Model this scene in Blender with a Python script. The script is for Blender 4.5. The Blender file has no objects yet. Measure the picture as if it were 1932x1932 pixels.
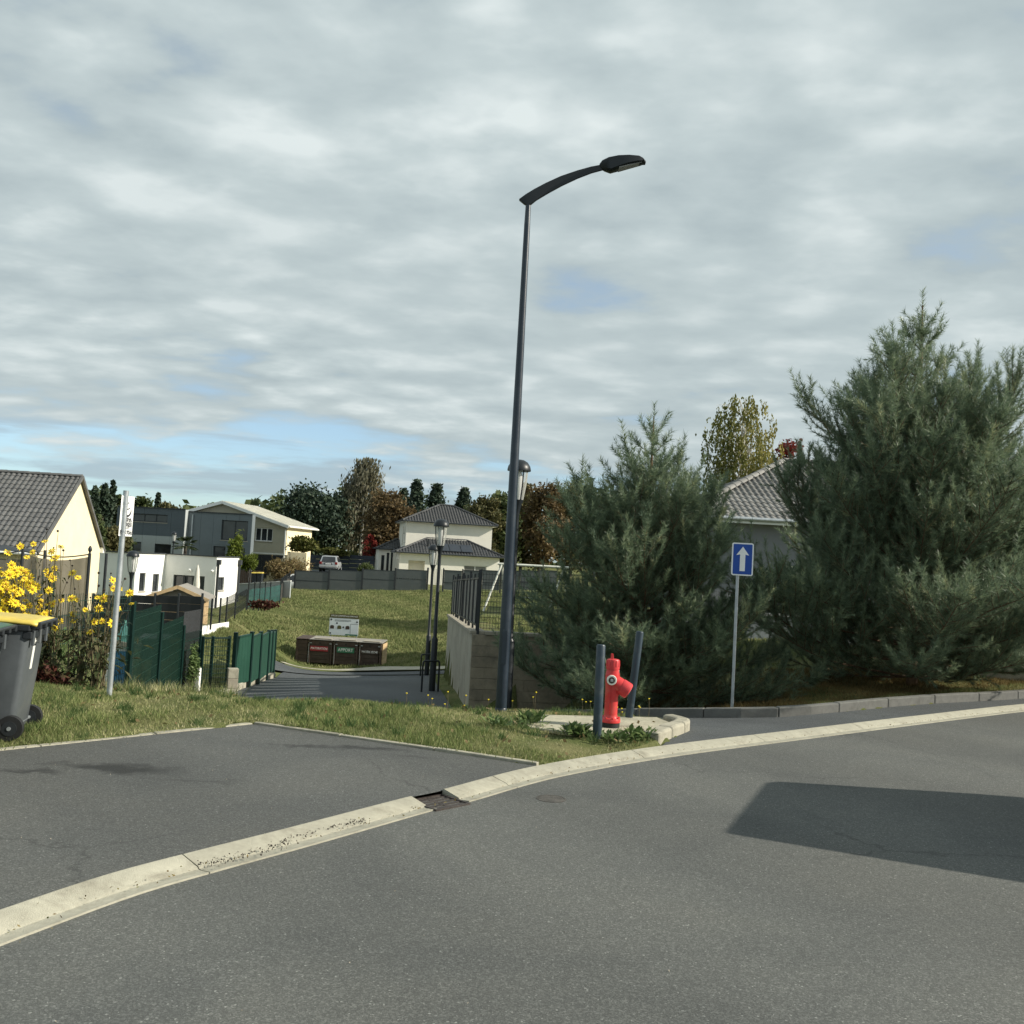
import bpy, math, random
import numpy as np
from mathutils import Vector, Matrix
random.seed(7); rng = np.random.default_rng(7)
sc = bpy.context.scene
col = sc.collection
rad = math.radians
# ------------------------------------------------------------------ camera
CAM_H, PITCH, ROLL, FPX = 1.78, rad(2.9), rad(3.1), 1780.0     # focal length in pixels of a 1932 px wide picture
Fv = np.array([0, math.cos(PITCH), math.sin(PITCH)]); U0 = np.array([0, -math.sin(PITCH), math.cos(PITCH)]); R0 = np.array([1.0, 0, 0])
Rv = R0*math.cos(ROLL)+U0*math.sin(ROLL); Uv = U0*math.cos(ROLL)-R0*math.sin(ROLL)
CAM = np.array([0, 0, CAM_H])
cd = bpy.data.cameras.new('camera'); cam = bpy.data.objects.new('camera', cd); col.objects.link(cam)
cd.sensor_width = 36; cd.lens = 36*FPX/1932; cd.clip_start = 0.1; cd.clip_end = 3000
M = Matrix.Identity(4)
for i in range(3):
    M[i][0] = Rv[i]; M[i][1] = Uv[i]; M[i][2] = -Fv[i]; M[i][3] = CAM[i]
cam.matrix_world = M; sc.camera = cam
# ------------------------------------------------------------------ sky, sun, exposure
SUN_EL, SUN_AZ = rad(30), rad(95)          # azimuth clockwise from +Y: the sun stands to the right of the view
vs = sc.view_settings; vs.view_transform = 'Standard'; vs.look = 'None'; vs.exposure = 0.80; vs.gamma = 1.0
sc.cycles.use_denoising = True; sc.cycles.max_bounces = 6; sc.cycles.transparent_max_bounces = 24
sc.cycles.sample_clamp_indirect = 4.0
w = bpy.data.worlds.new('World'); sc.world = w; w.use_nodes = True
nt = w.node_tree; nt.nodes.clear()
def N(t, **k):
    n = NT.nodes.new(t)
    for a, b in k.items(): setattr(n, a, b)
    return n
def L(a, b): NT.links.new(a, b)
def math_(op, a, b=None, clamp=False):
    n = N('ShaderNodeMath', operation=op); n.use_clamp = clamp
    for i, x in enumerate((a, b)):
        if x is None: continue
        if isinstance(x, (int, float)): n.inputs[i].default_value = x
        else: L(x, n.inputs[i])
    return n.outputs[0]
def ramp(fac, stops, interp='LINEAR'):
    n = N('ShaderNodeValToRGB'); n.color_ramp.interpolation = interp
    el = n.color_ramp.elements
    while len(el) < len(stops): el.new(0.5)
    for e, (p, c) in zip(el, stops):
        e.position = p; e.color = (c[0], c[1], c[2], 1) if isinstance(c, (tuple, list)) else (c, c, c, 1)
    if fac is not None: L(fac, n.inputs[0])
    return n.outputs[0]
def mix(fac, a, b, mode='MIX'):
    n = N('ShaderNodeMix', data_type='RGBA', blend_type=mode)
    for i, x in ((0, fac), (6, a), (7, b)):
        if isinstance(x, (int, float)): n.inputs[i].default_value = x
        elif isinstance(x, (tuple, list)): n.inputs[i].default_value = (*x[:3], 1)
        else: L(x, n.inputs[i])
    return n.outputs[2]
def noise(vec, scale, detail=4, rough=.5, dist=0., out=0):
    n = N('ShaderNodeTexNoise'); n.inputs['Scale'].default_value = scale; n.inputs['Detail'].default_value = detail
    n.inputs['Roughness'].default_value = rough; n.inputs['Distortion'].default_value = dist
    if vec is not None: L(vec, n.inputs['Vector'])
    return n.outputs[out]
NT = nt
sky = N('ShaderNodeTexSky', sky_type='NISHITA'); sky.sun_disc = False; sky.sun_elevation = SUN_EL; sky.sun_rotation = SUN_AZ
sky.air_density = 1.0; sky.dust_density = 0.6; sky.ozone_density = 1.5
tc = N('ShaderNodeTexCoord'); sep = N('ShaderNodeSeparateXYZ'); L(tc.outputs['Generated'], sep.inputs[0])
zc = math_('MAXIMUM', sep.outputs[2], 0.0)
den = math_('ADD', zc, 0.15)
comb = N('ShaderNodeCombineXYZ'); L(math_('DIVIDE', sep.outputs[0], den), comb.inputs[0]); L(math_('DIVIDE', sep.outputs[1], den), comb.inputs[1])
mp = N('ShaderNodeMapping'); mp.inputs['Scale'].default_value = (1.15, 1.45, 1); mp.inputs['Location'].default_value = (3.1, 1.7, 0); mp.inputs['Rotation'].default_value = (0, 0, rad(8))
L(comb.outputs[0], mp.inputs[0]); pv = mp.outputs[0]
n1 = noise(pv, 1.1, 7, .53, .1); n2 = noise(pv, 4.2, 6, .5, .1); n3 = noise(pv, 0.45, 3, .5)
vd = N('ShaderNodeVectorMath', operation='ADD'); vs_ = N('ShaderNodeVectorMath', operation='SCALE'); vs_.inputs['Scale'].default_value = .42
L(noise(pv, 3.2, 4, .55, 0, 1), vs_.inputs[0]); L(pv, vd.inputs[0]); L(vs_.outputs[0], vd.inputs[1])
vl = N('ShaderNodeTexVoronoi', feature='SMOOTH_F1'); vl.inputs['Scale'].default_value = 3.3; vl.inputs['Smoothness'].default_value = .8; L(vd.outputs[0], vl.inputs['Vector'])
lump = math_('SUBTRACT', 1.0, vl.outputs['Distance'])
cov = math_('ADD', math_('ADD', math_('MULTIPLY', n1, .62), math_('MULTIPLY', n2, .18)), math_('MULTIPLY', math_('SUBTRACT', lump, .12), .20))
# the cloud deck thins out towards the horizon, where a pale blue strip shows between flat bands
low = N('ShaderNodeMapRange'); low.inputs[1].default_value = .02; low.inputs[2].default_value = .115; low.inputs[3].default_value = -.27; low.inputs[4].default_value = .0
edge = noise(tc.outputs['Generated'], 2.2, 3, .5)
L(math_('ADD', math_('ADD', zc, math_('MULTIPLY', sep.outputs[0], .10)), math_('MULTIPLY', math_('SUBTRACT', edge, .5), .14)), low.inputs[0])
cov2 = math_('ADD', math_('ADD', cov, .17), low.outputs[0])
mask = ramp(cov2, [(.43, 0.), (.60, 1.)], 'EASE')
shade = math_('ADD', math_('ADD', math_('MULTIPLY', n2, .36), math_('MULTIPLY', n1, .36)), math_('MULTIPLY', math_('SUBTRACT', lump, .12), .28))
ccol = ramp(shade, [(.37, (2.65, 3.15, 3.3)), (.49, (3.4, 3.92, 4.0)), (.61, (4.6, 5.05, 5.05))])
ccol = mix(ramp(n3, [(.40, .0), (.62, .5)]), ccol, (2.8, 3.3, 3.42))
skyc = mix(.22, mix(1.0, sky.outputs[0], (.94, .99, 1.02), 'MULTIPLY'), (2.9, 3.4, 3.6))
skyc = mix(ramp(zc, [(0., 1.), (.2, 0.)]), skyc, mix(1.0, skyc, (.80, .93, 1.08), 'MULTIPLY'))
mp2 = N('ShaderNodeMapping'); mp2.inputs['Scale'].default_value = (2.6, 2.6, 26); L(tc.outputs['Generated'], mp2.inputs[0])
bank = math_('MULTIPLY', ramp(noise(mp2.outputs[0], 1.3, 6, .55, .2), [(.47, 0.), (.60, .75)], 'EASE'), ramp(zc, [(.0, 1.), (.10, .9), (.17, 0.)]))
skyc = mix(bank, skyc, (2.35, 2.85, 3.2))
bgc = mix(mask, skyc, ccol)
bg = N('ShaderNodeBackground'); bg.inputs[1].default_value = 0.095; L(bgc, bg.inputs[0])
wo = N('ShaderNodeOutputWorld'); L(bg.outputs[0], wo.inputs[0])
sd = bpy.data.lights.new('sun', 'SUN'); sd.energy = 3.7; sd.angle = rad(0.55); sd.color = (1.0, .93, .80)
so = bpy.data.objects.new('sun', sd); col.objects.link(so)
sv = Vector((math.sin(SUN_AZ)*math.cos(SUN_EL), math.cos(SUN_AZ)*math.cos(SUN_EL), math.sin(SUN_EL)))
so.rotation_euler = sv.to_track_quat('Z', 'Y').to_euler(); so.location = (30, 0, 30)
# ------------------------------------------------------------------ pixel helpers (1932 px wide picture)
def ray(u, v): return Fv+(u-966)/FPX*Rv+(966-v)/FPX*Uv
def at(u, v, D):
    d = ray(u, v); return CAM+d*D/d[1]
def gnd(u, v, z=0.):
    d = ray(u, v); return CAM+d*(z-CAM_H)/d[2]
def proj(P):
    q = np.asarray(P, float)-CAM; dd = q@Fv
    return 966+FPX*(q@Rv)/dd, 966-FPX*(q@Uv)/dd, dd
# ------------------------------------------------------------------ materials
def newmat(name):
    global NT
    m = bpy.data.materials.new(name); m.use_nodes = True; NT = m.node_tree; NT.nodes.clear()
    return m
def out(sh, disp=None):
    o = N('ShaderNodeOutputMaterial'); L(sh, o.inputs[0])
def principled(colr, rough=.6, metal=0., spec=.5, normal=None, alpha=None):
    p = N('ShaderNodeBsdfPrincipled')
    for k, x in (('Base Color', colr), ('Roughness', rough), ('Metallic', metal), ('Specular IOR Level', spec), ('Normal', normal), ('Alpha', alpha)):
        if x is None: continue
        if isinstance(x, (int, float)): p.inputs[k].default_value = x
        elif isinstance(x, (tuple, list)): p.inputs[k].default_value = (*x[:3], 1)
        else: L(x, p.inputs[k])
    return p.outputs[0]
def bumpn(h, strength=.3, dist=.02):
    b = N('ShaderNodeBump'); b.inputs['Strength'].default_value = strength; b.inputs['Distance'].default_value = dist; L(h, b.inputs['Height'])
    return b.outputs[0]
def pos():
    return N('ShaderNodeNewGeometry').outputs['Position']
def objrand(): return N('ShaderNodeObjectInfo').outputs['Random']
MATS = {}
def pmat(name, c, rough=.6, var=.12, scale=2.5, bump=0., bscale=60, metal=0., spec=.4, orand=.0, dirt=None, grime=0.):
    m = newmat(name); P = pos()
    n = noise(P, scale, 5, .6); n = math_('ADD', math_('MULTIPLY', n, .7), math_('MULTIPLY', noise(P, scale*9, 3), .3))
    a = tuple(x*(1-var*1.6) for x in c); b = tuple(min(1, x*(1+var*1.6)) for x in c)
    cc = ramp(n, [(.3, a), (.7, b)])
    if orand: cc = mix(orand, cc, ramp(objrand(), [(0, tuple(x*.55 for x in c)), (1, tuple(min(1, x*1.5) for x in c))]))
    if dirt: cc = mix(ramp(noise(P, scale*.7+.9, 6, .65, .4), [(.5, 0), (.72, grime)]), cc, dirt)
    nn = bumpn(noise(P, bscale, 5, .6), bump, .02) if bump else None
    out(principled(cc, ramp(n, [(.2, max(.03, rough-.08)), (.8, min(1, rough+.08))]), metal, spec, nn))
    MATS[name] = m; return m
def leafmat(name, cols, trans=.3, rough=.6, spec=.25, mott=.35):
    m = newmat(name); a = N('ShaderNodeAttribute'); a.attribute_name = 'rnd'
    k = len(cols); cc = ramp(a.outputs['Fac'], [(i/(k-1), c) for i, c in enumerate(cols)])
    cc = mix(ramp(noise(pos(), 1.1, 3), [(.35, 0), (.65, mott)]), cc, tuple(x*.6 for x in cols[0]))
    p = principled(cc, rough, 0, spec)
    t = N('ShaderNodeBsdfTranslucent'); L(cc, t.inputs[0])
    ms = N('ShaderNodeMixShader'); ms.inputs[0].default_value = trans; L(p, ms.inputs[1]); L(t.outputs[0], ms.inputs[2])
    out(ms.outputs[0]); MATS[name] = m; return m
def asphalt(name, base, lite, stains=()):
    m = newmat(name); P = pos()
    vo = N('ShaderNodeTexVoronoi'); vo.inputs['Scale'].default_value = 130; L(P, vo.inputs['Vector'])
    g = N('ShaderNodeSeparateColor'); L(vo.outputs['Color'], g.inputs[0])
    ag = ramp(g.outputs[0], [(0, tuple(x*.55 for x in base)), (.6, base), (.93, lite), (.99, tuple(x*1.25 for x in lite)), (1., tuple(min(.8, x*2.4) for x in lite))])
    fine = noise(P, 240, 3, .7)
    ag = mix(.4, ag, ramp(fine, [(.3, tuple(x*.55 for x in base)), (.7, lite)]))
    big = noise(P, .55, 6, .62, .6)
    ag = mix(1., ag, ramp(big, [(.3, (.80, .81, .83)), (.5, (1, 1, 1)), (.72, (1.13, 1.11, 1.08))]), 'MULTIPLY')
    ag = mix(ramp(noise(P, 2.6, 6, .7, .5), [(.62, 0), (.8, .28)]), ag, tuple(x*.6 for x in base))
    ve = N('ShaderNodeTexVoronoi', feature='DISTANCE_TO_EDGE'); ve.inputs['Scale'].default_value = .42
    va = N('ShaderNodeVectorMath', operation='ADD'); vb = N('ShaderNodeVectorMath', operation='SCALE'); vb.inputs['Scale'].default_value = .55; L(noise(P, 1.6, 6, .65, 0, 1), vb.inputs[0]); L(P, va.inputs[0]); L(vb.outputs[0], va.inputs[1]); L(va.outputs[0], ve.inputs['Vector'])
    crk = math_('MULTIPLY', ramp(ve.outputs['Distance'], [(0, 1.), (.0035, .6), (.007, 0.)]), ramp(noise(P, .5, 3), [(.50, 0.), (.60, .55)]))
    ag = mix(crk, ag, tuple(x*.35 for x in base))
    wear = N('ShaderNodeTexWave', wave_type='BANDS', bands_direction='DIAGONAL'); wear.inputs['Scale'].default_value = .16; wear.inputs['Distortion'].default_value = 2.5; wear.inputs['Detail'].default_value = 3; wear.inputs['Detail Scale'].default_value = .6; L(P, wear.inputs['Vector'])
    ag = mix(1., ag, ramp(wear.outputs['Fac'], [(.2, (.93, .93, .93)), (.8, (1.07, 1.07, 1.065))]), 'MULTIPLY')
    for (sx, sy, rx, ry, s) in stains:
        mpn = N('ShaderNodeMapping'); mpn.vector_type = 'POINT'
        mpn.inputs['Location'].default_value = (-sx/rx, -sy/ry, 0); mpn.inputs['Scale'].default_value = (1/rx, 1/ry, 0)
        ad = N('ShaderNodeVectorMath', operation='ADD'); L(P, ad.inputs[0])
        sc_ = N('ShaderNodeVectorMath', operation='SCALE'); sc_.inputs['Scale'].default_value = .5
        sb = N('ShaderNodeVectorMath', operation='SUBTRACT'); L(noise(P, 4.5, 5, .6, 0, 1), sb.inputs[0]); sb.inputs[1].default_value = (.5, .5, .5)
        L(sb.outputs[0], sc_.inputs[0]); L(sc_.outputs[0], ad.inputs[1]); L(ad.outputs[0], mpn.inputs[0])
        ln = N('ShaderNodeVectorMath', operation='LENGTH'); L(mpn.outputs[0], ln.inputs[0])
        ag = mix(ramp(ln.outputs['Value'], [(.35, s), (.95, 0)]), ag, tuple(x*.30 for x in base))
    bn = bumpn(math_('ADD', g.outputs[1], fine), .55, .006)
    out(principled(ag, .82, 0, .35, bn)); MATS[name] = m; return m
asphalt('asphalt_road', (.095, .099, .094), (.158, .163, .153))
asphalt('asphalt_bay', (.084, .087, .083), (.138, .142, .135), [(-2.9, 7.28, .66, .20, .95), (-3.45, 7.05, .30, .09, .8), (-2.2, 7.05, .5, .07, .4), (-1.2, 8.5, .5, .12, .8), (-1.75, 8.45, .4, .08, .75), (-.75, 8.3, .3, .07, .4)])
asphalt('asphalt_lane', (.070, .078, .082), (.13, .14, .145))
pmat('gutter_concrete', (.37, .355, .285), .85, .16, 3.0, .5, 140, dirt=(.16, .145, .11), grime=.7, orand=.12)
pmat('kerb_concrete', (.36, .34, .27), .85, .15, 3.5, .45, 120, dirt=(.15, .14, .11), grime=.7, orand=.12)
pmat('dark_kerb', (.15, .15, .14), .9, .2, 3, .4, 90, dirt=(.08, .08, .07), grime=.7, orand=.15)
pmat('slab_concrete', (.42, .395, .30), .85, .18, 2.2, .5, 70, dirt=(.17, .16, .12), grime=.75)
pmat('cover_iron', (.075, .07, .062), .75, .35, 14, .5, 90)
pmat('iron', (.06, .05, .045), .6, .3, 9, .4, 80, metal=.3)
pmat('navy_paint', (.014, .024, .038), .36, .12, 3, .05, 200, spec=.5, dirt=(.12, .13, .13), grime=.18)
pmat('bollard_paint', (.022, .040, .058), .42, .14, 5, .08, 120, spec=.5, dirt=(.16, .17, .16), grime=.35)
pmat('lamp_black', (.012, .016, .020), .4, .1, 3)
pmat('hydrant_red', (.56, .036, .038), .32, .08, 6, .04, 90, spec=.5, dirt=(.50, .13, .11), grime=.5)
pmat('hydrant_cap_red', (.55, .045, .05), .45, .12, 9, .05, 90)
pmat('white_label', (.78, .78, .72), .5, .05, 9)
pmat('black_rubber', (.015, .016, .017), .7, .2, 8)
pmat('galvanised', (.42, .45, .47), .42, .14, 6, .05, 60, metal=.55)
pmat('sign_white', (.78, .79, .78), .4, .04, 8)
pmat('sign_blue', (.008, .06, .32), .35, .05, 8)
pmat('ink_black', (.03, .03, .035), .6, .05, 8)
pmat('bin_grey', (.075, .085, .092), .45, .12, 2.5, .06, 150, dirt=(.2, .2, .18), grime=.25)
pmat('bin_dark', (.022, .026, .030), .5, .15, 4)
pmat('bin_yellow', (.60, .46, .09), .42, .1, 4, dirt=(.3, .22, .06), grime=.35)
pmat('bin_green', (.035, .085, .055), .42, .1, 4)
pmat('fence_green', (.009, .040, .029), .42, .1, 4, spec=.5)
pmat('post_green', (.003, .020, .017), .42, .1, 4)
pmat('panel_green', (.013, .055, .037), .5, .12, 1.5, orand=.12)
pmat('cream_render', (.80, .70, .47), .9, .05, 1.2, .25, 160, dirt=(.6, .52, .36), grime=.25)
pmat('white_render', (.80, .80, .77), .9, .03, 1.0, .2, 160, dirt=(.6, .6, .57), grime=.2)
pmat('hip_render', (.80, .77, .68), .9, .03, 1.0, .2, 160, dirt=(.6, .57, .5), grime=.2)
pmat('grey_render', (.20, .21, .23), .9, .05, 1.0, .2, 120)
pmat('beige_render', (.40, .38, .30), .9, .06, 1.0, .2, 120)
pmat('dark_cladding', (.085, .105, .12), .55, .07, .8, orand=.1)
pmat('mid_cladding', (.14, .165, .18), .55, .06, .8, orand=.08)
pmat('light_cladding', (.36, .39, .39), .6, .05, .8, orand=.06)
pmat('fascia_white', (.72, .73, .70), .6, .05, 2)
pmat('metal_roof', (.74, .72, .64), .5, .06, .8, dirt=(.5, .48, .4), grime=.3)
pmat('tile_dark', (.050, .052, .055), .62, .2, 3, .2, 60, orand=.3, dirt=(.11, .11, .1), grime=.3)
pmat('tile_grey', (.105, .105, .105), .65, .2, 3, .2, 60, orand=.3, dirt=(.17, .17, .15), grime=.3)
pmat('tile_pale', (.19, .185, .175), .65, .2, 3, .2, 60, orand=.3, dirt=(.25, .24, .21), grime=.3)
pmat('frame_dark', (.035, .04, .045), .5, .08, 3)
pmat('frame_white', (.75, .76, .74), .5, .05, 3)
pmat('grey_fence', (.105, .118, .118), .55, .08, 1.2, orand=.10, dirt=(.2, .2, .19), grime=.2)
pmat('dark_boards', (.020, .022, .025), .6, .2, 1.5, orand=.15)
pmat('navy_boards', (.030, .038, .050), .6, .15, 1.5, orand=.1)
pmat('brown_wood', (.062, .042, .032), .75, .25, 5, .3, 50, orand=.25, dirt=(.11, .09, .075), grime=.5)
pmat('pale_wood', (.50, .36, .20), .75, .18, 4, .2, 50, orand=.2)
pmat('shed_roof', (.24, .225, .20), .85, .12, 2)
pmat('block_wall', (.29, .25, .185), .92, .18, 2.5, .5, 60, orand=.18, dirt=(.09, .085, .07), grime=.6)
pmat('wall_render', (.38, .35, .28), .92, .1, 1.5, .3, 80, dirt=(.14, .13, .11), grime=.55)
pmat('cap_stone', (.33, .30, .24), .9, .15, 3, .3, 80, orand=.1)
pmat('rail_dark', (.022, .026, .030), .45, .12, 3)
pmat('rail_slat', (.12, .125, .125), .5, .1, 3)
pmat('car_silver', (.52, .54, .55), .3, .04, 3, metal=.5)
pmat('car_white', (.74, .75, .74), .3, .04, 3)
pmat('tail_red', (.22, .02, .02), .25, .1, 8)
pmat('van_paint', (.60, .61, .62), .35, .05, 2)
pmat('banner_red', (.30, .02, .03), .5, .08, 5)
pmat('banner_green', (.03, .16, .085), .5, .08, 5)
pmat('board_olive', (.10, .095, .03), .6, .1, 5)
pmat('board_white', (.74, .79, .80), .5, .04, 5)
pmat('petal', (.86, .66, .04), .6, .1, 40)
pmat('disc', (.42, .22, .02), .8, .2, 90)
pmat('stem', (.12, .10, .055), .8, .2, 20)
pmat('seed', (.035, .026, .02), .9, .2, 60)
pmat('bark_pine', (.14, .085, .05), .9, .3, 8, .6, 40)
pmat('bark_dark', (.06, .05, .04), .9, .3, 6, .5, 40)
pmat('bark_birch', (.55, .53, .47), .8, .25, 5, .3, 30, dirt=(.05, .05, .05), grime=.8)
pmat('teal_paint', (.16, .42, .36), .6, .1, 8)
pmat('blue_tile', (.05, .16, .30), .4, .35, 14)
pmat('swing_pole', (.70, .70, .62), .6, .1, 4)
pmat('parasol', (.60, .58, .52), .8, .1, 4)
def mk_glass(name, c, rough=.06):
    m = newmat(name); out(principled(mix(ramp(noise(pos(), .8, 3), [(.4, 0), (.6, 1)]), c, tuple(x*1.8 for x in c)), rough, 0, .6)); MATS[name] = m
mk_glass('glass_dark', (.022, .025, .028)); mk_glass('glass_curtain', (.16, .16, .15), .15)
m = newmat('lamp_glass'); tr = N('ShaderNodeBsdfTransparent'); gl = principled((.55, .56, .52), .12, 0, .6)
ms = N('ShaderNodeMixShader'); lw = N('ShaderNodeLayerWeight'); lw.inputs[0].default_value = .45
L(ramp(lw.outputs['Facing'], [(.2, .30), (.8, .75)]), ms.inputs[0]); L(tr.outputs[0], ms.inputs[1]); L(gl, ms.inputs[2]); out(ms.outputs[0]); MATS['lamp_glass'] = m
def screenmat(name, c, op):
    m = newmat(name); t = N('ShaderNodeBsdfTransparent'); p = principled(mix(ramp(noise(pos(), 1.7, 4), [(.4, 0), (.65, 1)]), c, tuple(x*1.5 for x in c)), .8)
    s = N('ShaderNodeMixShader'); s.inputs[0].default_value = op; L(t.outputs[0], s.inputs[1]); L(p, s.inputs[2]); out(s.outputs[0]); MATS[name] = m
screenmat('screen_green', (.008, .030, .021), .5); screenmat('screen_teal', (.012, .062, .055), .8); screenmat('screen_black', (.02, .022, .024), .8)
screenmat('screen_grey', (.11, .10, .085), .9)
# lawn: turf colours in patches, straw where it is dry
def lawn(name, g1, g2, straw, amount, fine=34):
    m = newmat(name); P = pos()
    a = noise(P, fine, 4, .7); b = noise(P, 1.3, 5, .6, .4); c = noise(P, .33, 4, .55)
    cc = mix(ramp(a, [(.3, 0), (.7, 1)]), g1, g2)
    cc = mix(ramp(math_('ADD', math_('MULTIPLY', b, .6), math_('MULTIPLY', c, .4)), [(.42, 0), (.66, amount)]), cc, straw)
    out(principled(cc, .95, 0, .1, bumpn(math_('ADD', a, math_('MULTIPLY', b, 1.5)), .8, .05))); MATS[name] = m
lawn('ground_turf', (.07, .092, .03), (.14, .16, .058), (.24, .215, .11), .7)
leafmat('blade', [(.10, .15, .045), (.175, .225, .078), (.26, .285, .115), (.44, .41, .22), (.60, .55, .34)], .35, .7, .15)
leafmat('blade_hill', [(.12, .16, .058), (.19, .225, .09), (.28, .285, .13), (.40, .37, .20)], .3, .8, .1)
leafmat('blade_litter', [(.09, .065, .028), (.19, .135, .055), (.27, .21, .09), (.17, .18, .055)], .15, .8, .1)
leafmat('needles', [(.075, .115, .078), (.145, .200, .125), (.225, .285, .170), (.34, .36, .20)], .35, .45, .4, .1)
leafmat('needles_far', [(.026, .044, .032), (.046, .072, .046), (.08, .108, .06)], .12, .6)
leafmat('leaf_green', [(.038, .056, .022), (.072, .098, .034), (.12, .145, .05)], .25)
leafmat('leaf_olive', [(.06, .064, .026), (.11, .105, .042), (.17, .15, .06)], .25)
leafmat('leaf_rust', [(.078, .058, .030), (.145, .10, .046), (.21, .155, .065)], .25)
leafmat('leaf_red', [(.08, .012, .012), (.22, .03, .025), (.30, .08, .04)], .3)
leafmat('leaf_birch', [(.11, .125, .03), (.22, .215, .055), (.34, .29, .085)], .35)
leafmat('leaf_birch_grey', [(.10, .10, .075), (.16, .155, .10), (.22, .20, .12)], .3)
leafmat('leaf_lime', [(.06, .09, .012), (.13, .17, .025), (.20, .24, .05)], .35)
leafmat('leaf_plant', [(.035, .05, .02), (.075, .09, .035), (.15, .15, .075), (.10, .065, .04)], .3)
leafmat('leaf_weed', [(.06, .11, .035), (.125, .19, .065), (.21, .27, .11)], .35, .6, .25, .1)
leafmat('leaf_wine', [(.05, .015, .012), (.10, .03, .02), (.08, .07, .03)], .25)
leafmat('leaf_vine', [(.06, .075, .015), (.12, .13, .03), (.18, .17, .05)], .3)
leafmat('leaf_pampas', [(.16, .12, .055), (.26, .19, .09), (.14, .13, .05)], .3)
# ------------------------------------------------------------------ mesh helpers
class MB:
    def __init__(s): s.v = []; s.f = []; s.m = []; s.mi = 0
    def add(s, vs, fs):
        o = len(s.v); s.v += [tuple(map(float, p)) for p in vs]; s.f += [tuple(i+o for i in f) for f in fs]; s.m += [s.mi]*len(fs); return s
    def box(s, x0, y0, z0, x1, y1, z1):
        return s.add([(x0, y0, z0), (x1, y0, z0), (x1, y1, z0), (x0, y1, z0), (x0, y0, z1), (x1, y0, z1), (x1, y1, z1), (x0, y1, z1)],
                     [(0, 3, 2, 1), (4, 5, 6, 7), (0, 1, 5, 4), (1, 2, 6, 5), (2, 3, 7, 6), (3, 0, 4, 7)])
    def hexa(s, p):          # bottom ring of 4, top ring of 4
        return s.add(p, [(0, 3, 2, 1), (4, 5, 6, 7), (0, 1, 5, 4), (1, 2, 6, 5), (2, 3, 7, 6), (3, 0, 4, 7)])
    def bar(s, a, b, w, h=None, up=(0, 0, 1)):   # square bar from a to b
        a = Vector(a); b = Vector(b); d = (b-a).normalized(); h = w if h is None else h
        x = d.cross(Vector(up))
        if x.length < 1e-4: x = d.cross(Vector((1, 0, 0)))
        x.normalize(); y = x.cross(d); x *= w/2; y *= h/2
        return s.hexa([a-x-y, a+x-y, a+x+y, a-x+y, b-x-y, b+x-y, b+x+y, b-x+y])
    def tube(s, pts, r, n=8, caps=True):
        pts = [Vector(p) for p in pts]; rs = r if isinstance(r, (list, tuple)) else [r]*len(pts)
        o = []; prev = None
        for i, p in enumerate(pts):
            d = (pts[min(i+1, len(pts)-1)]-pts[max(i-1, 0)]).normalized()
            if prev is None:
                x = d.cross(Vector((0, 1, 0)))
                if x.length < .1: x = d.cross(Vector((1, 0, 0)))
            else: x = prev-d*prev.dot(d)
            x.normalize(); prev = x; y = d.cross(x)
            o += [p+(x*math.cos(2*math.pi*k/n)+y*math.sin(2*math.pi*k/n))*rs[i] for k in range(n)]
        fs = [(i*n+k, i*n+(k+1) % n, (i+1)*n+(k+1) % n, (i+1)*n+k) for i in range(len(pts)-1) for k in range(n)]
        if caps: fs += [tuple(range(n-1, -1, -1)), tuple((len(pts)-1)*n+k for k in range(n))]
        return s.add(o, fs)
    def lathe(s, prof, n=20, c=(0, 0, 0), caps=True):
        o = [(c[0]+r*math.cos(2*math.pi*k/n), c[1]+r*math.sin(2*math.pi*k/n), c[2]+z) for r, z in prof for k in range(n)]
        fs = [(i*n+k, i*n+(k+1) % n, (i+1)*n+(k+1) % n, (i+1)*n+k) for i in range(len(prof)-1) for k in range(n)]
        if caps: fs += [tuple(range(n-1, -1, -1)), tuple((len(prof)-1)*n+k for k in range(n))]
        return s.add(o, fs)
    def prism(s, pts, off):  # flat polygon pushed along off
        n = len(pts); off = Vector(off); pts = [Vector(p) for p in pts]
        return s.add(pts+[p+off for p in pts], [tuple(range(n-1, -1, -1)), tuple(range(n, 2*n))]+[(k, (k+1) % n, n+(k+1) % n, n+k) for k in range(n)])
    def quad(s, a, b, c, d): return s.add([a, b, c, d], [(0, 1, 2, 3)])
    def mesh(s, name, mats, smooth=None):
        me = bpy.data.meshes.new(name); me.from_pydata(s.v, [], s.f)
        for m in (mats if isinstance(mats, (list, tuple)) else [mats]): me.materials.append(MATS[m])
        if len(set(s.m)) > 1: me.polygons.foreach_set('material_index', s.m)
        if smooth:
            me.polygons.foreach_set('use_smooth', [True]*len(s.f)); me.set_sharp_from_angle(angle=rad(smooth))
        me.update(); return me
    def build(s, name, mats, parent=None, smooth=None, bevel=0.):
        o = bpy.data.objects.new(name, s.mesh(name, mats, smooth)); col.objects.link(o)
        if parent is not None: o.parent = parent
        if bevel:
            b = o.modifiers.new('edge', 'BEVEL'); b.width = bevel; b.segments = 2; b.limit_method = 'ANGLE'; b.angle_limit = rad(40)
        return o
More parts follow.
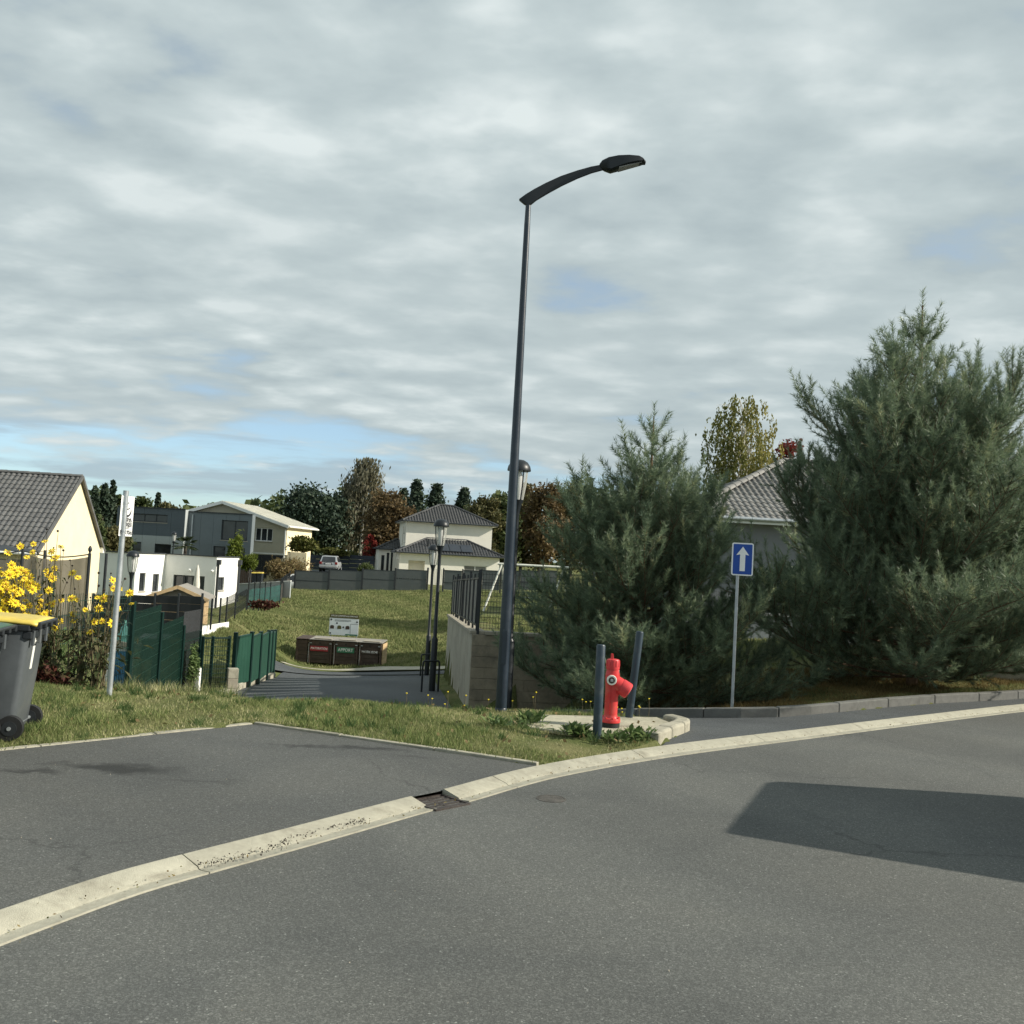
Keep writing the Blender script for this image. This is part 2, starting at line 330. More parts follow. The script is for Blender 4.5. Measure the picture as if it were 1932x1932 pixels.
def fast(name, V, Fc, mat, parent=None, rnd=None, kind=None, smooth=False):
    V = np.ascontiguousarray(V, np.float32); Fc = np.ascontiguousarray(Fc, np.int32); k = Fc.shape[1]
    me = bpy.data.meshes.new(name); me.vertices.add(len(V)); me.vertices.foreach_set('co', V.ravel())
    me.loops.add(Fc.size); me.loops.foreach_set('vertex_index', Fc.ravel())
    me.polygons.add(len(Fc)); me.polygons.foreach_set('loop_start', np.arange(0, Fc.size, k, dtype=np.int32))
    if smooth: me.polygons.foreach_set('use_smooth', np.ones(len(Fc), bool))
    me.update(calc_edges=True)
    if rnd is not None:
        a = me.attributes.new('rnd', 'FLOAT', 'FACE'); a.data.foreach_set('value', np.ascontiguousarray(rnd, np.float32))
    me.materials.append(MATS[mat])
    o = bpy.data.objects.new(name, me); col.objects.link(o)
    if parent is not None: o.parent = parent
    if kind: o['kind'] = kind
    return o
def thing(name, label, cat, loc=(0, 0, 0), rotz=0., group=None):
    o = bpy.data.objects.new(name, None); col.objects.link(o); o.empty_display_size = .2
    o.location = tuple(map(float, loc)); o.rotation_euler = (0, 0, rotz); o['label'] = label; o['category'] = cat
    if group: o['group'] = group
    return o
def tag(o, label, cat, group=None):
    o['label'] = label; o['category'] = cat
    if group: o['group'] = group
    return o
def struct(o): o['kind'] = 'structure'; return o
def copy_tree(o, parent=None):
    c = o.copy(); col.objects.link(c); c.parent = parent
    for ch in list(o.children): copy_tree(ch, c)
    return c
def text_mesh(txt, size, font_extrude=.002):
    cu = bpy.data.curves.new('t', 'FONT'); cu.body = txt; cu.size = size; cu.align_x = 'CENTER'; cu.align_y = 'CENTER'; cu.extrude = font_extrude; cu.resolution_u = 3
    ob = bpy.data.objects.new('t', cu); col.objects.link(ob)
    dg = bpy.context.evaluated_depsgraph_get(); me = bpy.data.meshes.new_from_object(ob.evaluated_get(dg))
    bpy.data.objects.remove(ob); return me
def put_text(txt, size, mat, parent, loc, rot, sx=1., name='lettering'):
    me = text_mesh(txt, size); me.materials.clear(); me.materials.append(MATS[mat])
    o = bpy.data.objects.new(name, me); col.objects.link(o); o.parent = parent; o.location = loc; o.rotation_euler = rot; o.scale = (sx, 1, 1)
    return o
# ------------------------------------------------------------------ terrain
CP = []
for y in (-12., -4, 2, 6, 8.5):
    for x in (-30., -16, -9, -5, -2, 1, 4, 8, 14, 25): CP.append((x, y, .02))
for x in (-9., -6.5, -5, -3.5, -2, -.8, .4, 1.4): CP.append((x, 10.9, .03))
CP += [(2.1, 10.9, .0), (3, 11.2, .0), (4.4, 12.2, .0), (6, 13.2, .02), (8, 14.7, .03), (10, 16, .05), (14, 14, .1)]
CP += [(2.6, 12.4, -.14), (3.9, 12.6, -.08), (1.2, 12.9, -.28), (-.4, 13.0, -.42), (-2, 12.8, -.40), (-3.6, 12.6, -.36), (-5, 12.3, -.22)]
CP += [(0.6, 14.6, -.60), (-1.2, 15, -.70), (-3, 15.2, -.78), (-4.6, 15, -.78), (-6.15, 15.3, -.80), (-6.5, 13.2, -.38), (-8.5, 12.2, -.15), (-12, 13, -.3)]
CP += [(-3, 17.5, -1.06), (-5, 17.6, -1.12), (-6.6, 17.8, -1.12), (-7.1, 20.4, -1.55), (-6, 20.4, -1.50), (-4, 20.5, -1.28), (-1.5, 22, -1.32)]
CP += [(-1.8, 25, -1.50), (-4.5, 24.5, -1.62), (-6.8, 24.5, -1.78), (-2.1, 29, -1.84), (-4.5, 29, -1.98), (-7, 28, -2.0), (-8.8, 26, -1.72), (-12, 27, -1.65), (-8.6, 22.5, -1.58), (-10.6, 30, -1.45), (-11.2, 34, -1.1)]
CP += [(-4.7, 36.6, -2.62), (-8.2, 36.6, -2.72), (-13, 36, -1.2), (-1, 36, -2.35), (3, 36, -1.7), (-4.7, 38.6, -2.80), (-8.2, 38.6, -2.86), (-11.2, 38.5, -1.25), (-10.05, 31.2, -1.38), (-9.9, 33.2, -1.15), (-9.3, 28.6, -1.5), (-1, 39, -2.3)]
# hill behind the compost bays, and the bank of gardens left of it
CP += [(-12, 50, -1.75), (-6, 50, -1.62), (0, 50, -1.35), (6, 50, -.9), (-15.3, 68, -1.20), (-10, 68, -1.0), (-5.8, 68, -.75), (0, 68, -.6), (8, 68, -.4)]
CP += [(-12, 30.5, -1.45), (-16, 33, -1.75), (-19, 38, -1.6), (-12.3, 44, -1.28), (-15, 52, -2.05), (-17.5, 55, -2.2), (-22, 52, -2.0), (-16, 62, -1.4), (-24, 66, -1.3), (-34, 50, -1.5)]
CP += [(-24, 80, -.7), (-14, 84, -.35), (-6, 86, -.8), (6, 84, -.2), (20, 80, .4), (-40, 90, 0), (0, 110, .2), (-30, 120, .8), (30, 110, 1), (60, 60, 1.2), (-60, 60, 0), (-60, 20, 0)]
# the planted bank with the pines, right of the lane
CP += [(1.8, 14.4, -.50), (.6, 16.4, -.95), (1.0, 17.2, -1.0), (2.4, 17.3, -.72), (3.6, 17.5, -.12), (3, 16.0, -.55), (5, 15, -.10), (5.4, 18.2, -.05)]
CP += [(7.1, 16.2, .03), (10, 18, .1), (14, 20, .25), (10, 21, .3), (10, 26, .35), (10, 32, .3), (20, 30, .5), (30, 20, .4), (0, 24, -1.4), (1, 30, -1.6), (4, 25, -.6), (4, 31, -.9), (6.5, 19.5, .15)]
CP += [(-8.4, 32, -2.25), (-8.2, 35, -2.5), (-.7, 18.2, -1.08), (-.9, 20, -1.2)]
CP += [(-16.6, 69.5, -1.7), (-13.5, 70.5, -1.6)]
CP = np.array(CP)
def _k(A, B): return np.sqrt(((A[:, None, :]-B[None, :, :])**2).sum(-1)+.09)
_A = np.zeros((len(CP)+1,)*2); _A[:-1, :-1] = _k(CP[:, :2], CP[:, :2]); _A[:-1, -1] = 1; _A[-1, :-1] = 1
_W = np.linalg.solve(_A, np.r_[CP[:, 2], 0])
GARDEN = [(-.42, 17.60), (3.25, 17.93), (4.2, 18.9), (6.2, 19.6), (7.5, 24), (7.5, 36), (-.7, 36), (-.9, 28), (-1.63, 27.5)]
def garden_z(x, y): return .235-.019*np.clip(y-18.5, 0, 12)+.012*np.clip(x, 0, 8)
def tz(x, y):
    x = np.atleast_1d(np.asarray(x, float)); y = np.atleast_1d(np.asarray(y, float)); r = np.empty(x.size)
    Pq = np.c_[x.ravel(), y.ravel()]
    for i in range(0, len(Pq), 20000): r[i:i+20000] = _k(Pq[i:i+20000], CP[:, :2])@_W[:-1]+_W[-1]
    r = r.reshape(x.shape); r = np.where(inpoly(x, y, GARDEN), np.maximum(garden_z(x, y), r), r)
    return r if r.size > 1 else float(r[0])
def inpoly(x, y, poly):
    x = np.asarray(x); y = np.asarray(y); r = np.zeros(x.shape, bool); n = len(poly)
    for i in range(n):
        x0, y0 = poly[i]; x1, y1 = poly[(i+1) % n]
        if y0 == y1: continue
        r ^= ((y0 > y) != (y1 > y)) & (x < (x1-x0)*(y-y0)/(y1-y0)+x0)
    return r
def smooth_path(pts, step):
    pts = np.array(pts, float); o = []
    for i in range(len(pts)-1):
        p0 = pts[max(i-1, 0)]; p1 = pts[i]; p2 = pts[i+1]; p3 = pts[min(i+2, len(pts)-1)]
        for t in np.linspace(0, 1, 24, endpoint=False):
            o.append(.5*((2*p1)+(-p0+p2)*t+(2*p0-5*p1+4*p2-p3)*t*t+(-p0+3*p1-3*p2+p3)*t**3))
    o.append(pts[-1]); o = np.array(o)
    s = np.r_[0, np.cumsum(np.hypot(*np.diff(o[:, :2], axis=0).T))]
    t = np.linspace(0, s[-1], max(2, int(round(s[-1]/step))+1))
    return np.c_[[np.interp(t, s, o[:, k]) for k in range(o.shape[1])]].T
# kerb line: outer edge of the gutter, from behind the camera to beyond the right edge
GUT = [(-3.9, .8), (-3.0, 2.8), (-2.55, 3.8), (-2.258, 4.443), (-1.994, 4.97), (-1.695, 5.403), (-1.287, 5.953), (-.634, 6.868), (-.406, 7.138), (.338, 8.141), (1.537, 9.293), (3.312, 10.715), (5.5, 12.45), (7.805, 14.222), (11, 16.45), (15, 19.0)]
gp = smooth_path(GUT, .1)
BAY = [(-3.98, 7.65), (-2.42, 9.36), (.35, 8.35)]
bay_poly = [(-3.8, 1.0), (-9, 1.0), (-7.0, 4.35), (-3.98, 7.65), (-2.42, 9.36), (.33, 8.16)]+[tuple(p) for p in gp[::-1] if 1.0 < p[1] < 8.1]
road_poly = [tuple(p) for p in gp]+[(30, 19.0), (30, -14), (-9, -14), (-9, .8)]
lane_L = [(2.05, 10.35), (2.16, 11.0), (1.5, 11.85), (.2, 12.5), (-1.6, 13.3), (-3.4, 14.8), (-4.9, 17.2), (-5.9, 20.2), (-6.3, 23.5), (-6.55, 27), (-6.9, 30)]
lane_R = [(9.5, 15.95), (5.6, 13.55), (3.9, 12.75), (2.6, 13.0), (1.4, 13.9), (.2, 15.2), (-.75, 17.3), (-1.15, 20), (-1.65, 24), (-2.1, 28), (-2.3, 30)]
lane_poly = [(3.3, 10.65), (5.5, 12.4), (7.8, 14.2)]+lane_R+lane_L[::-1]+[(1.6, 9.35)]
cross_poly = [(-8.3, 29.4), (-1.0, 29.4), (-1, 36.9), (-8.3, 36.1)]
xs = np.r_[np.arange(-160, -13, 4.), np.arange(-13, 14, .14), np.arange(14, 161, 4.)]
ys = np.r_[np.arange(-16, 1, 1.), np.arange(1, 19, .14), np.arange(19, 70, .5), np.arange(70, 330, 8.)]
gx, gy = np.meshgrid(xs, ys); gz = tz(gx, gy)
slab_poly = [(.38, 10.72), (.22, 9.95), (.75, 9.72), (1.52, 9.78), (1.80, 10.18), (1.93, 10.6), (1.80, 11.0)]
hard = inpoly(gx, gy, slab_poly) | inpoly(gx, gy, bay_poly) | inpoly(gx, gy, road_poly) | inpoly(gx, gy, lane_poly)
gz = gz-np.where(hard, .12, 0)-np.where(inpoly(gx, gy, cross_poly), .06, 0)
soft = ~hard & (gy > 3) & (gy < 20) & (np.abs(gx) < 13)
gz = gz+np.where(soft, .018*(np.sin(gx*3.1+gy*2.3)+np.sin(gx*7.3-gy*5.1)*.6), 0)
nx, ny = len(xs), len(ys); idx = np.arange(nx*ny).reshape(ny, nx)
Fg = np.stack([idx[:-1, :-1], idx[:-1, 1:], idx[1:, 1:], idx[1:, :-1]], -1).reshape(-1, 4)
struct(fast('ground', np.c_[gx.ravel(), gy.ravel(), gz.ravel()], Fg, 'ground_turf', smooth=True))
def flat_poly(name, poly, z, mat):
    mb = MB(); n = len(poly); mb.add([(x, y, z) for x, y in poly], [tuple(range(n))])
    me = mb.mesh(name, mat); import bmesh
    bm = bmesh.new(); bm.from_mesh(me); bmesh.ops.triangulate(bm, faces=bm.faces[:]); bm.normal_update()
    for f in bm.faces:
        if f.normal.z < 0: f.normal_flip()
    bm.to_mesh(me); bm.free()
    o = bpy.data.objects.new(name, me); col.objects.link(o); return struct(o)
flat_poly('road', road_poly, 0.0, 'asphalt_road')
flat_poly('parking_bay', bay_poly, .035, 'asphalt_bay')
def ribbon(name, A, B, nseg, ncross, zoff, mat):
    A = smooth_path(A, .2); B = smooth_path(B, .2)
    ia = np.linspace(0, len(A)-1, nseg); ib = np.linspace(0, len(B)-1, nseg)
    a = np.c_[[np.interp(ia, np.arange(len(A)), A[:, k]) for k in (0, 1)]].T; b = np.c_[[np.interp(ib, np.arange(len(B)), B[:, k]) for k in (0, 1)]].T
    t = np.linspace(0, 1, ncross)[None, :, None]; G = a[:, None]*(1-t)+b[:, None]*t
    z = tz(G[..., 0], G[..., 1])+zoff; i = np.arange(nseg*ncross).reshape(nseg, ncross)
    q = np.stack([i[:-1, :-1], i[:-1, 1:], i[1:, 1:], i[1:, :-1]], -1).reshape(-1, 4)
    return struct(fast(name, np.c_[G[..., 0].ravel(), G[..., 1].ravel(), z.ravel()], q, mat, smooth=True))
ribbon('lane', [(1.62, 9.40), (2.12, 10.4), (2.16, 11.0), (1.5, 11.85), (.2, 12.5), (-1.6, 13.3), (-3.4, 14.8), (-4.9, 17.2), (-5.9, 20.2), (-6.3, 23.5), (-6.55, 27), (-6.9, 30)],
       [(8.0, 14.62), (6.0, 13.85), (3.9, 12.78), (2.6, 13.0), (1.4, 13.9), (.2, 15.2), (-.75, 17.3), (-1.15, 20), (-1.65, 24), (-2.1, 28), (-2.3, 30)], 90, 22, -.018, 'asphalt_lane')
# wedge of asphalt between the gutter and the far kerb
mbw = MB()
wA = smooth_path([(1.58, 9.35), (3.33, 10.73), (5.5, 12.46), (7.8, 14.23), (11, 16.46)], .25); wB = smooth_path([(2.12, 10.9), (3.9, 12.75), (6.0, 13.85), (8.2, 15.05), (11, 16.9)], .25)
n_ = min(len(wA), len(wB)); wi = np.linspace(0, 1, 40)
def samp(Pp, t): return np.array([np.interp(t*(len(Pp)-1), np.arange(len(Pp)), Pp[:, k]) for k in (0, 1)])
for i in range(39):
    for j in range(6):
        qs = []
        for (ii, jj) in ((i, j), (i+1, j), (i+1, j+1), (i, j+1)):
            p = samp(wA, wi[ii])*(1-jj/6)+samp(wB, wi[ii])*jj/6; qs.append((p[0], p[1], tz(p[0], p[1])-.012))
        mbw.quad(*qs)
struct(mbw.build('lane_mouth', 'asphalt_lane'))
ribbon('cross_street', [(-8.3, 29.8), (-7.7, 29.85), (-6.9, 29.9), (-2.0, 29.9), (-1.0, 30)], [(-8.3, 34.3), (-7.7, 34.35), (-6.9, 34.4), (-2.0, 34.6), (-1.0, 34.7)], 60, 10, .01, 'asphalt_lane')
ribbon('footpath', [(-8.3, 34.6), (-7.7, 34.65), (-6.9, 34.7), (-2, 34.9), (-1, 35)], [(-8.3, 36.1), (-7.7, 36.15), (-6.9, 36.2), (-2, 36.4), (-1, 36.5)], 60, 5, .06, 'kerb_concrete')
# ------------------------------------------------------------------ gutter of cast units, each one a piece
gut = bpy.data.objects.new('gutter', None); col.objects.link(gut); struct(gut)
prof = [(0.0, .045), (.015, .050), (.155, .016), (.168, .005), (.185, .003), (.26, .010), (.265, -.03), (0, -.06)]
GS = smooth_path(GUT, .02); gs_s = np.r_[0, np.cumsum(np.hypot(*np.diff(GS, axis=0).T))]
def gpt(s):
    p = np.array([np.interp(s, gs_s, GS[:, 0]), np.interp(s, gs_s, GS[:, 1])]); q = np.array([np.interp(s+.05, gs_s, GS[:, 0]), np.interp(s+.05, gs_s, GS[:, 1])])
    r0 = np.array([np.interp(s-.05, gs_s, GS[:, 0]), np.interp(s-.05, gs_s, GS[:, 1])]); d = (q-r0)/np.linalg.norm(q-r0)
    return p, np.array([d[1], -d[0]])          # point and the direction towards the road
s_gr0 = gs_s[np.argmin(np.hypot(GS[:, 0]+.62, GS[:, 1]-6.89))]; s_gr1 = s_gr0+.33
cuts = list(np.arange(s_gr0, 0, -1.9))[::-1]; cuts2 = list(np.r_[s_gr1, np.arange(s_gr1+.62, gs_s[-1]-.5, 1.9)])
def gutter_piece(s0, s1):
    mb = MB(); k = 14; n = len(prof); sl = np.linspace(s0+.004, s1-.004, k)
    for s in sl:
        p, w_ = gpt(s); mb.v += [(p[0]+w_[0]*a, p[1]+w_[1]*a, z) for a, z in prof]
    for i in range(k-1):
        for j in range(n): mb.f.append((i*n+j, (i+1)*n+j, (i+1)*n+(j+1) % n, i*n+(j+1) % n)); mb.m.append(0)
    mb.f += [tuple(range(n)), tuple((k-1)*n+j for j in range(n-1, -1, -1))]; mb.m += [0, 0]
    mb.build('gutter_stone', 'gutter_concrete', gut, smooth=30)
for a, b in list(zip(cuts[:-1], cuts[1:]))+list(zip(cuts2[:-1], cuts2[1:])): gutter_piece(a, b)
# storm drain grate in the gap
p0, w0 = gpt((s_gr0+s_gr1)/2); dr = thing('drain_grate', 'rusty iron storm drain grate set into the concrete gutter', 'drain grate', (p0[0], p0[1], 0), math.atan2(w0[1], w0[0]))
fr = MB(); fr.box(-.02, -.165, -.05, .30, -.148, .012); fr.box(-.02, .148, -.05, .30, .165, .012); fr.box(-.02, -.148, -.05, 0, .148, .011); fr.box(.28, -.148, -.05, .30, .148, .011); fr.build('frame', 'iron', dr)
for k in range(5):
    x = .02+k*.054; b = MB(); b.box(x, -.148, -.04, x+.026, .148, .006); b.build('bar', 'iron', dr)
b = MB(); b.box(0, -.014, -.035, .28, .014, .003); b.build('cross_bar', 'iron', dr)
b = MB(); b.quad((0, -.148, -.045), (.28, -.148, -.045), (.28, .148, -.045), (0, .148, -.045)); b.build('pit', 'black_rubber', dr)
c_ = gnd(1040, 1507); mh = thing('valve_cover', 'small round iron valve cover let into the road', 'valve cover', (c_[0], c_[1], 0.0))
b = MB(); b.lathe([(.10, -.02), (.10, .002), (.085, .003)], 18); b.build('lid', 'cover_iron', mh); b = MB(); b.lathe([(.102, -.02), (.102, .003), (.115, .0025), (.115, -.02)], 18); b.build('rim', 'cover_iron', mh)
def stones(root, pathpts, length, wdt, top, mat, name='kerb_stone', side=1, follow=True, bevel=.012, bot=-.15):
    Pp = smooth_path(pathpts, .05); s = np.r_[0, np.cumsum(np.hypot(*np.diff(Pp[:, :2], axis=0).T))]
    n = int(s[-1]/length)
    for i in range(n):
        mb = MB(); k = 3; pr = []
        for t in np.linspace(i*length+.004, (i+1)*length-.004, k):
            p = np.array([np.interp(t, s, Pp[:, 0]), np.interp(t, s, Pp[:, 1])]); q = np.array([np.interp(t+.1, s, Pp[:, 0]), np.interp(t+.1, s, Pp[:, 1])]); r0 = np.array([np.interp(t-.1, s, Pp[:, 0]), np.interp(t-.1, s, Pp[:, 1])])
            d = (q-r0)/np.linalg.norm(q-r0); nn = np.array([-d[1], d[0]])*side; zz = tz(*p) if follow else 0.
            z1 = zz+top+random.uniform(-.004, .004)
            pr.append([(p[0], p[1], zz+bot), (p[0]+nn[0]*wdt, p[1]+nn[1]*wdt, zz+bot), (p[0]+nn[0]*wdt, p[1]+nn[1]*wdt, z1), (p[0], p[1], z1)])
        for a in pr: mb.v += a
        for a in range(k-1):
            for j in range(4): mb.f.append((a*4+j, a*4+(j+1) % 4, (a+1)*4+(j+1) % 4, (a+1)*4+j)); mb.m.append(0)
        mb.f += [(3, 2, 1, 0), tuple((k-1)*4+j for j in range(4))]; mb.m += [0, 0]
        mb.build(name, mat, root, bevel=bevel)
def kerb_root(nm):
    o = bpy.data.objects.new(nm, None); col.objects.link(o); return struct(o)
r_ = kerb_root('bay_kerb'); stones(r_, [(-9.2, 2.0), (-7.0, 4.35), (-3.98, 7.65), (-2.42, 9.36)], 1.0, .075, .045, 'kerb_concrete', 'edging_stone', 1, follow=False, bevel=.006)
stones(r_, [(-2.42, 9.36), (.335, 8.20)], .995, .06, .055, 'kerb_concrete', 'edging_stone', 1, follow=False, bevel=.006)
r_ = kerb_root('corner_kerb'); stones(r_, [(1.58, 9.48), (1.84, 9.98), (2.08, 10.48), (2.12, 10.85), (1.98, 11.15), (1.75, 11.35)], .45, .17, .10, 'kerb_concrete', 'kerb_stone', 1, follow=True, bevel=.03)
r_ = kerb_root('lane_kerb'); stones(r_, [(11.5, 17.2), (8.2, 15.05), (6.0, 13.85), (3.9, 12.78), (2.6, 13.0), (1.4, 13.9), (.2, 15.2), (-.45, 16.9)], 1.0, .12, .11, 'dark_kerb', 'kerb_stone', -1, bevel=.015)
stones(r_, [(-5.35, 18.5), (-5.9, 20.2), (-6.3, 23.5), (-6.55, 27.6)], 1.0, .16, .13, 'kerb_concrete', 'kerb_stone', 1, bevel=.02)
# ------------------------------------------------------------------ verge slab
sl = thing('hydrant_slab', 'weathered pale concrete slab under the red hydrant', 'slab', (0, 0, 0))
mb = MB(); mb.prism([(.38, 10.72, .015), (.22, 9.95, .015), (.75, 9.72, .015), (1.52, 9.78, .015), (1.80, 10.18, .015), (1.93, 10.6, .015), (1.80, 11.0, .015)], (0, 0, .045)); mb.build('slab_top', 'slab_concrete', sl, bevel=.012)
# ------------------------------------------------------------------ things on the verge
def zg(x, y): return tz(x, y)
# tall street lamp
pb = gnd(945, 1340); ptop = at(996.5, 388, pb[1]); Hp = float(ptop[2])
sl_ = thing('street_lamp', 'tall dark tapered street lamp with curved arm on the grass verge', 'street lamp', (pb[0], pb[1], 0.0))
mb = MB(); mb.lathe([(.066, -.05), (.065, .9), (.057, 2.2), (.037, Hp-.25), (.032, Hp)], 20); mb.build('pole', 'navy_paint', sl_, smooth=50)
mb = MB(); mb.box(-.03, -.068, .55, .03, -.058, .95); mb.build('door', 'navy_paint', sl_, bevel=.003)
mb = MB(); mb.lathe([(.072, -.04), (.072, .02), (.067, .03)], 20); mb.build('base_collar', 'navy_paint', sl_, smooth=40)
def px_local(u, v): q = at(u, v, pb[1]); return (q[0]-pb[0], q[2])
upper = [(979, 377), (992, 368), (1008, 358), (1030, 346), (1058, 333), (1090, 322), (1115, 315), (1136, 311)]
lower = [(988, 385), (997, 390), (1012, 378), (1034, 365), (1060, 351), (1090, 337), (1116, 327), (1138, 321)]
mb = MB(); n = len(upper); wd = [.03, .038, .034, .028, .024, .022, .020, .020]
U_ = [px_local(*p) for p in upper]; L_ = [px_local(*p) for p in lower]
for i in range(n):
    for y in (-wd[i], wd[i]): mb.v += [(L_[i][0], y*.7, L_[i][1]), (U_[i][0], y, U_[i][1])]
for i in range(n-1):
    a = i*4; c = a+4
    for f in ((a, a+1, c+1, c), (a+2, c+2, c+3, a+3), (a, c, c+2, a+2), (a+1, a+3, c+3, c+1)): mb.f.append(f); mb.m.append(0)
mb.f += [(0, 2, 3, 1), ((n-1)*4, (n-1)*4+1, (n-1)*4+3, (n-1)*4+2)]; mb.m += [0, 0]
mb.build('arm', 'lamp_black', sl_, smooth=60, bevel=.006)
hl = thing('x', '', '')          # temporary frame for the lamp head
bpy.data.objects.remove(hl)
up = [(1131, 310), (1136, 304), (1148, 299), (1165, 296.5), (1185, 296), (1204, 297), (1212, 300), (1218, 307)]
lo = [(1133, 318), (1141, 322), (1152, 325), (1166, 320.5), (1184, 315), (1202, 311), (1211, 309.5), (1218, 308)]
wh = [.03, .055, .08, .10, .105, .095, .075, .025]
mb = MB(); Uq = [px_local(*p) for p in up]; Lq = [px_local(*p) for p in lo]
for i in range(8):
    for y in (-1, -.55, .55, 1): zt = Uq[i][1]-(.018 if abs(y) == 1 else 0); mb.v.append((Uq[i][0], y*wh[i], zt))
    for y in (1, .6, -.6, -1): mb.v.append((Lq[i][0], y*wh[i]*.96, Lq[i][1]+(.016 if abs(y) == 1 else 0)))
for i in range(7):
    for j in range(8): mb.f.append((i*8+j, (i+1)*8+j, (i+1)*8+(j+1) % 8, i*8+(j+1) % 8)); mb.m.append(0)
mb.f += [tuple(range(8)), tuple(56+j for j in range(7, -1, -1))]; mb.m += [0, 0]
lh = mb.build('lamp_head', 'lamp_black', sl_, smooth=35)
mb = MB(); a = px_local(1167, 318.5); b = px_local(1210, 307.5)
mb.hexa([(a[0], -.075, a[1]-.012), (b[0], -.055, b[1]-.012), (b[0], .055, b[1]-.012), (a[0], .075, a[1]-.012), (a[0], -.075, a[1]+.02), (b[0], -.055, b[1]+.02), (b[0], .055, b[1]+.02), (a[0], .075, a[1]+.02)])
mb.build('diffuser', 'glass_curtain', lh)
# bollards
def bollard(base, top, r, label):
    t = thing('bollard', label, 'bollard', base, 0, 'bollards guarding the hydrant')
    d = Vector(top)-Vector(base); mb = MB()
    pts = [d*(-.03), d*.02, d*.5, d*.992, d]; mb.tube(pts, [r, r, r, r, r*.93], 20); mb.build('tube', 'bollard_paint', t, smooth=40)
    mb = MB(); mb.tube([d*.996, d*1.004], [r*.9, r*.82], 20); mb.build('cap', 'bollard_paint', t, smooth=40)
b0 = gnd(1126, 1398, .02); t0 = at(1134, 1217, b0[1]); bollard(b0, t0, .046, 'slate blue steel bollard in the weeds in front of the hydrant')
b1 = gnd(1186, 1358, .03); t1 = at(1207.5, 1192, b1[1]-.05); bollard(b1, t1, .044, 'leaning slate blue steel bollard at the back edge of the hydrant slab')
# hydrant
hb = gnd(1151, 1371, .06); hy = thing('fire_hydrant', 'red pillar fire hydrant with side outlet standing on a concrete slab', 'fire hydrant', hb, rad(-4))
k = .80/134.*1.0
mb = MB(); mb.lathe([(.100, 0), (.100, .05), (.094, .055)], 24); mb.build('base_ring', 'black_rubber', hy, smooth=40)
mb = MB(); mb.lathe([(.106, .052), (.106, .075), (.100, .092), (.080, .100), (.074, .115), (.072, .13)], 24); mb.build('flange', 'hydrant_red', hy, smooth=40)
for k_ in range(8):
    a_ = k_*math.pi/4+.2; mb = MB(); mb.lathe([(.011, .09), (.011, .104), (.006, .108)], 6, (.092*math.cos(a_), .092*math.sin(a_), 0)); mb.build('bolt', 'hydrant_red', hy)
mb = MB(); mb.lathe([(.070, .12), (.070, .40), (.073, .46), (.078, .52), (.074, .57), (.066, .60), (.066, .615)], 28); mb.build('column', 'hydrant_red', hy, smooth=40)
mb = MB(); mb.box(-.022, -.079, .14, -.016, -.068, .43); mb.build('seam', 'hydrant_cap_red', hy)
cap = MB(); cap.lathe([(.071, .612), (.073, .64), (.071, .70), (.064, .715), (.045, .72)], 28); cp_ = cap.build('bonnet', 'hydrant_cap_red', hy, smooth=35)
for k_ in range(12):
    a_ = k_*math.pi/6; mb = MB(); x, y = .0725*math.cos(a_), .0725*math.sin(a_); mb.bar((x, y, .645), (x*.97, y*.97, .706), .012, .008, up=(x, y, 0)); mb.build('rib', 'hydrant_cap_red', cp_)
mb = MB(); mb.hexa([(-.030, -.016, .715), (.004, -.016, .715), (.004, .016, .715), (-.030, .016, .715), (-.028, -.014, .775), (-.002, -.014, .775), (-.002, .014, .775), (-.028, .014, .775)]); mb.build('spindle', 'hydrant_red', hy, bevel=.004)
mb = MB(); c0 = Vector((-.008, -.05, .505)); c1 = Vector((-.010, -.098, .505)); mb.tube([c0, c1], [.058, .056], 24); nz = mb.build('front_outlet', 'hydrant_red', hy, smooth=40)
mb = MB(); mb.tube([c1, c1+Vector((0, -.014, 0))], [.054, .050], 24); mb.build('white_ring', 'white_label', nz, smooth=40)
mb = MB(); mb.tube([c1+Vector((0, -.0142, 0)), c1+Vector((0, -.017, 0))], [.035, .033], 20); mb.build('plug', 'iron', nz, smooth=40)
mb = MB(); mb.box(-.024, -.128, .491, .004, -.115, .519); mb.build('square_key', 'galvanised', nz, bevel=.003)
d_ = Vector((.86, 0, -.50)).normalized(); a_ = Vector((.0, 0, .49))
mb = MB(); mb.tube([a_, a_+d_*.10], [.078, .082], 24); so_ = mb.build('side_outlet', 'hydrant_red', hy, smooth=40)
mb = MB(); mb.tube([a_+d_*.102, a_+d_*.112, a_+d_*.20, a_+d_*.212], [.080, .087, .087, .078], 28); mb.build('outlet_cap', 'hydrant_cap_red', so_, smooth=35)
mb = MB(); mb.tube([a_+d_*.2122, a_+d_*.2165], [.05, .048], 20); mb.build('cap_disc', 'white_label', so_, smooth=35)
mb = MB(); mb.box(.060, -.022, .54, .0705, .022, .60); mb.build('sticker', 'white_label', hy)
mb = MB(); mb.hexa([(.03, -.055, .30), (.062, -.035, .30), (.062, .035, .30), (.03, .055, .30), (.03, -.055, .42), (.10, -.03, .42), (.10, .03, .42), (.03, .055, .42)]); mb.build('gusset', 'hydrant_red', hy, bevel=.01)
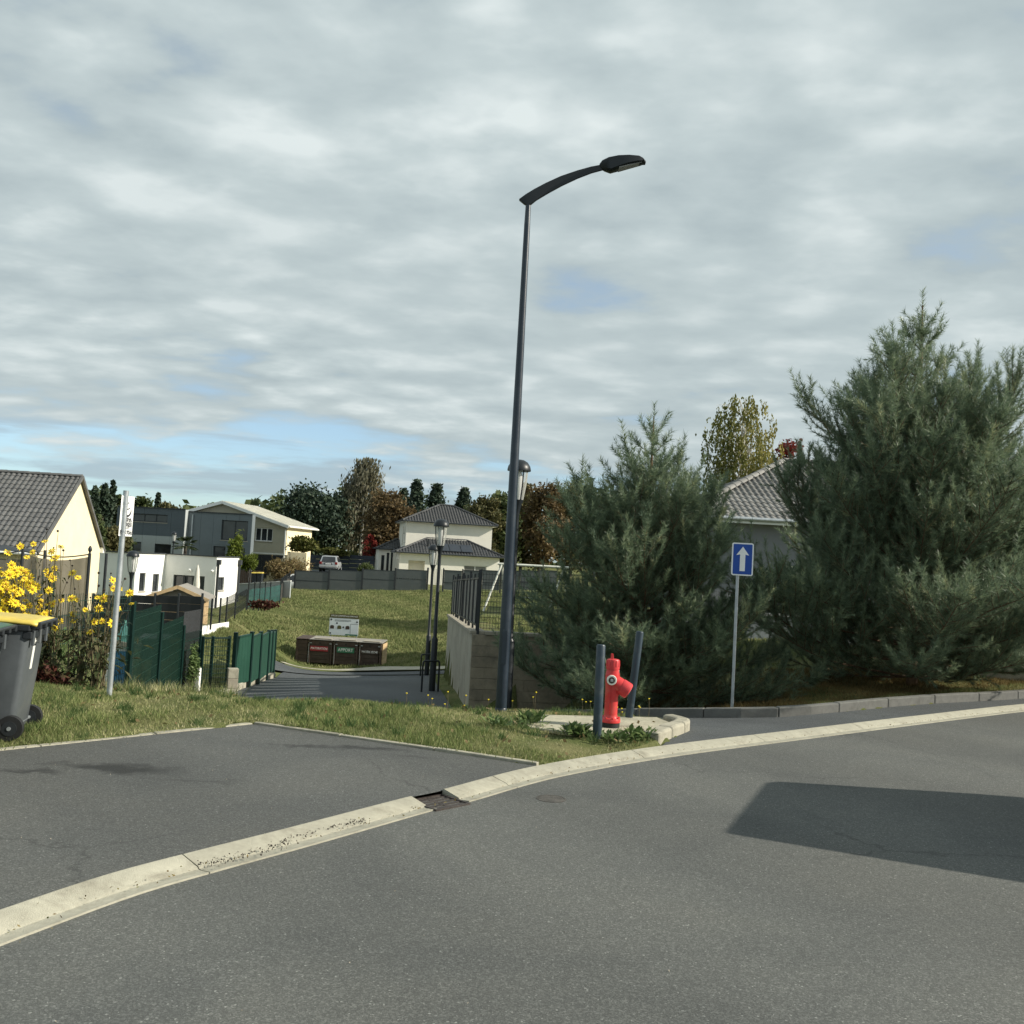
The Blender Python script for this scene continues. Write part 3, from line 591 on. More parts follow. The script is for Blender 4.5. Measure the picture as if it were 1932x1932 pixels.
# one-way sign
sgx = at(1381, 1334, 13.2); z0 = zg(sgx[0], 13.2)+.02
sg = thing('one_way_sign', 'blue one-way sign with white up arrow on a galvanised post by the pines', 'traffic sign', (sgx[0], 13.2, z0), rad(-6))
tp = at(1390, 1030, 13.2); hs = float(tp[2]-z0)
mb = MB(); mb.box(-.02, -.013, -.1, .02, .013, hs-.03); mb.build('post', 'galvanised', sg, bevel=.004)
cx = .055; pw, ph = .148, .228; zc_ = float(at(1397, 1055, 13.2)[2]-z0)
def rrect(w, h, r, y, cx=0., cz=0., n=5):
    o = []
    for (sx, sz, a0) in ((1, 1, 0), (-1, 1, 90), (-1, -1, 180), (1, -1, 270)):
        for i in range(n+1): a = rad(a0+90*i/n); o.append((cx+sx*(w-r)+r*math.cos(a), y, cz+sz*(h-r)+r*math.sin(a)))
    return o
mb = MB(); mb.prism(rrect(pw, ph, .03, -.016, cx, zc_), (0, -.022, 0)); pl = mb.build('plate', 'sign_white', sg)
mb = MB(); mb.prism(rrect(pw-.018, ph-.018, .014, -.0382, cx, zc_), (0, -.002, 0)); mb.build('blue_field', 'sign_blue', pl)
mb = MB(); mb.prism([(cx+x, -.0405, zc_+z) for x, z in ((0, .175), (.088, .055), (.036, .066), (.036, -.165), (-.036, -.165), (-.036, .066), (-.088, .055))], (0, -.0015, 0)); mb.build('arrow', 'sign_white', pl)
for dz in (-.12, .12): mb = MB(); mb.box(cx-.10, -.0155, zc_+dz-.012, cx+.10, .016, zc_+dz+.012); mb.build('bracket', 'galvanised', sg)
# estate name flag sign on the left
sb = gnd(205, 1320, .0); sp = thing('flag_sign', 'white estate name panel on a galvanised pole beside the yellow flowers', 'sign', (sb[0], sb[1], -.02))
ht = float(at(232, 922, sb[1])[2]); tx = .02
mb = MB(); mb.tube([(0, 0, -.1), (tx*.5, 0, ht/2), (tx, 0, ht)], .030, 16); mb.build('pole', 'galvanised', sp, smooth=50)
zt_, zb_ = float(at(236, 932, sb[1])[2]), float(at(230, 1008, sb[1])[2]); PA = rad(71)
pan = bpy.data.objects.new('panel', None)
mb = MB(); nseg = 8; ph_ = (zt_-zb_)
def pcurve(t): return (t*.20*math.cos(PA)-.016, t*.20*math.sin(PA)-.02)
pts = [pcurve(i/nseg) for i in range(nseg+1)]
for (x, y) in pts: mb.v += [(x+.01, y-.034, zb_), (x+.014, y-.034, zt_), (x+.01, y-.022, zb_), (x+.014, y-.022, zt_)]
for i in range(nseg):
    a = i*4; c = a+4
    for f in ((a, c, c+1, a+1), (a+2, a+3, c+3, c+2), (a+1, c+1, c+3, a+3), (a, a+2, c+2, c)): mb.f.append(f); mb.m.append(0)
mb.f += [(0, 1, 3, 2), (nseg*4, nseg*4+2, nseg*4+3, nseg*4+1)]; mb.m += [0, 0]
pn = mb.build('panel', 'sign_white', sp, smooth=50)
rt = (rad(90), 0, PA)
def onp(t, z): x, y = pcurve(t); nn = Vector((math.sin(PA), -math.cos(PA), 0)); return (x+.012+nn.x*.010, y-.034+nn.y*.010, z)
for txt, z, s in (('ESPA', zb_+ph_*.40, .062), ('HABI', zb_+ph_*.285, .062), ('Les No', zb_+ph_*.10, .062)): put_text(txt, s*1.12, 'ink_black', pn, onp(.55, z), rt, .95)
mb = MB()
for i in range(22):
    a0 = rad(70+i*13.5); a1 = rad(70+(i+1)*13.5); r1, r2 = .066, .066-.020*math.sin(math.pi*(i+.5)/22)-.003
    P_ = [(math.cos(a_)*r_*.9, math.sin(a_)*r_*1.25) for a_, r_ in ((a0, r1), (a1, r1), (a1, r2), (a0, r2))]
    mb.prism([(px, py, 0) for px, py in P_], (0, 0, .002))
mb.prism([(-.03, -.012, 0), (.03, .012, 0), (.03, .024, 0), (-.03, 0, 0)], (0, 0, .002))
lg = mb.build('emblem', 'ink_black', pn); lg.location = onp(.52, zb_+ph_*.66); lg.rotation_euler = rt
mb = MB(); mb.box(-.05, -.002, 0, .05, .002, .002); ln = mb.build('rule', 'ink_black', pn); ln.location = onp(.52, zb_+ph_*.21); ln.rotation_euler = rt
for z in (zb_+.06, zt_-.08): mb = MB(); mb.lathe([(.034, z-.012), (.034, z+.012)], 16, (tx*.9, 0, 0)); mb.build('clamp', 'galvanised', sp)
# wheelie bins
def wheelie(name, label, loc, rotz, lid, sc_=1., wheels=True):
    t = thing(name, label, 'wheelie bin', loc, rotz, 'wheelie bins by the parking bay'); t.scale = (sc_,)*3
    # local: x = depth (handle and wheels at +x), y = width, z up
    mb = MB(); sec = [(.06, .235, -.30, .26), (.10, .24, -.30, .27), (.50, .265, -.335, .31), (.93, .285, -.37, .345)]
    ring = []
    for z, hw, xa, xb in sec:
        r = .05; pts = []
        for (sx, sy, a0) in ((xb-r, hw-r, 0), (xa+r, hw-r, 90), (xa+r, -hw+r, 180), (xb-r, -hw+r, 270)):
            for i in range(4): a = rad(a0+30*i); pts.append((sx+r*math.cos(a), sy+r*math.sin(a), z))
        ring.append(pts)
    nn = 16
    for p in ring: mb.v += p
    for i in range(len(ring)-1):
        for j in range(nn): mb.f.append((i*nn+j, i*nn+(j+1) % nn, (i+1)*nn+(j+1) % nn, (i+1)*nn+j)); mb.m.append(0)
    mb.f += [tuple(range(nn-1, -1, -1)), tuple((len(ring)-1)*nn+j for j in range(nn))]; mb.m += [0, 0]
    body = mb.build('body', 'bin_grey', t, smooth=45)
    mb = MB(); mb.box(-.395, -.305, .925, .36, .305, .985); mb.build('rim', 'bin_dark', body, bevel=.012)
    for y in (-.2, 0., .2): mb = MB(); mb.box(.352, y-.02, .80, .375, y+.02, .925); mb.build('stiffener', 'bin_grey', body, bevel=.004)
    mb = MB(); mb.box(.30, -.29, .86, .37, .29, .922); mb.build('comb_lip', 'bin_dark', body, bevel=.006)
    mb = MB(); mb.tube([(.42, -.27, .99), (.42, .27, .99)], .018, 10); hd = mb.build('handle', 'bin_dark', t, smooth=40)
    for y in (-.26, -.09, .09, .26): mb = MB(); mb.box(.34, y-.022, .945, .44, y+.022, 1.005); mb.build('hinge', 'bin_dark', hd, bevel=.008)
    mb = MB(); prof_ = [(.415, 1.006), (.36, 1.018), (.18, 1.032), (-.05, 1.040), (-.28, 1.030), (-.40, 1.005), (-.425, .975)]
    for x, z in prof_:
        for y, dz in ((-.312, -.022), (-.27, 0), (-.12, .008), (.12, .008), (.27, 0), (.312, -.022)): mb.v.append((x, y, z+dz))
    for i in range(6):
        for j in range(5): mb.f.append((i*6+j, i*6+j+1, (i+1)*6+j+1, (i+1)*6+j)); mb.m.append(0)
    lo_ = mb.build('lid', lid, t, smooth=40); md = lo_.modifiers.new('thick', 'SOLIDIFY'); md.thickness = .02
    for y in (-.29, .29):
        mb = MB(); mb.tube([(.26, y-.03, .105), (.26, y+.03, .105)], [.105, .105], 24); wh_ = mb.build('wheel', 'black_rubber', t, smooth=40)
        mb = MB(); mb.tube([(.26, y-.034, .105), (.26, y+.034, .105)], [.062, .062], 18); mb.build('rim', 'bin_dark', wh_, smooth=40)
        mb = MB(); mb.tube([(.26, y-.04, .105), (.26, y+.04, .105)], [.017, .017], 10); mb.build('hub', 'galvanised', wh_, smooth=40)
    mb = MB(); mb.tube([(.26, -.3, .105), (.26, .3, .105)], .012, 8); mb.build('axle', 'galvanised', t)
    return t, body
wb, body = wheelie('wheelie_bin', 'grey wheelie bin with a yellow lid standing beside the flowers', (-4.47, 8.33, .02), rad(12), 'bin_yellow', 1.0)
mb = MB(); mb.box(.0, -.030, -.10, .004, .030, .10); st = mb.build('sticker', 'white_label', body); st.location = (.327, -.05, .68); st.rotation_euler = (0, rad(5.0), 0)
mb = MB(); mb.box(.0, -.05, .135, .004, .05, .15); mb.box(0, -.008, .12, .0045, .008, .19); st = mb.build('mark', 'white_label', body); st.location = (.327, -.05, .68); st.rotation_euler = (0, rad(5.0), 0)
wb2, _ = wheelie('wheelie_bin', 'grey wheelie bin with a dark green lid', (-4.50, 7.70, .02), rad(12), 'bin_green', .98)
# ------------------------------------------------------------------ walls and fences along the lane
def P2(u, D): q = at(u, 1100, D); return np.array([q[0], q[1]])
# retaining wall: rendered side along the lane, block face towards the road, cap stones on top
cA = P2(897, 17.5); cB = P2(849, 27.5); cC = np.array([3.3, 17.87])
rw = thing('retaining_wall', 'block retaining wall with rendered side and cap stones below the railing', 'wall', (0, 0, 0))
zA, zB = .37, .05
dAB = (cB-cA)/np.linalg.norm(cB-cA); nAB = np.array([-dAB[1], dAB[0]])*-1    # towards the garden (right)
if nAB[0] < 0: nAB = -nAB
LAB = np.linalg.norm(cB-cA); npan = 6
for i in range(npan):
    a = cA+dAB*(LAB*i/npan+.006+(.12 if i == 0 else 0)); b = cA+dAB*(LAB*(i+1)/npan-.006); za = zA+(zB-zA)*i/npan; zb = zA+(zB-zA)*(i+1)/npan
    mb = MB(); w_ = nAB*.2; g0, g1 = zg(*a)-.4, zg(*b)-.4
    mb.hexa([(*a, g0), (*(a+w_), g0), (*(b+w_), g1), (*b, g1), (*a, za), (*(a+w_), za), (*(b+w_), zb), (*b, zb)]); mb.build('render_panel', 'wall_render', rw)
    mb = MB(); o_ = -nAB*.04; a2 = a-dAB*(.04 if i == 0 else 0)
    mb.hexa([(*(a2+o_), za+.002), (*(a2+w_*1.3), za+.002), (*(b+w_*1.3), zb+.002), (*(b+o_), zb+.002), (*(a2+o_), za+.062), (*(a2+w_*1.3), za+.062), (*(b+w_*1.3), zb+.062), (*(b+o_), zb+.062)]); mb.build('cap_stone', 'cap_stone', rw, bevel=.008)
dAC = (cC-cA)/np.linalg.norm(cC-cA); nAC = np.array([-dAC[1], dAC[0]]); LAC = np.linalg.norm(cC-cA)
blk = MB(); blk.box(.003, 0, .003, .497, .18, .197); blkm = blk.mesh('block', 'block_wall')
angAC = math.atan2(dAC[1], dAC[0]); rows = 8
for r in range(rows):
    off = -.25 if r % 2 else 0.
    for c in range(int(LAC/.5)+1):
        x0 = c*.5+off
        if x0 < -.3: continue
        p = cA+dAC*max(x0, 0); o = bpy.data.objects.new('block', blkm); col.objects.link(o); o.parent = rw
        o.location = (p[0]-nAC[0]*random.uniform(0, .006), p[1]-nAC[1]*random.uniform(0, .006), zA-.2*(r+1)); o.rotation_euler = (0, 0, angAC)
        if x0 < 0: o.scale = (.5, 1, 1)
mb = MB(); q0 = cA+dAC*.01+nAC*.03; q1 = cC+nAC*.03
mb.hexa([(*q0, -1.5), (*q1, -1.5), (*(q1+nAC*.14), -1.5), (*(q0+nAC*.14), -1.5), (*q0, zA-.002), (*q1, zA-.002), (*(q1+nAC*.14), zA-.002), (*(q0+nAC*.14), zA-.002)]); mb.build('mortar_core', 'wall_render', rw)
for i in range(int(LAC)):
    a = cA+dAC*(i+.004+(.22 if i == 0 else 0)); b = cA+dAC*(i+.996); o_ = -nAC*.04; w_ = nAC*.24; mb = MB()
    mb.hexa([(*(a+o_), zA+.004), (*(b+o_), zA+.004), (*(b+w_), zA+.004), (*(a+w_), zA+.004), (*(a+o_), zA+.066), (*(b+o_), zA+.066), (*(b+w_), zA+.066), (*(a+w_), zA+.066)]); mb.build('cap_stone', 'cap_stone', rw, bevel=.008)
# railing on the lane side
rl = thing('railing', 'dark steel railing of upright bars and slats on the retaining wall beside the lane', 'railing', (0, 0, 0))
def rp(t, z): q = cA+dAB*t+nAB*.09; f_ = t/LAB; return (q[0], q[1], zA+(zB-zA)*f_+.062+z)
for i in range(5):
    t = .12+i*(LAB-.3)/4; mb = MB(); mb.bar(rp(t, 0), rp(t, 1.14), .05); mb.build('post', 'rail_dark', rl)
for z in (.10, .98): mb = MB(); mb.bar(rp(.1, z), rp(LAB-.1, z), .035); mb.build('rail', 'rail_dark', rl)
for i in range(10):
    t = .3+i*(LAB-.55)/9; mb = MB(); mb.bar(rp(t, .0), rp(t, 1.08), .04); mb.build('bar', 'rail_dark', rl)
    if i < 9:
        w_ = (LAB-.55)/9; mb = MB(); mb.bar(rp(t+w_*.30, .12), rp(t+w_*.30, .96), .03, .012, up=(dAB[0], dAB[1], 0)); mb.build('bar', 'rail_dark', rl)
        mb = MB(); a0, a1 = rp(t+w_*.38, 0), rp(t+w_*.92, 0); mb.hexa([(a0[0]-.006, a0[1], a0[2]+.13), (a0[0]+.006, a0[1], a0[2]+.13), (a1[0]+.006, a1[1], a1[2]+.13), (a1[0]-.006, a1[1], a1[2]+.13), (a0[0]-.006, a0[1], a0[2]+.95), (a0[0]+.006, a0[1], a0[2]+.95), (a1[0]+.006, a1[1], a1[2]+.95), (a1[0]-.006, a1[1], a1[2]+.95)]); mb.build('slat', 'rail_slat', rl)
# rigid wire panels
def wire_panel(name, A, B, zA0, zB0, h, mat, parent, dx=.05, dz=.2, r=.0028, folds=True, offs=0.):
    A = np.array(A); B = np.array(B); d = (B-A); Ln = np.linalg.norm(d); d = d/Ln; nn = np.array([-d[1], d[0]]); mb = MB()
    def pt(s, z, o=0.): return (A[0]+d[0]*s+nn[0]*o, A[1]+d[1]*s+nn[1]*o, zA0+(zB0-zA0)*s/Ln+z)
    for s in np.arange(.02, Ln-.01, dx): mb.bar(pt(s, 0), pt(s, h), r*2)
    for z in np.arange(.02, h+.01, dz):
        mb.bar(pt(0, z), pt(Ln, z), r*2.6)
    return mb.build(name, mat, parent)
def fence_run(root, pts, h, pm, wm, dx=.05, dz=.2, screen=None, sh=None, post=.06, r=.0028, solid=None, post_extra=.05):
    for i, (A, zA_) in enumerate(pts):
        mb = MB(); mb.box(A[0]-post/2, A[1]-post/2, zA_-.15, A[0]+post/2, A[1]+post/2, zA_+h+post_extra); mb.build('post', pm, root, bevel=.004)
        if i+1 < len(pts):
            B, zB_ = pts[i+1]; A_ = np.array(A); B_ = np.array(B); d = (B_-A_)/np.linalg.norm(B_-A_); a = A_+d*post*.55; b = B_-d*post*.55; zz = (zA_+zB_)/2
            if wm: wire_panel('wire_panel', a, b, zz+.03, zz+.03, h, wm, root, dx, dz, r)
            if screen:
                n_ = np.array([-d[1], d[0]])*.012; hh = sh or h-.03; mb = MB()
                mb.hexa([(*(a-n_*0+n_), zz+.05), (*(b+n_), zz+.05), (*(b+n_*1.3), zz+.05), (*(a+n_*1.3), zz+.05), (*(a+n_), zz+hh), (*(b+n_), zz+hh), (*(b+n_*1.3), zz+hh), (*(a+n_*1.3), zz+hh)]); mb.build('screen', screen, root)
fa = [(P2(-110, 11.9), -.1), (P2(97, 13.2), -.42), (P2(254, 15.3), -.80), (P2(309, 17.8), -1.13), (P2(352, 20.4), -1.58)]
gf = thing('mesh_fence', 'green wire mesh fence with screening stepping down behind the flowers', 'fence', (0, 0, 0))
fence_run(gf, fa[:3], 1.53, 'post_green', 'fence_green', .05, .2, None, post=.07)
fence_run(gf, fa[2:], 1.53, 'post_green', 'fence_green', .05, .2, 'screen_green', 1.50, post=.08)
fence_run(gf, [fa[4], (P2(385, 21.6), -1.66)], 1.40, 'post_green', 'fence_green', .05, .2, 'screen_black', 1.9, post=.06)
# gate, its posts, block pillars
gA, gB = P2(391, 21.2), P2(443, 21.6)
gt = thing('garden_gate', 'green wire mesh garden gate between a white post and a block pillar', 'gate', (0, 0, 0))
zgt = 1.78-(1306-1027)/1780*21.4
wire_panel('mesh', gA+np.array([.06, 0]), gB, zgt+.03, zgt+.03, 1.2, 'post_green', gt, .055, .1, .004)
for q in (gA, gB-np.array([.03, 0]), (gA*.65+gB*.35), ): mb = MB(); mb.box(q[0]-.03, q[1]-.03, zgt-.1, q[0]+.03, q[1]+.03, zgt+1.28); mb.build('post', 'post_green', gt, bevel=.005)
mb = MB(); mb.bar((gA[0], gA[1], zgt+1.24), (gB[0], gB[1], zgt+1.24), .035); mb.build('top_rail', 'post_green', gt)
wp = P2(385, 20.9); t = thing('concrete_post', 'slim white concrete post at the ivy end of the fence', 'post', (wp[0], wp[1], zg(*wp)-.05)); mb = MB(); mb.box(-.06, -.06, -.1, .06, .06, .66); mb.build('shaft', 'white_render', t, bevel=.01)
bp = P2(451, 21.3); t = thing('block_pillar', 'low pale block gate pillar beside the lane kerb', 'pillar', (bp[0], bp[1], zg(*bp)-.08), rad(24))
for i, z in enumerate((0, .22, .44)): mb = MB(); mb.box(-.11, -.11, z+.003, .11, .11, z+.217); mb.build('block', 'cap_stone' if i % 2 else 'kerb_concrete', t, bevel=.006)
# solid green fence going away along the lane
sfp = [(P2(u, D), 1.78-(v-(1055-.0542*(966-u)))/1780*D) for u, D, v in ((452, 22.3, 1300), (482, 23.4, 1290), (499, 24.6, 1284), (514, 26., 1277), (520, 27.2, 1272), (526, 28.2, 1268))]
sf = thing('panel_fence', 'solid green panel fence with dark posts running along the lane kerb', 'fence', (0, 0, 0))
for i, (A, z_) in enumerate(sfp):
    z_ = zg(*A)+.05; mb = MB(); mb.box(A[0]-.045, A[1]-.05, z_-.2, A[0]+.045, A[1]+.05, z_+1.30); mb.build('post', 'post_green', sf, bevel=.006)
    if i < 5:
        B = sfp[i+1][0]; d = (B-A)/np.linalg.norm(B-A); zb = zg(*B)+.05; zz = z_*.5+zb*.5; nn = np.array([-d[1], d[0]])*.012; a = A+d*.05; b = B-d*.05
        nbo = 5
        for k in range(nbo):
            s0 = a+(b-a)*k/nbo+d*.003; s1 = a+(b-a)*(k+1)/nbo-d*.003; mb = MB()
            mb.hexa([(*(s0-nn), zz+.06), (*(s1-nn), zz+.06), (*(s1+nn), zz+.06), (*(s0+nn), zz+.06), (*(s0-nn), zz+1.17), (*(s1-nn), zz+1.17), (*(s1+nn), zz+1.17), (*(s0+nn), zz+1.17)]); mb.build('board', 'panel_green', sf)
        mb = MB(); mb.bar((*a, zz+1.20), (*b, zz+1.20), .04, .05); mb.build('top_rail', 'fence_green', sf)
# pedestrian lamps
def ped_lamp(base, label, h=4.0, sc_=1.):
    t = thing('lamp_post', label, 'lamp post', base, 0, 'lantern posts along the lane'); t.scale = (sc_,)*3; hp = h-.74
    mb = MB(); mb.lathe([(.075, -.1), (.075, 1.2), (.062, 1.23), (.045, 1.26), (.038, hp-.2), (.040, hp-.1), (.055, hp), (.085, hp+.10), (.09, hp+.12)], 16); mb.build('pole', 'lamp_black', t, smooth=40)
    mb = MB(); mb.lathe([(.088, hp+.12), (.125, hp+.35), (.142, hp+.57)], 20, caps=False); hd = mb.build('lantern', 'lamp_glass', t, smooth=60)
    mb = MB(); mb.lathe([(.03, hp+.12), (.05, hp+.2), (.06, hp+.45), (.04, hp+.55)], 12); mb.build('reflector', 'frame_white', hd, smooth=60)
    for k in range(4):
        a = k*math.pi/2+.5; mb = MB(); mb.tube([(.092*math.cos(a), .092*math.sin(a), hp+.12), (.129*math.cos(a), .129*math.sin(a), hp+.35), (.146*math.cos(a), .146*math.sin(a), hp+.58)], .010, 6); mb.build('strut', 'lamp_black', hd)
    mb = MB(); mb.lathe([(.18, hp+.565), (.183, hp+.585), (.17, hp+.64), (.13, hp+.70), (.07, hp+.735), (.0, hp+.745)], 20); mb.build('cap', 'lamp_black', t, smooth=50)
    return t
lp1 = P2(968, 14.5); ped_lamp((lp1[0], 14.5, float(at(990, 868, 14.5)[2])-4.0), 'lantern lamp post standing half hidden behind the tall street lamp')
lp2 = P2(824, 22.); ped_lamp((lp2[0]+.03, 22., float(at(845, 980, 22)[2])-4.0), 'lantern lamp post with a hoop guard at the foot of the block wall')
lp3 = P2(813, 29.); ped_lamp((lp3[0]+.03, 29., float(at(828, 1028, 29)[2])-4.0), 'lantern lamp post on the lane corner beyond the hooped one')
lp4 = P2(247, 27.5); ped_lamp((lp4[0], 27.5, float(at(251, 1039, 27.5)[2])-4.0), 'lantern lamp post in front of the white flat-roofed house')
lp5 = P2(322, 62.); ped_lamp((lp5[0], 62., float(at(324, 1003, 62)[2])-4.4), 'lantern lamp post seen against the grey cladded house', 4.4, 1.0)
def hoop(A, B, h, label):
    zA_, zB_ = zg(*A), zg(*B); A = Vector((A[0], A[1], zA_)); B = Vector((B[0], B[1], zB_)); up_ = Vector((0, 0, h)); mb = MB()
    t = thing('hoop_guard', label, 'hoop barrier', A); e = (B-A)*.08
    mb.tube([Vector((0, 0, -.1)), up_*.88, up_*.97+e*.3, up_+e, B-A+up_-e, B-A+up_*.97-e*.3, B-A+up_*.88, B-A-Vector((0, 0, .1))], .022, 8); mb.build('hoop', 'lamp_black', t, smooth=60)
    return t
hoop(P2(807, 21.7), P2(838, 21.9), .68, 'black hoop guard in front of the lamp post by the wall')
hoop(P2(803, 28.6), P2(825, 28.8), .62, 'black hoop guard at the lamp post on the lane corner')
# compost bays
cl, cr = P2(567, 38.6), P2(736, 38.4); ang = math.atan2(cr[1]-cl[1], cr[0]-cl[0]); Wc = float(np.linalg.norm(cr-cl)); zc0 = float(at(650, 1255, 38.4)[2])
cb = thing('compost_bays', 'brown wooden three-bay compost box with red and green name plates', 'compost box', (cl[0], cl[1], zc0), ang)
Hc = .94; Dc = 1.0
fx = [0, .50/3.65*Wc, 1.45/3.65*Wc, 2.45/3.65*Wc, 3.42/3.65*Wc, Wc*.955]
def boards(x0, x1, y, n=6, mat='brown_wood', thick=.03):
    for k in range(n):
        z0_ = .02+k*(Hc-.04)/n; mb = MB(); j = random.uniform(-.006, .006); mb.box(x0, y-thick+j, z0_+.004, x1, y+j, z0_+(Hc-.04)/n-.006); mb.build('board', mat, cb)
xe = Wc*.955
boards(.03, .46, 0, 6); bays = [(.56, 1.36), (1.60, 2.40), (2.62, 3.32)]
sc3 = xe/3.45
for a, b in bays: boards(a*sc3, b*sc3, 0, 6)
for x in (0., .50, 1.38, 1.50, 2.42, 2.54, 3.36): mb = MB(); mb.box(x*sc3, -.05, 0, x*sc3+.075, .03, Hc); mb.build('upright', 'brown_wood', cb, bevel=.006)
for k in range(6):
    z0_ = .02+k*(Hc-.04)/6
    mb = MB(); mb.box(xe+.0, .035, z0_+.004, xe+.03, Dc, z0_+(Hc-.04)/6-.006); mb.build('side_board', 'pale_wood', cb)
    mb = MB(); mb.box(-.03, .035, z0_+.004, 0., Dc, z0_+(Hc-.04)/6-.006); mb.build('side_board', 'brown_wood', cb)
    mb = MB(); mb.box(0, Dc-.03, z0_+.004, xe, Dc, z0_+(Hc-.04)/6-.006); mb.build('back_board', 'brown_wood', cb)
for i, (a, b) in enumerate([(-.03, .50), (.52, 1.44), (1.46, 2.46), (2.48, 3.47)]):
    mb = MB(); mb.hexa([(a*sc3, -.07, Hc+.004), (b*sc3, -.07, Hc+.004), (b*sc3, Dc+.03, Hc+.05), (a*sc3, Dc+.03, Hc+.05), (a*sc3, -.07, Hc+.03), (b*sc3, -.07, Hc+.03), (b*sc3, Dc+.03, Hc+.08), (a*sc3, Dc+.03, Hc+.08)])
    mb.build('lid', 'brown_wood' if i == 0 else 'shed_roof', cb, bevel=.005)
for i, (a, b) in enumerate([(.72, 1.40), (1.72, 2.38), (2.68, 3.36)]):
    mb = MB(); mb.hexa([(a*sc3, .02, Hc+.055), (b*sc3, .02, Hc+.055), (b*sc3, .22, Hc+.065), (a*sc3, .22, Hc+.065), (a*sc3, .02, Hc+.068), (b*sc3, .02, Hc+.068), (b*sc3, .22, Hc+.078), (a*sc3, .22, Hc+.078)]); mb.build('lid_batten', 'cap_stone', cb)
for a, b in bays:
    for x in (a-.02, b-.02): mb = MB(); mb.box(x*sc3, -.06, Hc-.14, x*sc3+.09, -.052, Hc-.11); mb.build('latch', 'galvanised', cb)
    mb = MB(); xm = (a+b)/2*sc3; mb.tube([(xm, -.033, Hc-.12), (xm, -.045, Hc-.12)], .035, 12); mb.build('finger_hole', 'black_rubber', cb)
    mb = MB(); mb.bar((a*sc3-.05, -.055, .02), (a*sc3-.05, -.055, Hc-.16), .012); mb.build('rod', 'galvanised', cb)
rt90 = (rad(90), 0, 0)
for txt, xm, z, mat, w_, h_, s, tm, sx in (('MATURATION', .93, .60, 'banner_red', .36, .10, .135, 'sign_white', .78), ('APPORT', 2.0, .60, 'banner_green', .35, .11, .18, 'sign_white', .92), ('MATIÈRE SÈCHE', 2.97, .58, 'brown_wood', .36, .08, .115, 'sign_white', .80)):
    mb = MB(); mb.box((xm-w_)*sc3, -.052, z-h_, (xm+w_)*sc3, -.036, z+h_); pl_ = mb.build('name_plate', mat, cb)
    put_text(txt, s, tm, pl_, (xm*sc3, -.0545, z), rt90, sx)
# notice board behind the bays
q = P2(654, 40.2); nbz = float(at(654, 1200, 40.2)[2])
nbd = thing('notice_board', 'white and olive composting notice board on two thin posts', 'notice board', (q[0], q[1], zg(*q)), rad(-2))
zz0 = float(at(654, 1199, 40.2)[2])-zg(*q); zz1 = float(at(654, 1167, 40.2)[2])-zg(*q); zz2 = float(at(655, 1160, 40.2)[2])-zg(*q); hw = .62
for x in (-.55, .55): mb = MB(); mb.box(x-.02, .01, -.1, x+.02, .05, zz1); mb.build('post', 'galvanised', nbd)
mb = MB(); mb.box(-hw, -.02, zz0, hw, .005, zz1); bd = mb.build('panel', 'board_white', nbd)
mb = MB(); mb.box(-hw, -.024, zz1+.002, hw, .005, zz2+.02); hd_ = mb.build('header', 'board_olive', nbd)
put_text('SITE DE COMPOSTAGE PARTAGÉ', .085, 'sign_white', hd_, (0, -.026, (zz1+zz2)/2+.012), rt90, .9)
for x, m_ in ((-.50, 'brown_wood'), (-.19, 'board_olive'), (.16, 'brown_wood')):
    mb = MB(); c = zz0+.33; pts = [(x-.085, -.021, c-.07), (x+.085, -.021, c-.07)]+[(x+.085*math.cos(a), -.021, c+.03+.05*math.sin(a)) for a in np.linspace(0, math.pi, 8)]; mb.prism(pts, (0, -.003, 0)); mb.build('picture', m_, bd)
mb = MB(); mb.box(.28, -.022, zz0+.08, .292, -.0205, zz1-.22); mb.box(.292, -.022, zz1-.232, .6, -.0205, zz1-.22); mb.build('rule', 'ink_black', bd)
mb = MB(); mb.box(.08, -.0225, zz0+.01, .61, -.0205, zz0+.06); mb.build('footer', 'banner_green', bd)
for k in range(4): mb = MB(); mb.box(-.40, -.022, zz1-.07-k*.022, .30-.1*(k == 3), -.0205, zz1-.063-k*.022); mb.build('text_line', 'ink_black', bd)
for x, z in ((-.55, zz1-.07), (.55, zz1-.13), (-.56, zz0+.07), (-.02, zz0+.34), (-.30, zz0+.5)): mb = MB(); mb.tube([(x, -.0205, z), (x, -.0235, z)], .04, 9); mb.build('figure', 'frame_dark', bd)
# ------------------------------------------------------------------ buildings
class House:
    def __init__(s, name, label, cat, X, Y, z0, rz, group=None):
        s.o = thing(name, label, cat, (X, Y, z0), rz, group); s.X, s.Y, s.z0, s.rz = X, Y, z0, rz; s.c, s.s = math.cos(rz), math.sin(rz)
    def px(s, u, v, y=0., x=None):
        # pixel -> local (x, z) on the vertical plane y = const, or (y, z) on the plane x = const
        d = ray(u, v); n = np.array([-s.s, s.c, 0]) if x is None else np.array([s.c, s.s, 0]); k = y if x is None else x
        o = np.array([s.X, s.Y, s.z0]); t = (k+n@(o-CAM))/(n@d); q = CAM+d*t-o
        return (q[0]*s.c+q[1]*s.s, q[2]) if x is None else (-q[0]*s.s+q[1]*s.c, q[2])
    def world(s, p): return np.array([s.X+p[0]*s.c-p[1]*s.s, s.Y+p[0]*s.s+p[1]*s.c, s.z0+p[2]])
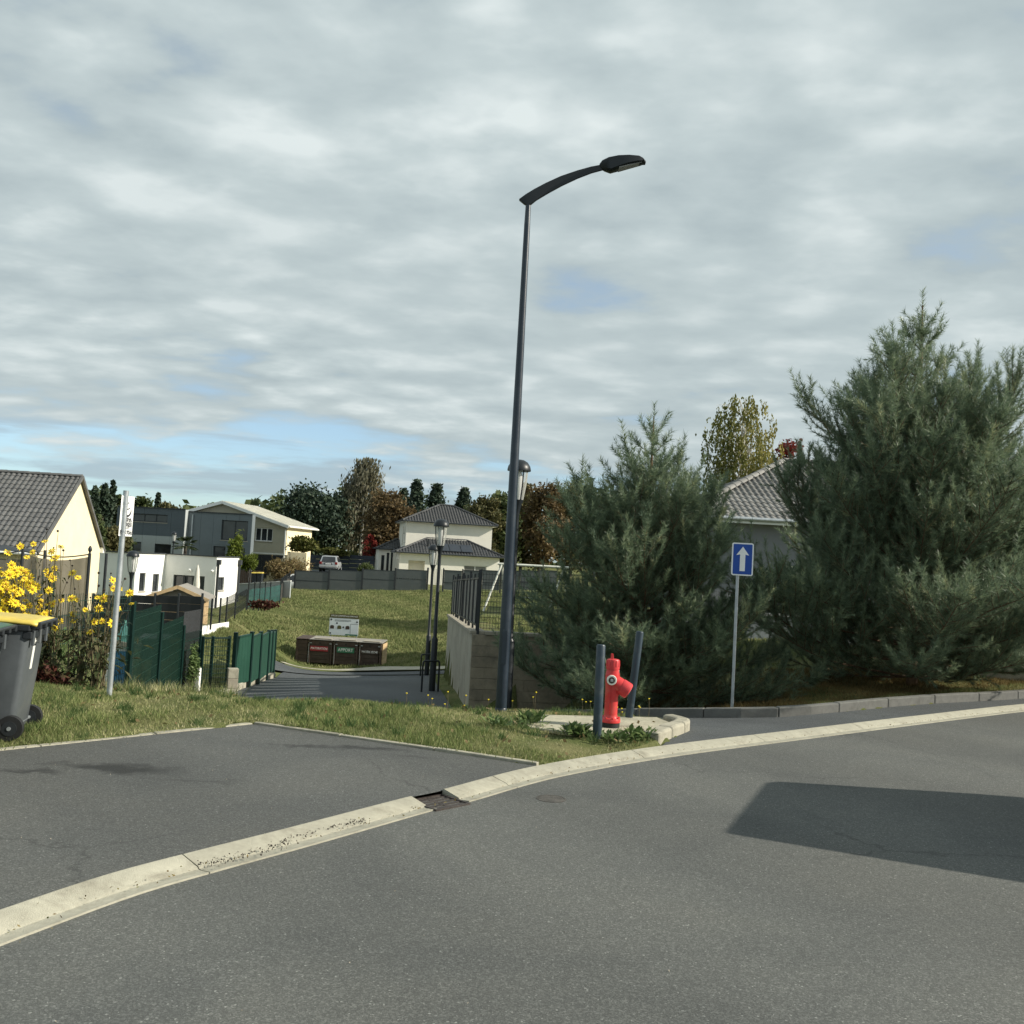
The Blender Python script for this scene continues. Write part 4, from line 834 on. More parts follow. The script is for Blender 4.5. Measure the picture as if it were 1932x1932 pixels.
def facade(H, org, dr, W, z0, z1, holes, mat, depth=.16, name='wall', gable=None, sill=True):
    """vertical wall with real openings; org/dr in house space, inward = left of dr; holes = (x0,z0,x1,z1,kind)"""
    ox, oy = org; dx, dy = math.cos(dr), math.sin(dr); ix, iy = -dy, dx
    def T(x, y, z): return (ox+dx*x+ix*y, oy+dy*x+iy*y, z)
    xs_ = sorted(set([0, W]+[h[0] for h in holes]+[h[2] for h in holes])); zs_ = sorted(set([z0, z1]+[h[1] for h in holes]+[h[3] for h in holes]))
    xs_ = [x for x in xs_ if 0 <= x <= W]; zs_ = [z for z in zs_ if z0 <= z <= z1]; mb = MB()
    for a, b in zip(xs_[:-1], xs_[1:]):
        for c, d in zip(zs_[:-1], zs_[1:]):
            xm, zm = (a+b)/2, (c+d)/2
            if any(h[0] < xm < h[2] and h[1] < zm < h[3] for h in holes): continue
            mb.quad(T(a, 0, c), T(b, 0, c), T(b, 0, d), T(a, 0, d))
    for (a, c, b, d, k) in holes:
        dp = depth*(6 if k == 'porch' else 1)
        for q in (((a, 0, c), (a, dp, c), (a, dp, d), (a, 0, d)), ((b, 0, d), (b, dp, d), (b, dp, c), (b, 0, c)), ((a, 0, d), (a, dp, d), (b, dp, d), (b, 0, d)), ((a, 0, c), (b, 0, c), (b, dp, c), (a, dp, c))): mb.quad(*[T(*p) for p in q])
        if k == 'porch': mb.quad(T(a, dp, c), T(b, dp, c), T(b, dp, d), T(a, dp, d))
    if gable: mb.add([T(0, 0, z1), T(W, 0, z1), T(gable[0], 0, gable[1])], [(0, 1, 2)])
    w_ = mb.build(name, mat, H.o)
    for (a, c, b, d, k) in holes:
        if k == 'porch': continue
        fm = 'frame_white' if 'w' in k else 'frame_dark'; pane = 'glass_curtain' if 'c' in k else 'glass_dark'; f_ = min(.07, (b-a)*.12)
        y = depth*.55; fr_ = MB()
        for (p, q, r, s_) in ((a, c, a+f_, d), (b-f_, c, b, d), (a+f_, c, b-f_, c+f_), (a+f_, d-f_, b-f_, d)):
            P_ = [T(p, y, q), T(r, y, q), T(r, y+.06, q), T(p, y+.06, q), T(p, y, s_), T(r, y, s_), T(r, y+.06, s_), T(p, y+.06, s_)]; fr_.hexa(P_)
        nm = int(k[-1]) if k[-1].isdigit() else 1
        for i in range(1, nm):
            xm = a+(b-a)*i/nm; P_ = [T(xm-f_*.5, y+.001, c+f_), T(xm+f_*.5, y+.001, c+f_), T(xm+f_*.5, y+.055, c+f_), T(xm-f_*.5, y+.055, c+f_), T(xm-f_*.5, y+.001, d-f_), T(xm+f_*.5, y+.001, d-f_), T(xm+f_*.5, y+.055, d-f_), T(xm-f_*.5, y+.055, d-f_)]; fr_.hexa(P_)
        win = fr_.build('door' if k.startswith('d') else 'window', fm, H.o)
        for i in range(nm):
            x0 = a+(b-a)*i/nm; x1 = a+(b-a)*(i+1)/nm; mb = MB()
            if k.startswith('d'):
                for j in range(5): zz = c+(d-c)*j/5; zy = c+(d-c)*(j+1)/5-.02; mb = MB(); mb.quad(T(x0+.01, y+.02, zz), T(x1-.01, y+.02, zz), T(x1-.01, y+.035, zy), T(x0+.01, y+.035, zy)); mb.build('door_panel', 'dark_boards', win)
            else: mb.quad(T(x0+.02, y+.03, c+.02), T(x1-.02, y+.03, c+.02), T(x1-.02, y+.03, d-.02), T(x0+.02, y+.03, d-.02)); mb.build('pane', pane, win)
        if sill and not k.startswith('d'):
            mb = MB(); P_ = [T(a-.05, -.05, c-.06), T(b+.05, -.05, c-.06), T(b+.05, .03, c-.06), T(a-.05, .03, c-.06), T(a-.05, -.05, c-.012), T(b+.05, -.05, c-.012), T(b+.05, .03, c-.004), T(a-.05, .03, c-.004)]; mb.hexa(P_); mb.build('sill', 'cap_stone', win)
    return w_
def box_part(H, nm, mat, *b, bevel=0.):
    mb = MB(); mb.box(*b); return mb.build(nm, mat, H.o, bevel=bevel)
# roof tiles: wavy interlocking tiles, the best visible 300 of a house as pieces, the rest as one part
def tile_mesh(w_, h_, mat):
    mb = MB(); A = w_*.20; prof_ = [(0, .0), (.30, .06), (.42, .75), (.62, 1.0), (.86, .7), (1.0, .08)]
    for x, z in prof_: mb.v += [(x*w_, -.02, z*A+.012), (x*w_, h_+.01, z*A-.012), (x*w_, -.02, z*A-.02)]
    for i in range(5):
        a = i*3; c = a+3; mb.f += [(a, c, c+1, a+1), (a+2, c+2, c, a)]; mb.m += [0, 0]
    return mb.mesh('tile', mat)
def tiled_roof(H, planes, w_, h_, mat, limit=300, ridge=True):
    tm = tile_mesh(w_, h_, mat); base = np.array([v.co[:] for v in tm.vertices]); fc = [tuple(p.vertices) for p in tm.polygons]
    cand = []; rf = MB()
    for (O, A, poly) in planes:            # O origin, A = (ex, ey); poly in (s, t)
        ex, ey = Vector(A[0]).normalized(), Vector(A[1]).normalized(); O = Vector(O); n_ = ex.cross(ey)
        rf.add([O+ex*s+ey*t-n_*.03 for s, t in poly], [tuple(range(len(poly)))])
        ss = [p[0] for p in poly]; ts = [p[1] for p in poly]
        S, Tt = np.meshgrid(np.arange(min(ss), max(ss), w_), np.arange(0.0, max(ts)-h_*.3, h_)); S = S.ravel(); Tt = Tt.ravel()
        for s, t in zip(S[inpoly(S+w_/2, Tt+h_*.35, poly)], Tt[inpoly(S+w_/2, Tt+h_*.35, poly)]):
            p = O+ex*s+ey*t; wv = H.world(p); u, v, dd = proj(wv); nw = np.array([n_.x*H.c-n_.y*H.s, n_.x*H.s+n_.y*H.c, n_.z])
            vis = (nw@(CAM-wv) > 0) and -20 < u < 1950
            cand.append((0 if vis else 1, dd, p, ex, ey, n_))
    roof = rf.build('roof', mat, H.o); cand.sort(key=lambda c: (c[0], c[1])); V = []; Fq = []
    for i, (vis, dd, p, ex, ey, n_) in enumerate(cand):
        Mx = Matrix(((ex.x, ey.x, n_.x, p.x), (ex.y, ey.y, n_.y, p.y), (ex.z, ey.z, n_.z, p.z), (0, 0, 0, 1)))
        if i < limit and vis == 0:
            o = bpy.data.objects.new('tile', tm); col.objects.link(o); o.parent = roof; o.matrix_basis = Mx
        else:
            b = base@np.array([ex, ey, n_])+np.array(p); k = len(V)*len(base); V.append(b); Fq += [tuple(j+k for j in f) for f in fc]
    if V: fast('tile_field', np.concatenate(V), np.array(Fq), mat, roof, kind='stuff')
    return roof
def ridge_tiles(root, a, b, mat, r=.11, ln=.42):
    a = Vector(a); b = Vector(b); d = b-a; n_ = max(1, int(d.length/ln)); d = d/n_
    side = d.cross(Vector((0, 0, 1))).normalized(); up_ = side.cross(d).normalized()
    mb = MB(); k = 6
    for j, (t, q) in enumerate(((-.04, 1.0), (1.0, .86))):
        for i in range(k+1): an = math.pi*i/k; mb.v.append(tuple(d*t+side*math.cos(an)*r*q+up_*(math.sin(an)*r*q*.8-.03)))
    for i in range(k): mb.f.append((i, i+1, k+2+i, k+1+i)); mb.m.append(0)
    mb.f.append(tuple(range(k, -1, -1))); mb.m.append(0); me = mb.mesh('ridge_tile', mat, 50)
    for i in range(n_):
        o = bpy.data.objects.new('ridge_tile', me); col.objects.link(o); o.parent = root; o.location = a+d*i
def hip_planes(x0, y0, x1, y1, ze, pitch):
    """hip roof over a rectangle; returns planes and ridge ends"""
    W, Dp = x1-x0, y1-y0; tp = math.tan(pitch); h = min(W, Dp)/2; zt = ze+h*tp; sl = h/math.cos(pitch); up = math.cos(pitch), math.sin(pitch)
    pl = []
    if W >= Dp: r0, r1 = (x0+h, y0+h, zt), (x1-h, y0+h, zt); f = [(0, 0), (W, 0), (W-h, sl), (h, sl)]; g = [(0, 0), (Dp, 0), (h, sl)]
    else: r0, r1 = (x0+h, y0+h, zt), (x0+h, y1-h, zt); f = [(0, 0), (W, 0), (h, sl)]; g = [(0, 0), (Dp, 0), (Dp-h, sl), (h, sl)]
    pl.append(((x0, y0, ze), ((1, 0, 0), (0, up[0], up[1])), f)); pl.append(((x1, y0, ze), ((0, 1, 0), (-up[0], 0, up[1])), g))
    pl.append(((x1, y1, ze), ((-1, 0, 0), (0, -up[0], up[1])), f)); pl.append(((x0, y1, ze), ((0, -1, 0), (up[0], 0, up[1])), g))
    return pl, r0, r1
def gutter_run(H, a, b, mat='frame_dark', r=.06):
    mb = MB(); mb.tube([a, b], r, 8); mb.build('eaves_gutter', mat, H.o, smooth=50)
# --- cream gable house (left edge)
g0 = P2(67, 36.); g1 = P2(184, 44.); dg = (g1-g0); Lg = float(np.linalg.norm(dg)); ag = math.atan2(dg[1], dg[0])-math.pi/2
zgd = -1.75; H = House('gable_house', 'cream rendered house with steep dark tiled roof and bare gable', 'house', g0[0], g0[1], zgd, ag)
# local: gable wall along +y at x = 0, house extends to -x
ze = 1.32-zgd; apex = (Lg*.53, 4.28-zgd); Lh = 9.0
facade(H, (0, 0), math.pi/2, Lg, 0, ze, [], 'cream_render', gable=apex)
facade(H, (-Lh, 0), 0, Lh, 0, ze, [(Lh-5.6, .9, Lh-4.4, 2.1, 'w2')], 'cream_render', name='front_wall')
rise = apex[1]-ze; run0 = apex[0]+.42; run1 = Lg-apex[0]+.3
p0_ = math.atan2(rise, apex[0]); p1_ = math.atan2(rise, Lg-apex[0])
zlow0 = apex[1]-run0*math.tan(p0_); zlow1 = apex[1]-run1*math.tan(p1_)
s0 = run0/math.cos(p0_); s1 = run1/math.cos(p1_); ov = .10
planes = [((-Lh-.2, apex[0]-run0, zlow0+.06), ((1, 0, 0), (0, math.cos(p0_), math.sin(p0_))), [(0, 0), (Lh+.2+ov, 0), (Lh+.2+ov, s0), (0, s0)]),
          ((ov, apex[0]+run1, zlow1+.06), ((-1, 0, 0), (0, -math.cos(p1_), math.sin(p1_))), [(0, 0), (Lh+.2+ov, 0), (Lh+.2+ov, s1), (0, s1)])]
rf = tiled_roof(H, planes, .215, .34, 'tile_grey'); ridge_tiles(rf, (ov, apex[0], apex[1]+.08), (-Lh, apex[0], apex[1]+.08), 'tile_grey', .13)
for (ya, za, yb, zb) in ((apex[0]-run0, zlow0, apex[0], apex[1]), (apex[0]+run1, zlow1, apex[0], apex[1])):
    n_ = 16
    for i in range(n_):
        f0, f1 = i/n_, (i+1)/n_; mb = MB(); mb.bar((ov+.02, ya+(yb-ya)*f0, za+(zb-za)*f0+.04), (ov+.02, ya+(yb-ya)*f1*.998, za+(zb-za)*f1+.04), .09, .13); mb.build('verge_tile', 'tile_grey', rf)
gutter_run(H, (-Lh, apex[0]-run0-.03, zlow0), (.1, apex[0]-run0-.03, zlow0), 'frame_white')
box_part(H, 'corner_box', 'fascia_white', -.02, Lg-.05, ze-.25, .14, Lg+.22, ze+.02)
# pergola with dark curtains in front of it
q = P2(118, 30.5); zq = zg(*q); pg = thing('garden_pavilion', 'dark garden pavilion with hanging grey side curtain by the gable', 'pavilion', (q[0], q[1], zq), rad(12))
zt0 = float(at(118, 1042, 30.5)[2])-zq
px_ = [-3.2, -1.35+.1, .75]
for x in px_:
    mb = MB(); mb.lathe([(.05, -.1), (.05, zt0), (.03, zt0+.02), (.03, zt0+.05), (.06, zt0+.10), (.065, zt0+.16), (.03, zt0+.24), (.0, zt0+.26)], 12, (x, 0, 0)); mb.build('post', 'rail_dark', pg, smooth=40)
    mb = MB(); mb.lathe([(.05, -.1), (.05, zt0)], 12, (x, 2.6, 0)); mb.build('post', 'rail_dark', pg)
for a, b in zip(px_[:-1], px_[1:]):
    mb = MB(); mb.tube([(a+(b-a)*t, 0, zt0-.02-.14*math.sin(math.pi*t)) for t in np.linspace(0, 1, 9)], .02, 6); mb.build('swag', 'rail_dark', pg)
mb = MB(); nn_ = 14
for i in range(nn_+1):
    t = i/nn_; x = px_[1]+(px_[2]-px_[1])*t; yy = .04*math.sin(t*19); z1 = zt0-.10-.16*math.sin(math.pi*t); mb.v += [(x, yy, .35), (x, yy*.7, z1)]
for i in range(nn_): mb.f.append((2*i, 2*i+2, 2*i+3, 2*i+1)); mb.m.append(0)
mb.build('curtain', 'screen_grey', pg, smooth=80)
mb = MB(); mb.quad((px_[0], .05, .3), (px_[1], .05, .3), (px_[1], .05, zt0-.3), (px_[0], .05, zt0-.3)); mb.build('curtain', 'screen_grey', pg)
mb = MB(); mb.add([(px_[0]-.1, -.1, zt0-.05), (px_[1], -.1, zt0-.05), (px_[1], 2.7, zt0-.05), (px_[0]-.1, 2.7, zt0-.05), ((px_[0]+px_[1])/2, 1.3, zt0+.12)], [(0, 1, 4), (1, 2, 4), (2, 3, 4), (3, 0, 4)]); mb.build('canopy', 'bin_dark', pg)
# --- white flat-roofed house
wa = rad(-9); c34 = P2(406, 56.); H = House('flat_roof_house', 'white stepped flat-roofed house with dark downpipes and slit windows', 'house', c34[0], c34[1], -2.35, wa)
zt = 1.0+2.35; Wf3 = abs(H.px(309.5, 1090)[0]); Lf4 = H.px(449, 1090, x=0)[0]; Lf2 = -H.px(254, 1090, x=-Wf3)[0]
def hr(u0, v0, u1, v1, k, **kw):
    a = H.px(u0, v0, **kw); b = H.px(u1, v1, **kw); return (min(a[0], b[0]), min(a[1], b[1]), max(a[0], b[0]), max(a[1], b[1]), k)
h3 = hr(327.5, 1084, 384, 1122, 'g3'); facade(H, (-Wf3, 0), 0, Wf3, 0, zt, [(h3[0]+Wf3, h3[1], h3[2]+Wf3, h3[3], 'g3')], 'white_render', name='recessed_wall')
h4 = hr(411, 1089, 421.5, 1113.5, 'g', x=0); facade(H, (0, 0), math.pi/2, Lf4, 0, zt, [h4], 'white_render', name='end_wall')
sh = []
for r_ in ((264, 1081, 272.5, 1115), (289, 1083, 298, 1116)):
    q_ = hr(*r_, 'g', x=-Wf3); sh.append((q_[0]+Lf2, q_[1], q_[2]+Lf2, q_[3], 'g'))
facade(H, (-Wf3, -Lf2), math.pi/2, Lf2, 0, zt, sh, 'white_render', name='side_wall')
facade(H, (-Wf3-9, -Lf2), 0, 9, 0, zt, [], 'white_render', name='front_wall')
mb = MB(); mb.prism([(x, y, zt-.12) for x, y in ((-Wf3-9, -Lf2+.2), (-Wf3-.2, -Lf2+.2), (-Wf3-.2, .2), (-.2, .2), (-.2, Lf4), (-Wf3-9, Lf4))], (0, 0, .04)); mb.build('flat_roof', 'grey_render', H.o)
for a, b in (((-Wf3-9, -Lf2), (-Wf3, -Lf2)), ((-Wf3, -Lf2), (-Wf3, 0)), ((-Wf3, 0), (0, 0)), ((0, 0), (0, Lf4))): mb = MB(); mb.bar((*a, zt+.03), (*b, zt+.03), .14, .06); mb.build('coping', 'frame_dark', H.o)
for y in (.12, Lf4-.05):
    mb = MB(); mb.bar((.07, y, .2), (.07, y, zt-.45), .10); mb.build('downpipe', 'frame_dark', H.o); mb = MB(); mb.box(.005, y-.11, zt-.45, .2, y+.11, zt-.15); mb.build('hopper', 'frame_dark', H.o)
for (u, v) in ((360, 1076), (402, 1078)): a = H.px(u, v); mb = MB(); mb.lathe([(.0, -.06), (.08, -.03), (.10, .04), (.06, .09), (0, .1)], 12, (a[0], -.14, a[1])); mb.build('wall_lamp', 'frame_white', H.o, smooth=50)
q = P2(371, 53.5); t = thing('parasol', 'folded cream parasol standing before the dark garage opening', 'parasol', (q[0], q[1], -2.2)); mb = MB(); mb.lathe([(.02, 0), (.02, .9), (.16, 1.0), (.19, 1.6), (.10, 2.5), (.02, 2.75)], 12); mb.build('canopy', 'parasol', t, smooth=50); mb = MB(); mb.lathe([(.2, 0), (.2, .06), (.03, .07), (.025, .95)], 10); mb.build('foot', 'cap_stone', t)
# --- grey cladded house with two blocks
c2 = P2(347, 68.); H = House('cladded_house', 'modern two-storey house in dark and pale grey cladding panels', 'house', c2[0], c2[1], -1.4, rad(-8))
ztop = float(at(347, 962, 68)[2])+1.4; W2 = H.px(475, 1000)[0]; W1 = -H.px(226, 1000)[0]; zmid = H.px(300, 1011)[1]
def hh(u0, v0, u1, v1, k, off=0.): q_ = hr(u0, v0, u1, v1, k); return (q_[0]+off, q_[1], q_[2]+off, q_[3], k)
hb1 = [hh(257, 969, 322, 987, 'g3', W1), hh(256, 1022, 272.5, 1040, 'g', W1), hh(299, 1026, 328, 1050, 'g', W1)]
facade(H, (-W1, -.5), 0, W1, 0, ztop, hb1, 'mid_cladding', name='tower_wall'); facade(H, (0, -.5), math.pi/2, .5, 0, ztop, [], 'light_cladding', name='tower_return')
hb2 = [hh(419, 981, 466, 1021, 'g2'), hh(403, 1030, 424, 1058, 'g'), hh(430, 1033, 461, 1058, 'g2')]
facade(H, (0, 0), 0, W2, 0, ztop-.12, hb2, 'mid_cladding', name='block_wall'); facade(H, (W2, 0), math.pi/2, .5, 0, ztop-.12, [], 'mid_cladding', name='side_wall')
def clad(x0, x1, y, z0_, z1_, hs, mat, nx_):
    for i in range(nx_):
        a = x0+(x1-x0)*i/nx_; b = x0+(x1-x0)*(i+1)/nx_; segs = [(z0_, z1_)]
        sub = [h for h in hs if h[0] < b and h[2] > a and h[1] < z1_ and h[3] > z0_]
        xs2 = sorted(set([a, b]+[min(max(h[k], a), b) for h in sub for k in (0, 2)])); zs2 = sorted(set([z0_, z1_]+[min(max(h[k], z0_), z1_) for h in sub for k in (1, 3)]))
        mb = MB()
        for p, q_ in zip(xs2[:-1], xs2[1:]):
            for r_, s_ in zip(zs2[:-1], zs2[1:]):
                if any(h[0] < (p+q_)/2 < h[2] and h[1] < (r_+s_)/2 < h[3] for h in sub): continue
                mb.box(p+(.008 if p == a else 0), y-.02, r_+(.008 if r_ == z0_ else 0), q_-(.008 if q_ == b else 0), y-.003, s_-(.008 if s_ == z1_ else 0))
        if mb.v: mb.build('cladding_panel', mat, H.o)
hl1 = [(h[0]-W1, h[1], h[2]-W1, h[3]) for h in hb1]
clad(-W1, 0, -.5, zmid, (zmid+ztop)/2-.3, hl1, 'dark_cladding', 5); clad(-W1, 0, -.5, (zmid+ztop)/2-.3, ztop, hl1, 'dark_cladding', 5); clad(-W1, 0, -.5, 0, zmid, hl1, 'light_cladding', 5)
hl2 = [h[:4] for h in hb2]; zq_ = H.px(400, 1027)[1]
clad(0, W2, 0, zq_, ztop-.12, hl2, 'mid_cladding', 5); clad(0, W2, 0, 0, zq_, hl2, 'mid_cladding', 5)
for a, b, z in (((-W1, -.5), (0, -.5), ztop), ((0, 0), (W2, 0), ztop-.12)): mb = MB(); mb.bar((*a, z+.03), (*b, z+.03), .2, .06); mb.build('coping', 'frame_dark', H.o)
box_part(H, 'flat_roof', 'grey_render', -W1, -.3, ztop-.3, -.1, 8, ztop-.25); box_part(H, 'flat_roof', 'grey_render', 0, .2, ztop-.42, W2-.1, .6, ztop-.37)
mb = MB(); mb.bar((.35, -.06, .1), (.35, -.06, ztop-.3), .09); mb.build('downpipe', 'galvanised', H.o)
# --- white-roofed gable house behind it
cw = P2(535, 73.5); H = House('white_roof_house', 'cream house with broad low white roof above a garage', 'house', cw[0], cw[1], -1.0, rad(-8))
ap = H.px(425, 946); er = H.px(541, 992); el_x = ap[0]-(er[0]-ap[0]); Wd = -el_x-.4; zev = er[1]; Ld = H.px(588, 1010, x=0)[0]
hw_ = [hh(482, 995, 513.5, 1022, 'w3', Wd)]; zg1 = H.px(500, 1044)[1]
facade(H, (-Wd, 0), 0, Wd, 0, zev+.1, hw_, 'beige_render', gable=(Wd+ap[0], ap[1]-.25)); facade(H, (0, 0), math.pi/2, Ld, 0, zev+.05, [], 'cream_render', name='side_wall')
for sgn, ex_ in ((1, er[0]+.35), (-1, el_x-.35)):
    mb = MB(); zz = zev-.12; mb.hexa([(ap[0], -.5, ap[1]-.12), (ex_, -.5, zz), (ex_, Ld+.6, zz), (ap[0], Ld+.6, ap[1]-.12), (ap[0], -.5, ap[1]), (ex_, -.5, zz+.12), (ex_, Ld+.6, zz+.12), (ap[0], Ld+.6, ap[1])]) if sgn > 0 else mb.hexa([(ex_, -.5, zz), (ap[0], -.5, ap[1]-.12), (ap[0], Ld+.6, ap[1]-.12), (ex_, Ld+.6, zz), (ex_, -.5, zz+.12), (ap[0], -.5, ap[1]), (ap[0], Ld+.6, ap[1]), (ex_, Ld+.6, zz+.12)])
    rr = mb.build('roof', 'metal_roof', H.o)
    for i in range(14):
        y = -.45+(Ld+1)*i/13; mb = MB(); mb.bar((ap[0], y, ap[1]+.02), (ex_, y, zz+.14), .04, .05); mb.build('seam', 'metal_roof', rr)
    mb = MB(); mb.bar((ap[0], -.53, ap[1]-.1), (ex_, -.53, zz+.02), .05, .22); mb.build('bargeboard', 'fascia_white', H.o)
gutter_run(H, (er[0]+.4, -.5, zev-.08), (er[0]+.4, Ld+.6, zev-.08), 'fascia_white', .07)
mb = MB(); mb.bar((-.1, -.06, .2), (-.1, -.06, zev-.3), .08); mb.build('downpipe', 'fascia_white', H.o)
clad(-Wd*.55, -.1, 0, .1, zg1-.1, [], 'dark_boards', 3)
mb = MB(); mb.box(-Wd, -.03, zg1-.05, 0, -.004, zg1+.05); mb.build('string_course', 'fascia_white', H.o)
# --- white hip-roofed villa
ah = rad(12); ch = P2(752, 86.); zh = -1.0; H = House('hip_roof_villa', 'two-storey white villa with dark tiled hip roofs', 'house', ch[0], ch[1], zh, ah)
ov = .45; ru = H.px(936, 990)[0]; Wu = ru-2*ov+.2; zeu = float(at(752, 981, 86)[2])-zh; Du = Wu-1.3
sw = [hr(u0, v0, u1, v1, 'g', x=ov) for u0, v0, u1, v1 in ()]
facade(H, (ov, ov), 0, Wu, 0, zeu, [], 'hip_render'); facade(H, (ov, Du+ov), -math.pi/2, Du, 0, zeu, [(Du-3.2, zeu-2.1, Du-2.5, zeu-.5, 'g'), (Du-2.0, zeu-1.1, Du-1.7, zeu-.6, 'g'), (Du-1.3, zeu-2.0, Du-.8, zeu-.5, 'g')], 'hip_render', name='left_wall'); facade(H, (ov+Wu, ov), math.pi/2, Du, 0, zeu, [], 'hip_render', name='right_wall')
pl, r0, r1 = hip_planes(0, 0, Wu+2*ov, Du+2*ov, zeu, rad(25)); allp = pl
zel = H.px(752, 1041, y=-3)[1]; xl = H.px(746, 1041, y=-3)[0]; xr = H.px(951, 1051, y=-3)[0]; Yw = -3.4
pl2, q0_, q1_ = hip_planes(xl, Yw, xr, Yw+2*(xr-xl)*.31, zel, rad(24))
# lean the wing roof against the upper storey: keep its front slope and the two hips
pl2[0] = (pl2[0][0], pl2[0][1], pl2[0][2])
rf = tiled_roof(H, allp+pl2, .26, .36, 'tile_dark')
for a, b in (((0, 0, zeu), r0), ((Wu+2*ov, 0, zeu), r1 if Wu+2*ov >= Du+2*ov else r0), (r0, r1), ((xl, Yw, zel), q0_), ((xr, Yw, zel), q1_), (q0_, q1_)): ridge_tiles(rf, (a[0], a[1], a[2]+.07), (b[0], b[1], b[2]+.07), 'tile_dark', .13)
wx0, wx1, wy = xl+.4, xr-.4, Yw+.4
def hw2(u0, v0, u1, v1, k): q_ = hr(u0, v0, u1, v1, k, y=wy); return (q_[0]-wx0, q_[1], q_[2]-wx0, q_[3], k)
facade(H, (wx0, wy), 0, wx1-wx0, 0, zel+.02, [hw2(771, 1057, 800, 1090, 'porch'), hw2(875, 1066, 917, 1090, 'wc2')], 'hip_render', name='wing_wall')
facade(H, (wx0, ov), -math.pi/2, ov-wy, 0, zel+.02, [(.5, .3, 1.5, 2.3, 'w'), (1.8, .3, 2.6, 2.3, 'w')], 'hip_render', name='wing_side'); facade(H, (wx1, wy), math.pi/2, ov-wy, 0, zel+.02, [], 'hip_render', name='wing_side')
for a, b in (((0, -.03, zeu-.02), (Wu+2*ov, -.03, zeu-.02)), ((-.03, 0, zeu-.02), (-.03, Du, zeu-.02)), ((xl, Yw-.03, zel-.02), (xr, Yw-.03, zel-.02)), ((xl-.03, Yw, zel-.02), (xl-.03, 0, zel-.02))): gutter_run(H, a, b)
mb = MB(); mb.prism([(.02, .02, zeu-.1), (Wu+2*ov-.02, .02, zeu-.1), (Wu+2*ov-.02, Du, zeu-.1), (.02, Du, zeu-.1)], (0, 0, .06)); mb.build('soffit', 'fascia_white', H.o)
mb = MB(); mb.prism([(xl+.02, Yw+.02, zel-.1), (xr-.02, Yw+.02, zel-.1), (xr-.02, .4, zel-.1), (xl+.02, .4, zel-.1)], (0, 0, .06)); mb.build('soffit', 'fascia_white', H.o)
cp2 = H.px(808, 1030, y=Yw+1.5); mb = MB(); mb.tube([(cp2[0], Yw+1.5, cp2[1]-.4), (cp2[0], Yw+1.5, cp2[1]+.65)], .09, 10); mb.build('flue', 'rail_dark', H.o)
sp_ = [H.px(u, v, y=Yw+1.2) for u, v in ((868, 1034), (940-80+0, 1034))]
sx0 = H.px(795+5, 1038, y=Yw+.9)[0]; tpv = rad(24); Sx = H.px(826, 1030, y=Yw+1)[0]
for i in range(3):
    mb = MB(); a = Sx+i*1.05; y0_, y1_ = Yw+.35, Yw+1.75; z0_ = zel+.35*math.tan(tpv)+.13; z1_ = zel+1.75*math.tan(tpv)+.13
    mb.hexa([(a, y0_, z0_), (a+1.0, y0_, z0_), (a+1.0, y1_, z1_), (a, y1_, z1_), (a, y0_, z0_+.04), (a+1.0, y0_, z0_+.04), (a+1.0, y1_, z1_+.04), (a, y1_, z1_+.04)]); mb.build('solar_panel', 'navy_boards', rf)
# left annex of the villa
H2 = H; ax = P2(706, 90.); H = House('villa_annex', 'low white annex with narrow windows left of the villa', 'house', ax[0], ax[1], -.7, ah)
Wa = H.px(742, 1050)[0]; zea = H.px(715, 1035)[1]
facade(H, (.3, .3), 0, Wa, 0, zea, [(.25, .1, .55, zea-.6, 'g'), (.75, .3, 1.0, zea-.35, 'g'), (1.15, .3, 1.35, zea-.3, 'g')], 'hip_render'); facade(H, (.3, 6), -math.pi/2, 5.7, 0, zea, [], 'hip_render', name='side_wall')
pla, a0_, a1_ = hip_planes(0, 0, Wa+2.6, 6.6, zea, rad(26)); rfa = tiled_roof(H, pla, .26, .36, 'tile_dark', 120); ridge_tiles(rfa, (0, 0, zea+.07), (a0_[0], a0_[1], a0_[2]+.07), 'tile_dark', .13); gutter_run(H, (0, -.03, zea), (Wa+2.6, -.03, zea))
# --- grey house behind the pines
cr_ = at(1283, 971, 30.); zr = .25; H = House('bungalow', 'grey rendered bungalow with pale tiled hip roof behind the pines', 'house', cr_[0], cr_[1], zr, rad(3))
zer = float(cr_[2])-zr
pl, r0, r1 = hip_planes(0, 0, 13.5, 10, zer, rad(26.5)); rf = tiled_roof(H, pl, .21, .34, 'tile_pale'); ridge_tiles(rf, (0, 0, zer+.07), (r0[0], r0[1], r0[2]+.07), 'tile_pale', .15, .42); ridge_tiles(rf, (r0[0], r0[1], r0[2]+.07), (r1[0], r1[1], r1[2]+.07), 'tile_pale', .15, .42)
facade(H, (.45, .45), 0, 12.6, 0, zer, [(6.6, 1.0, 8.0, 2.2, 'wc2')], 'grey_render'); facade(H, (.45, 9.5), -math.pi/2, 9.05, 0, zer, [], 'grey_render', name='side_wall')
mb = MB(); mb.prism([(.03, .03, zer-.12), (13.4, .03, zer-.12), (13.4, 9.9, zer-.12), (.03, 9.9, zer-.12)], (0, 0, .05)); mb.build('soffit', 'fascia_white', H.o)
gutter_run(H, (0, -.04, zer-.02), (13.5, -.04, zer-.02), 'galvanised', .07); gutter_run(H, (-.04, 0, zer-.02), (-.04, 10, zer-.02), 'galvanised', .07)
mb = MB(); mb.box(.0, -.02, zer-.16, 13.5, .0, zer-.04); mb.build('fascia', 'fascia_white', H.o)
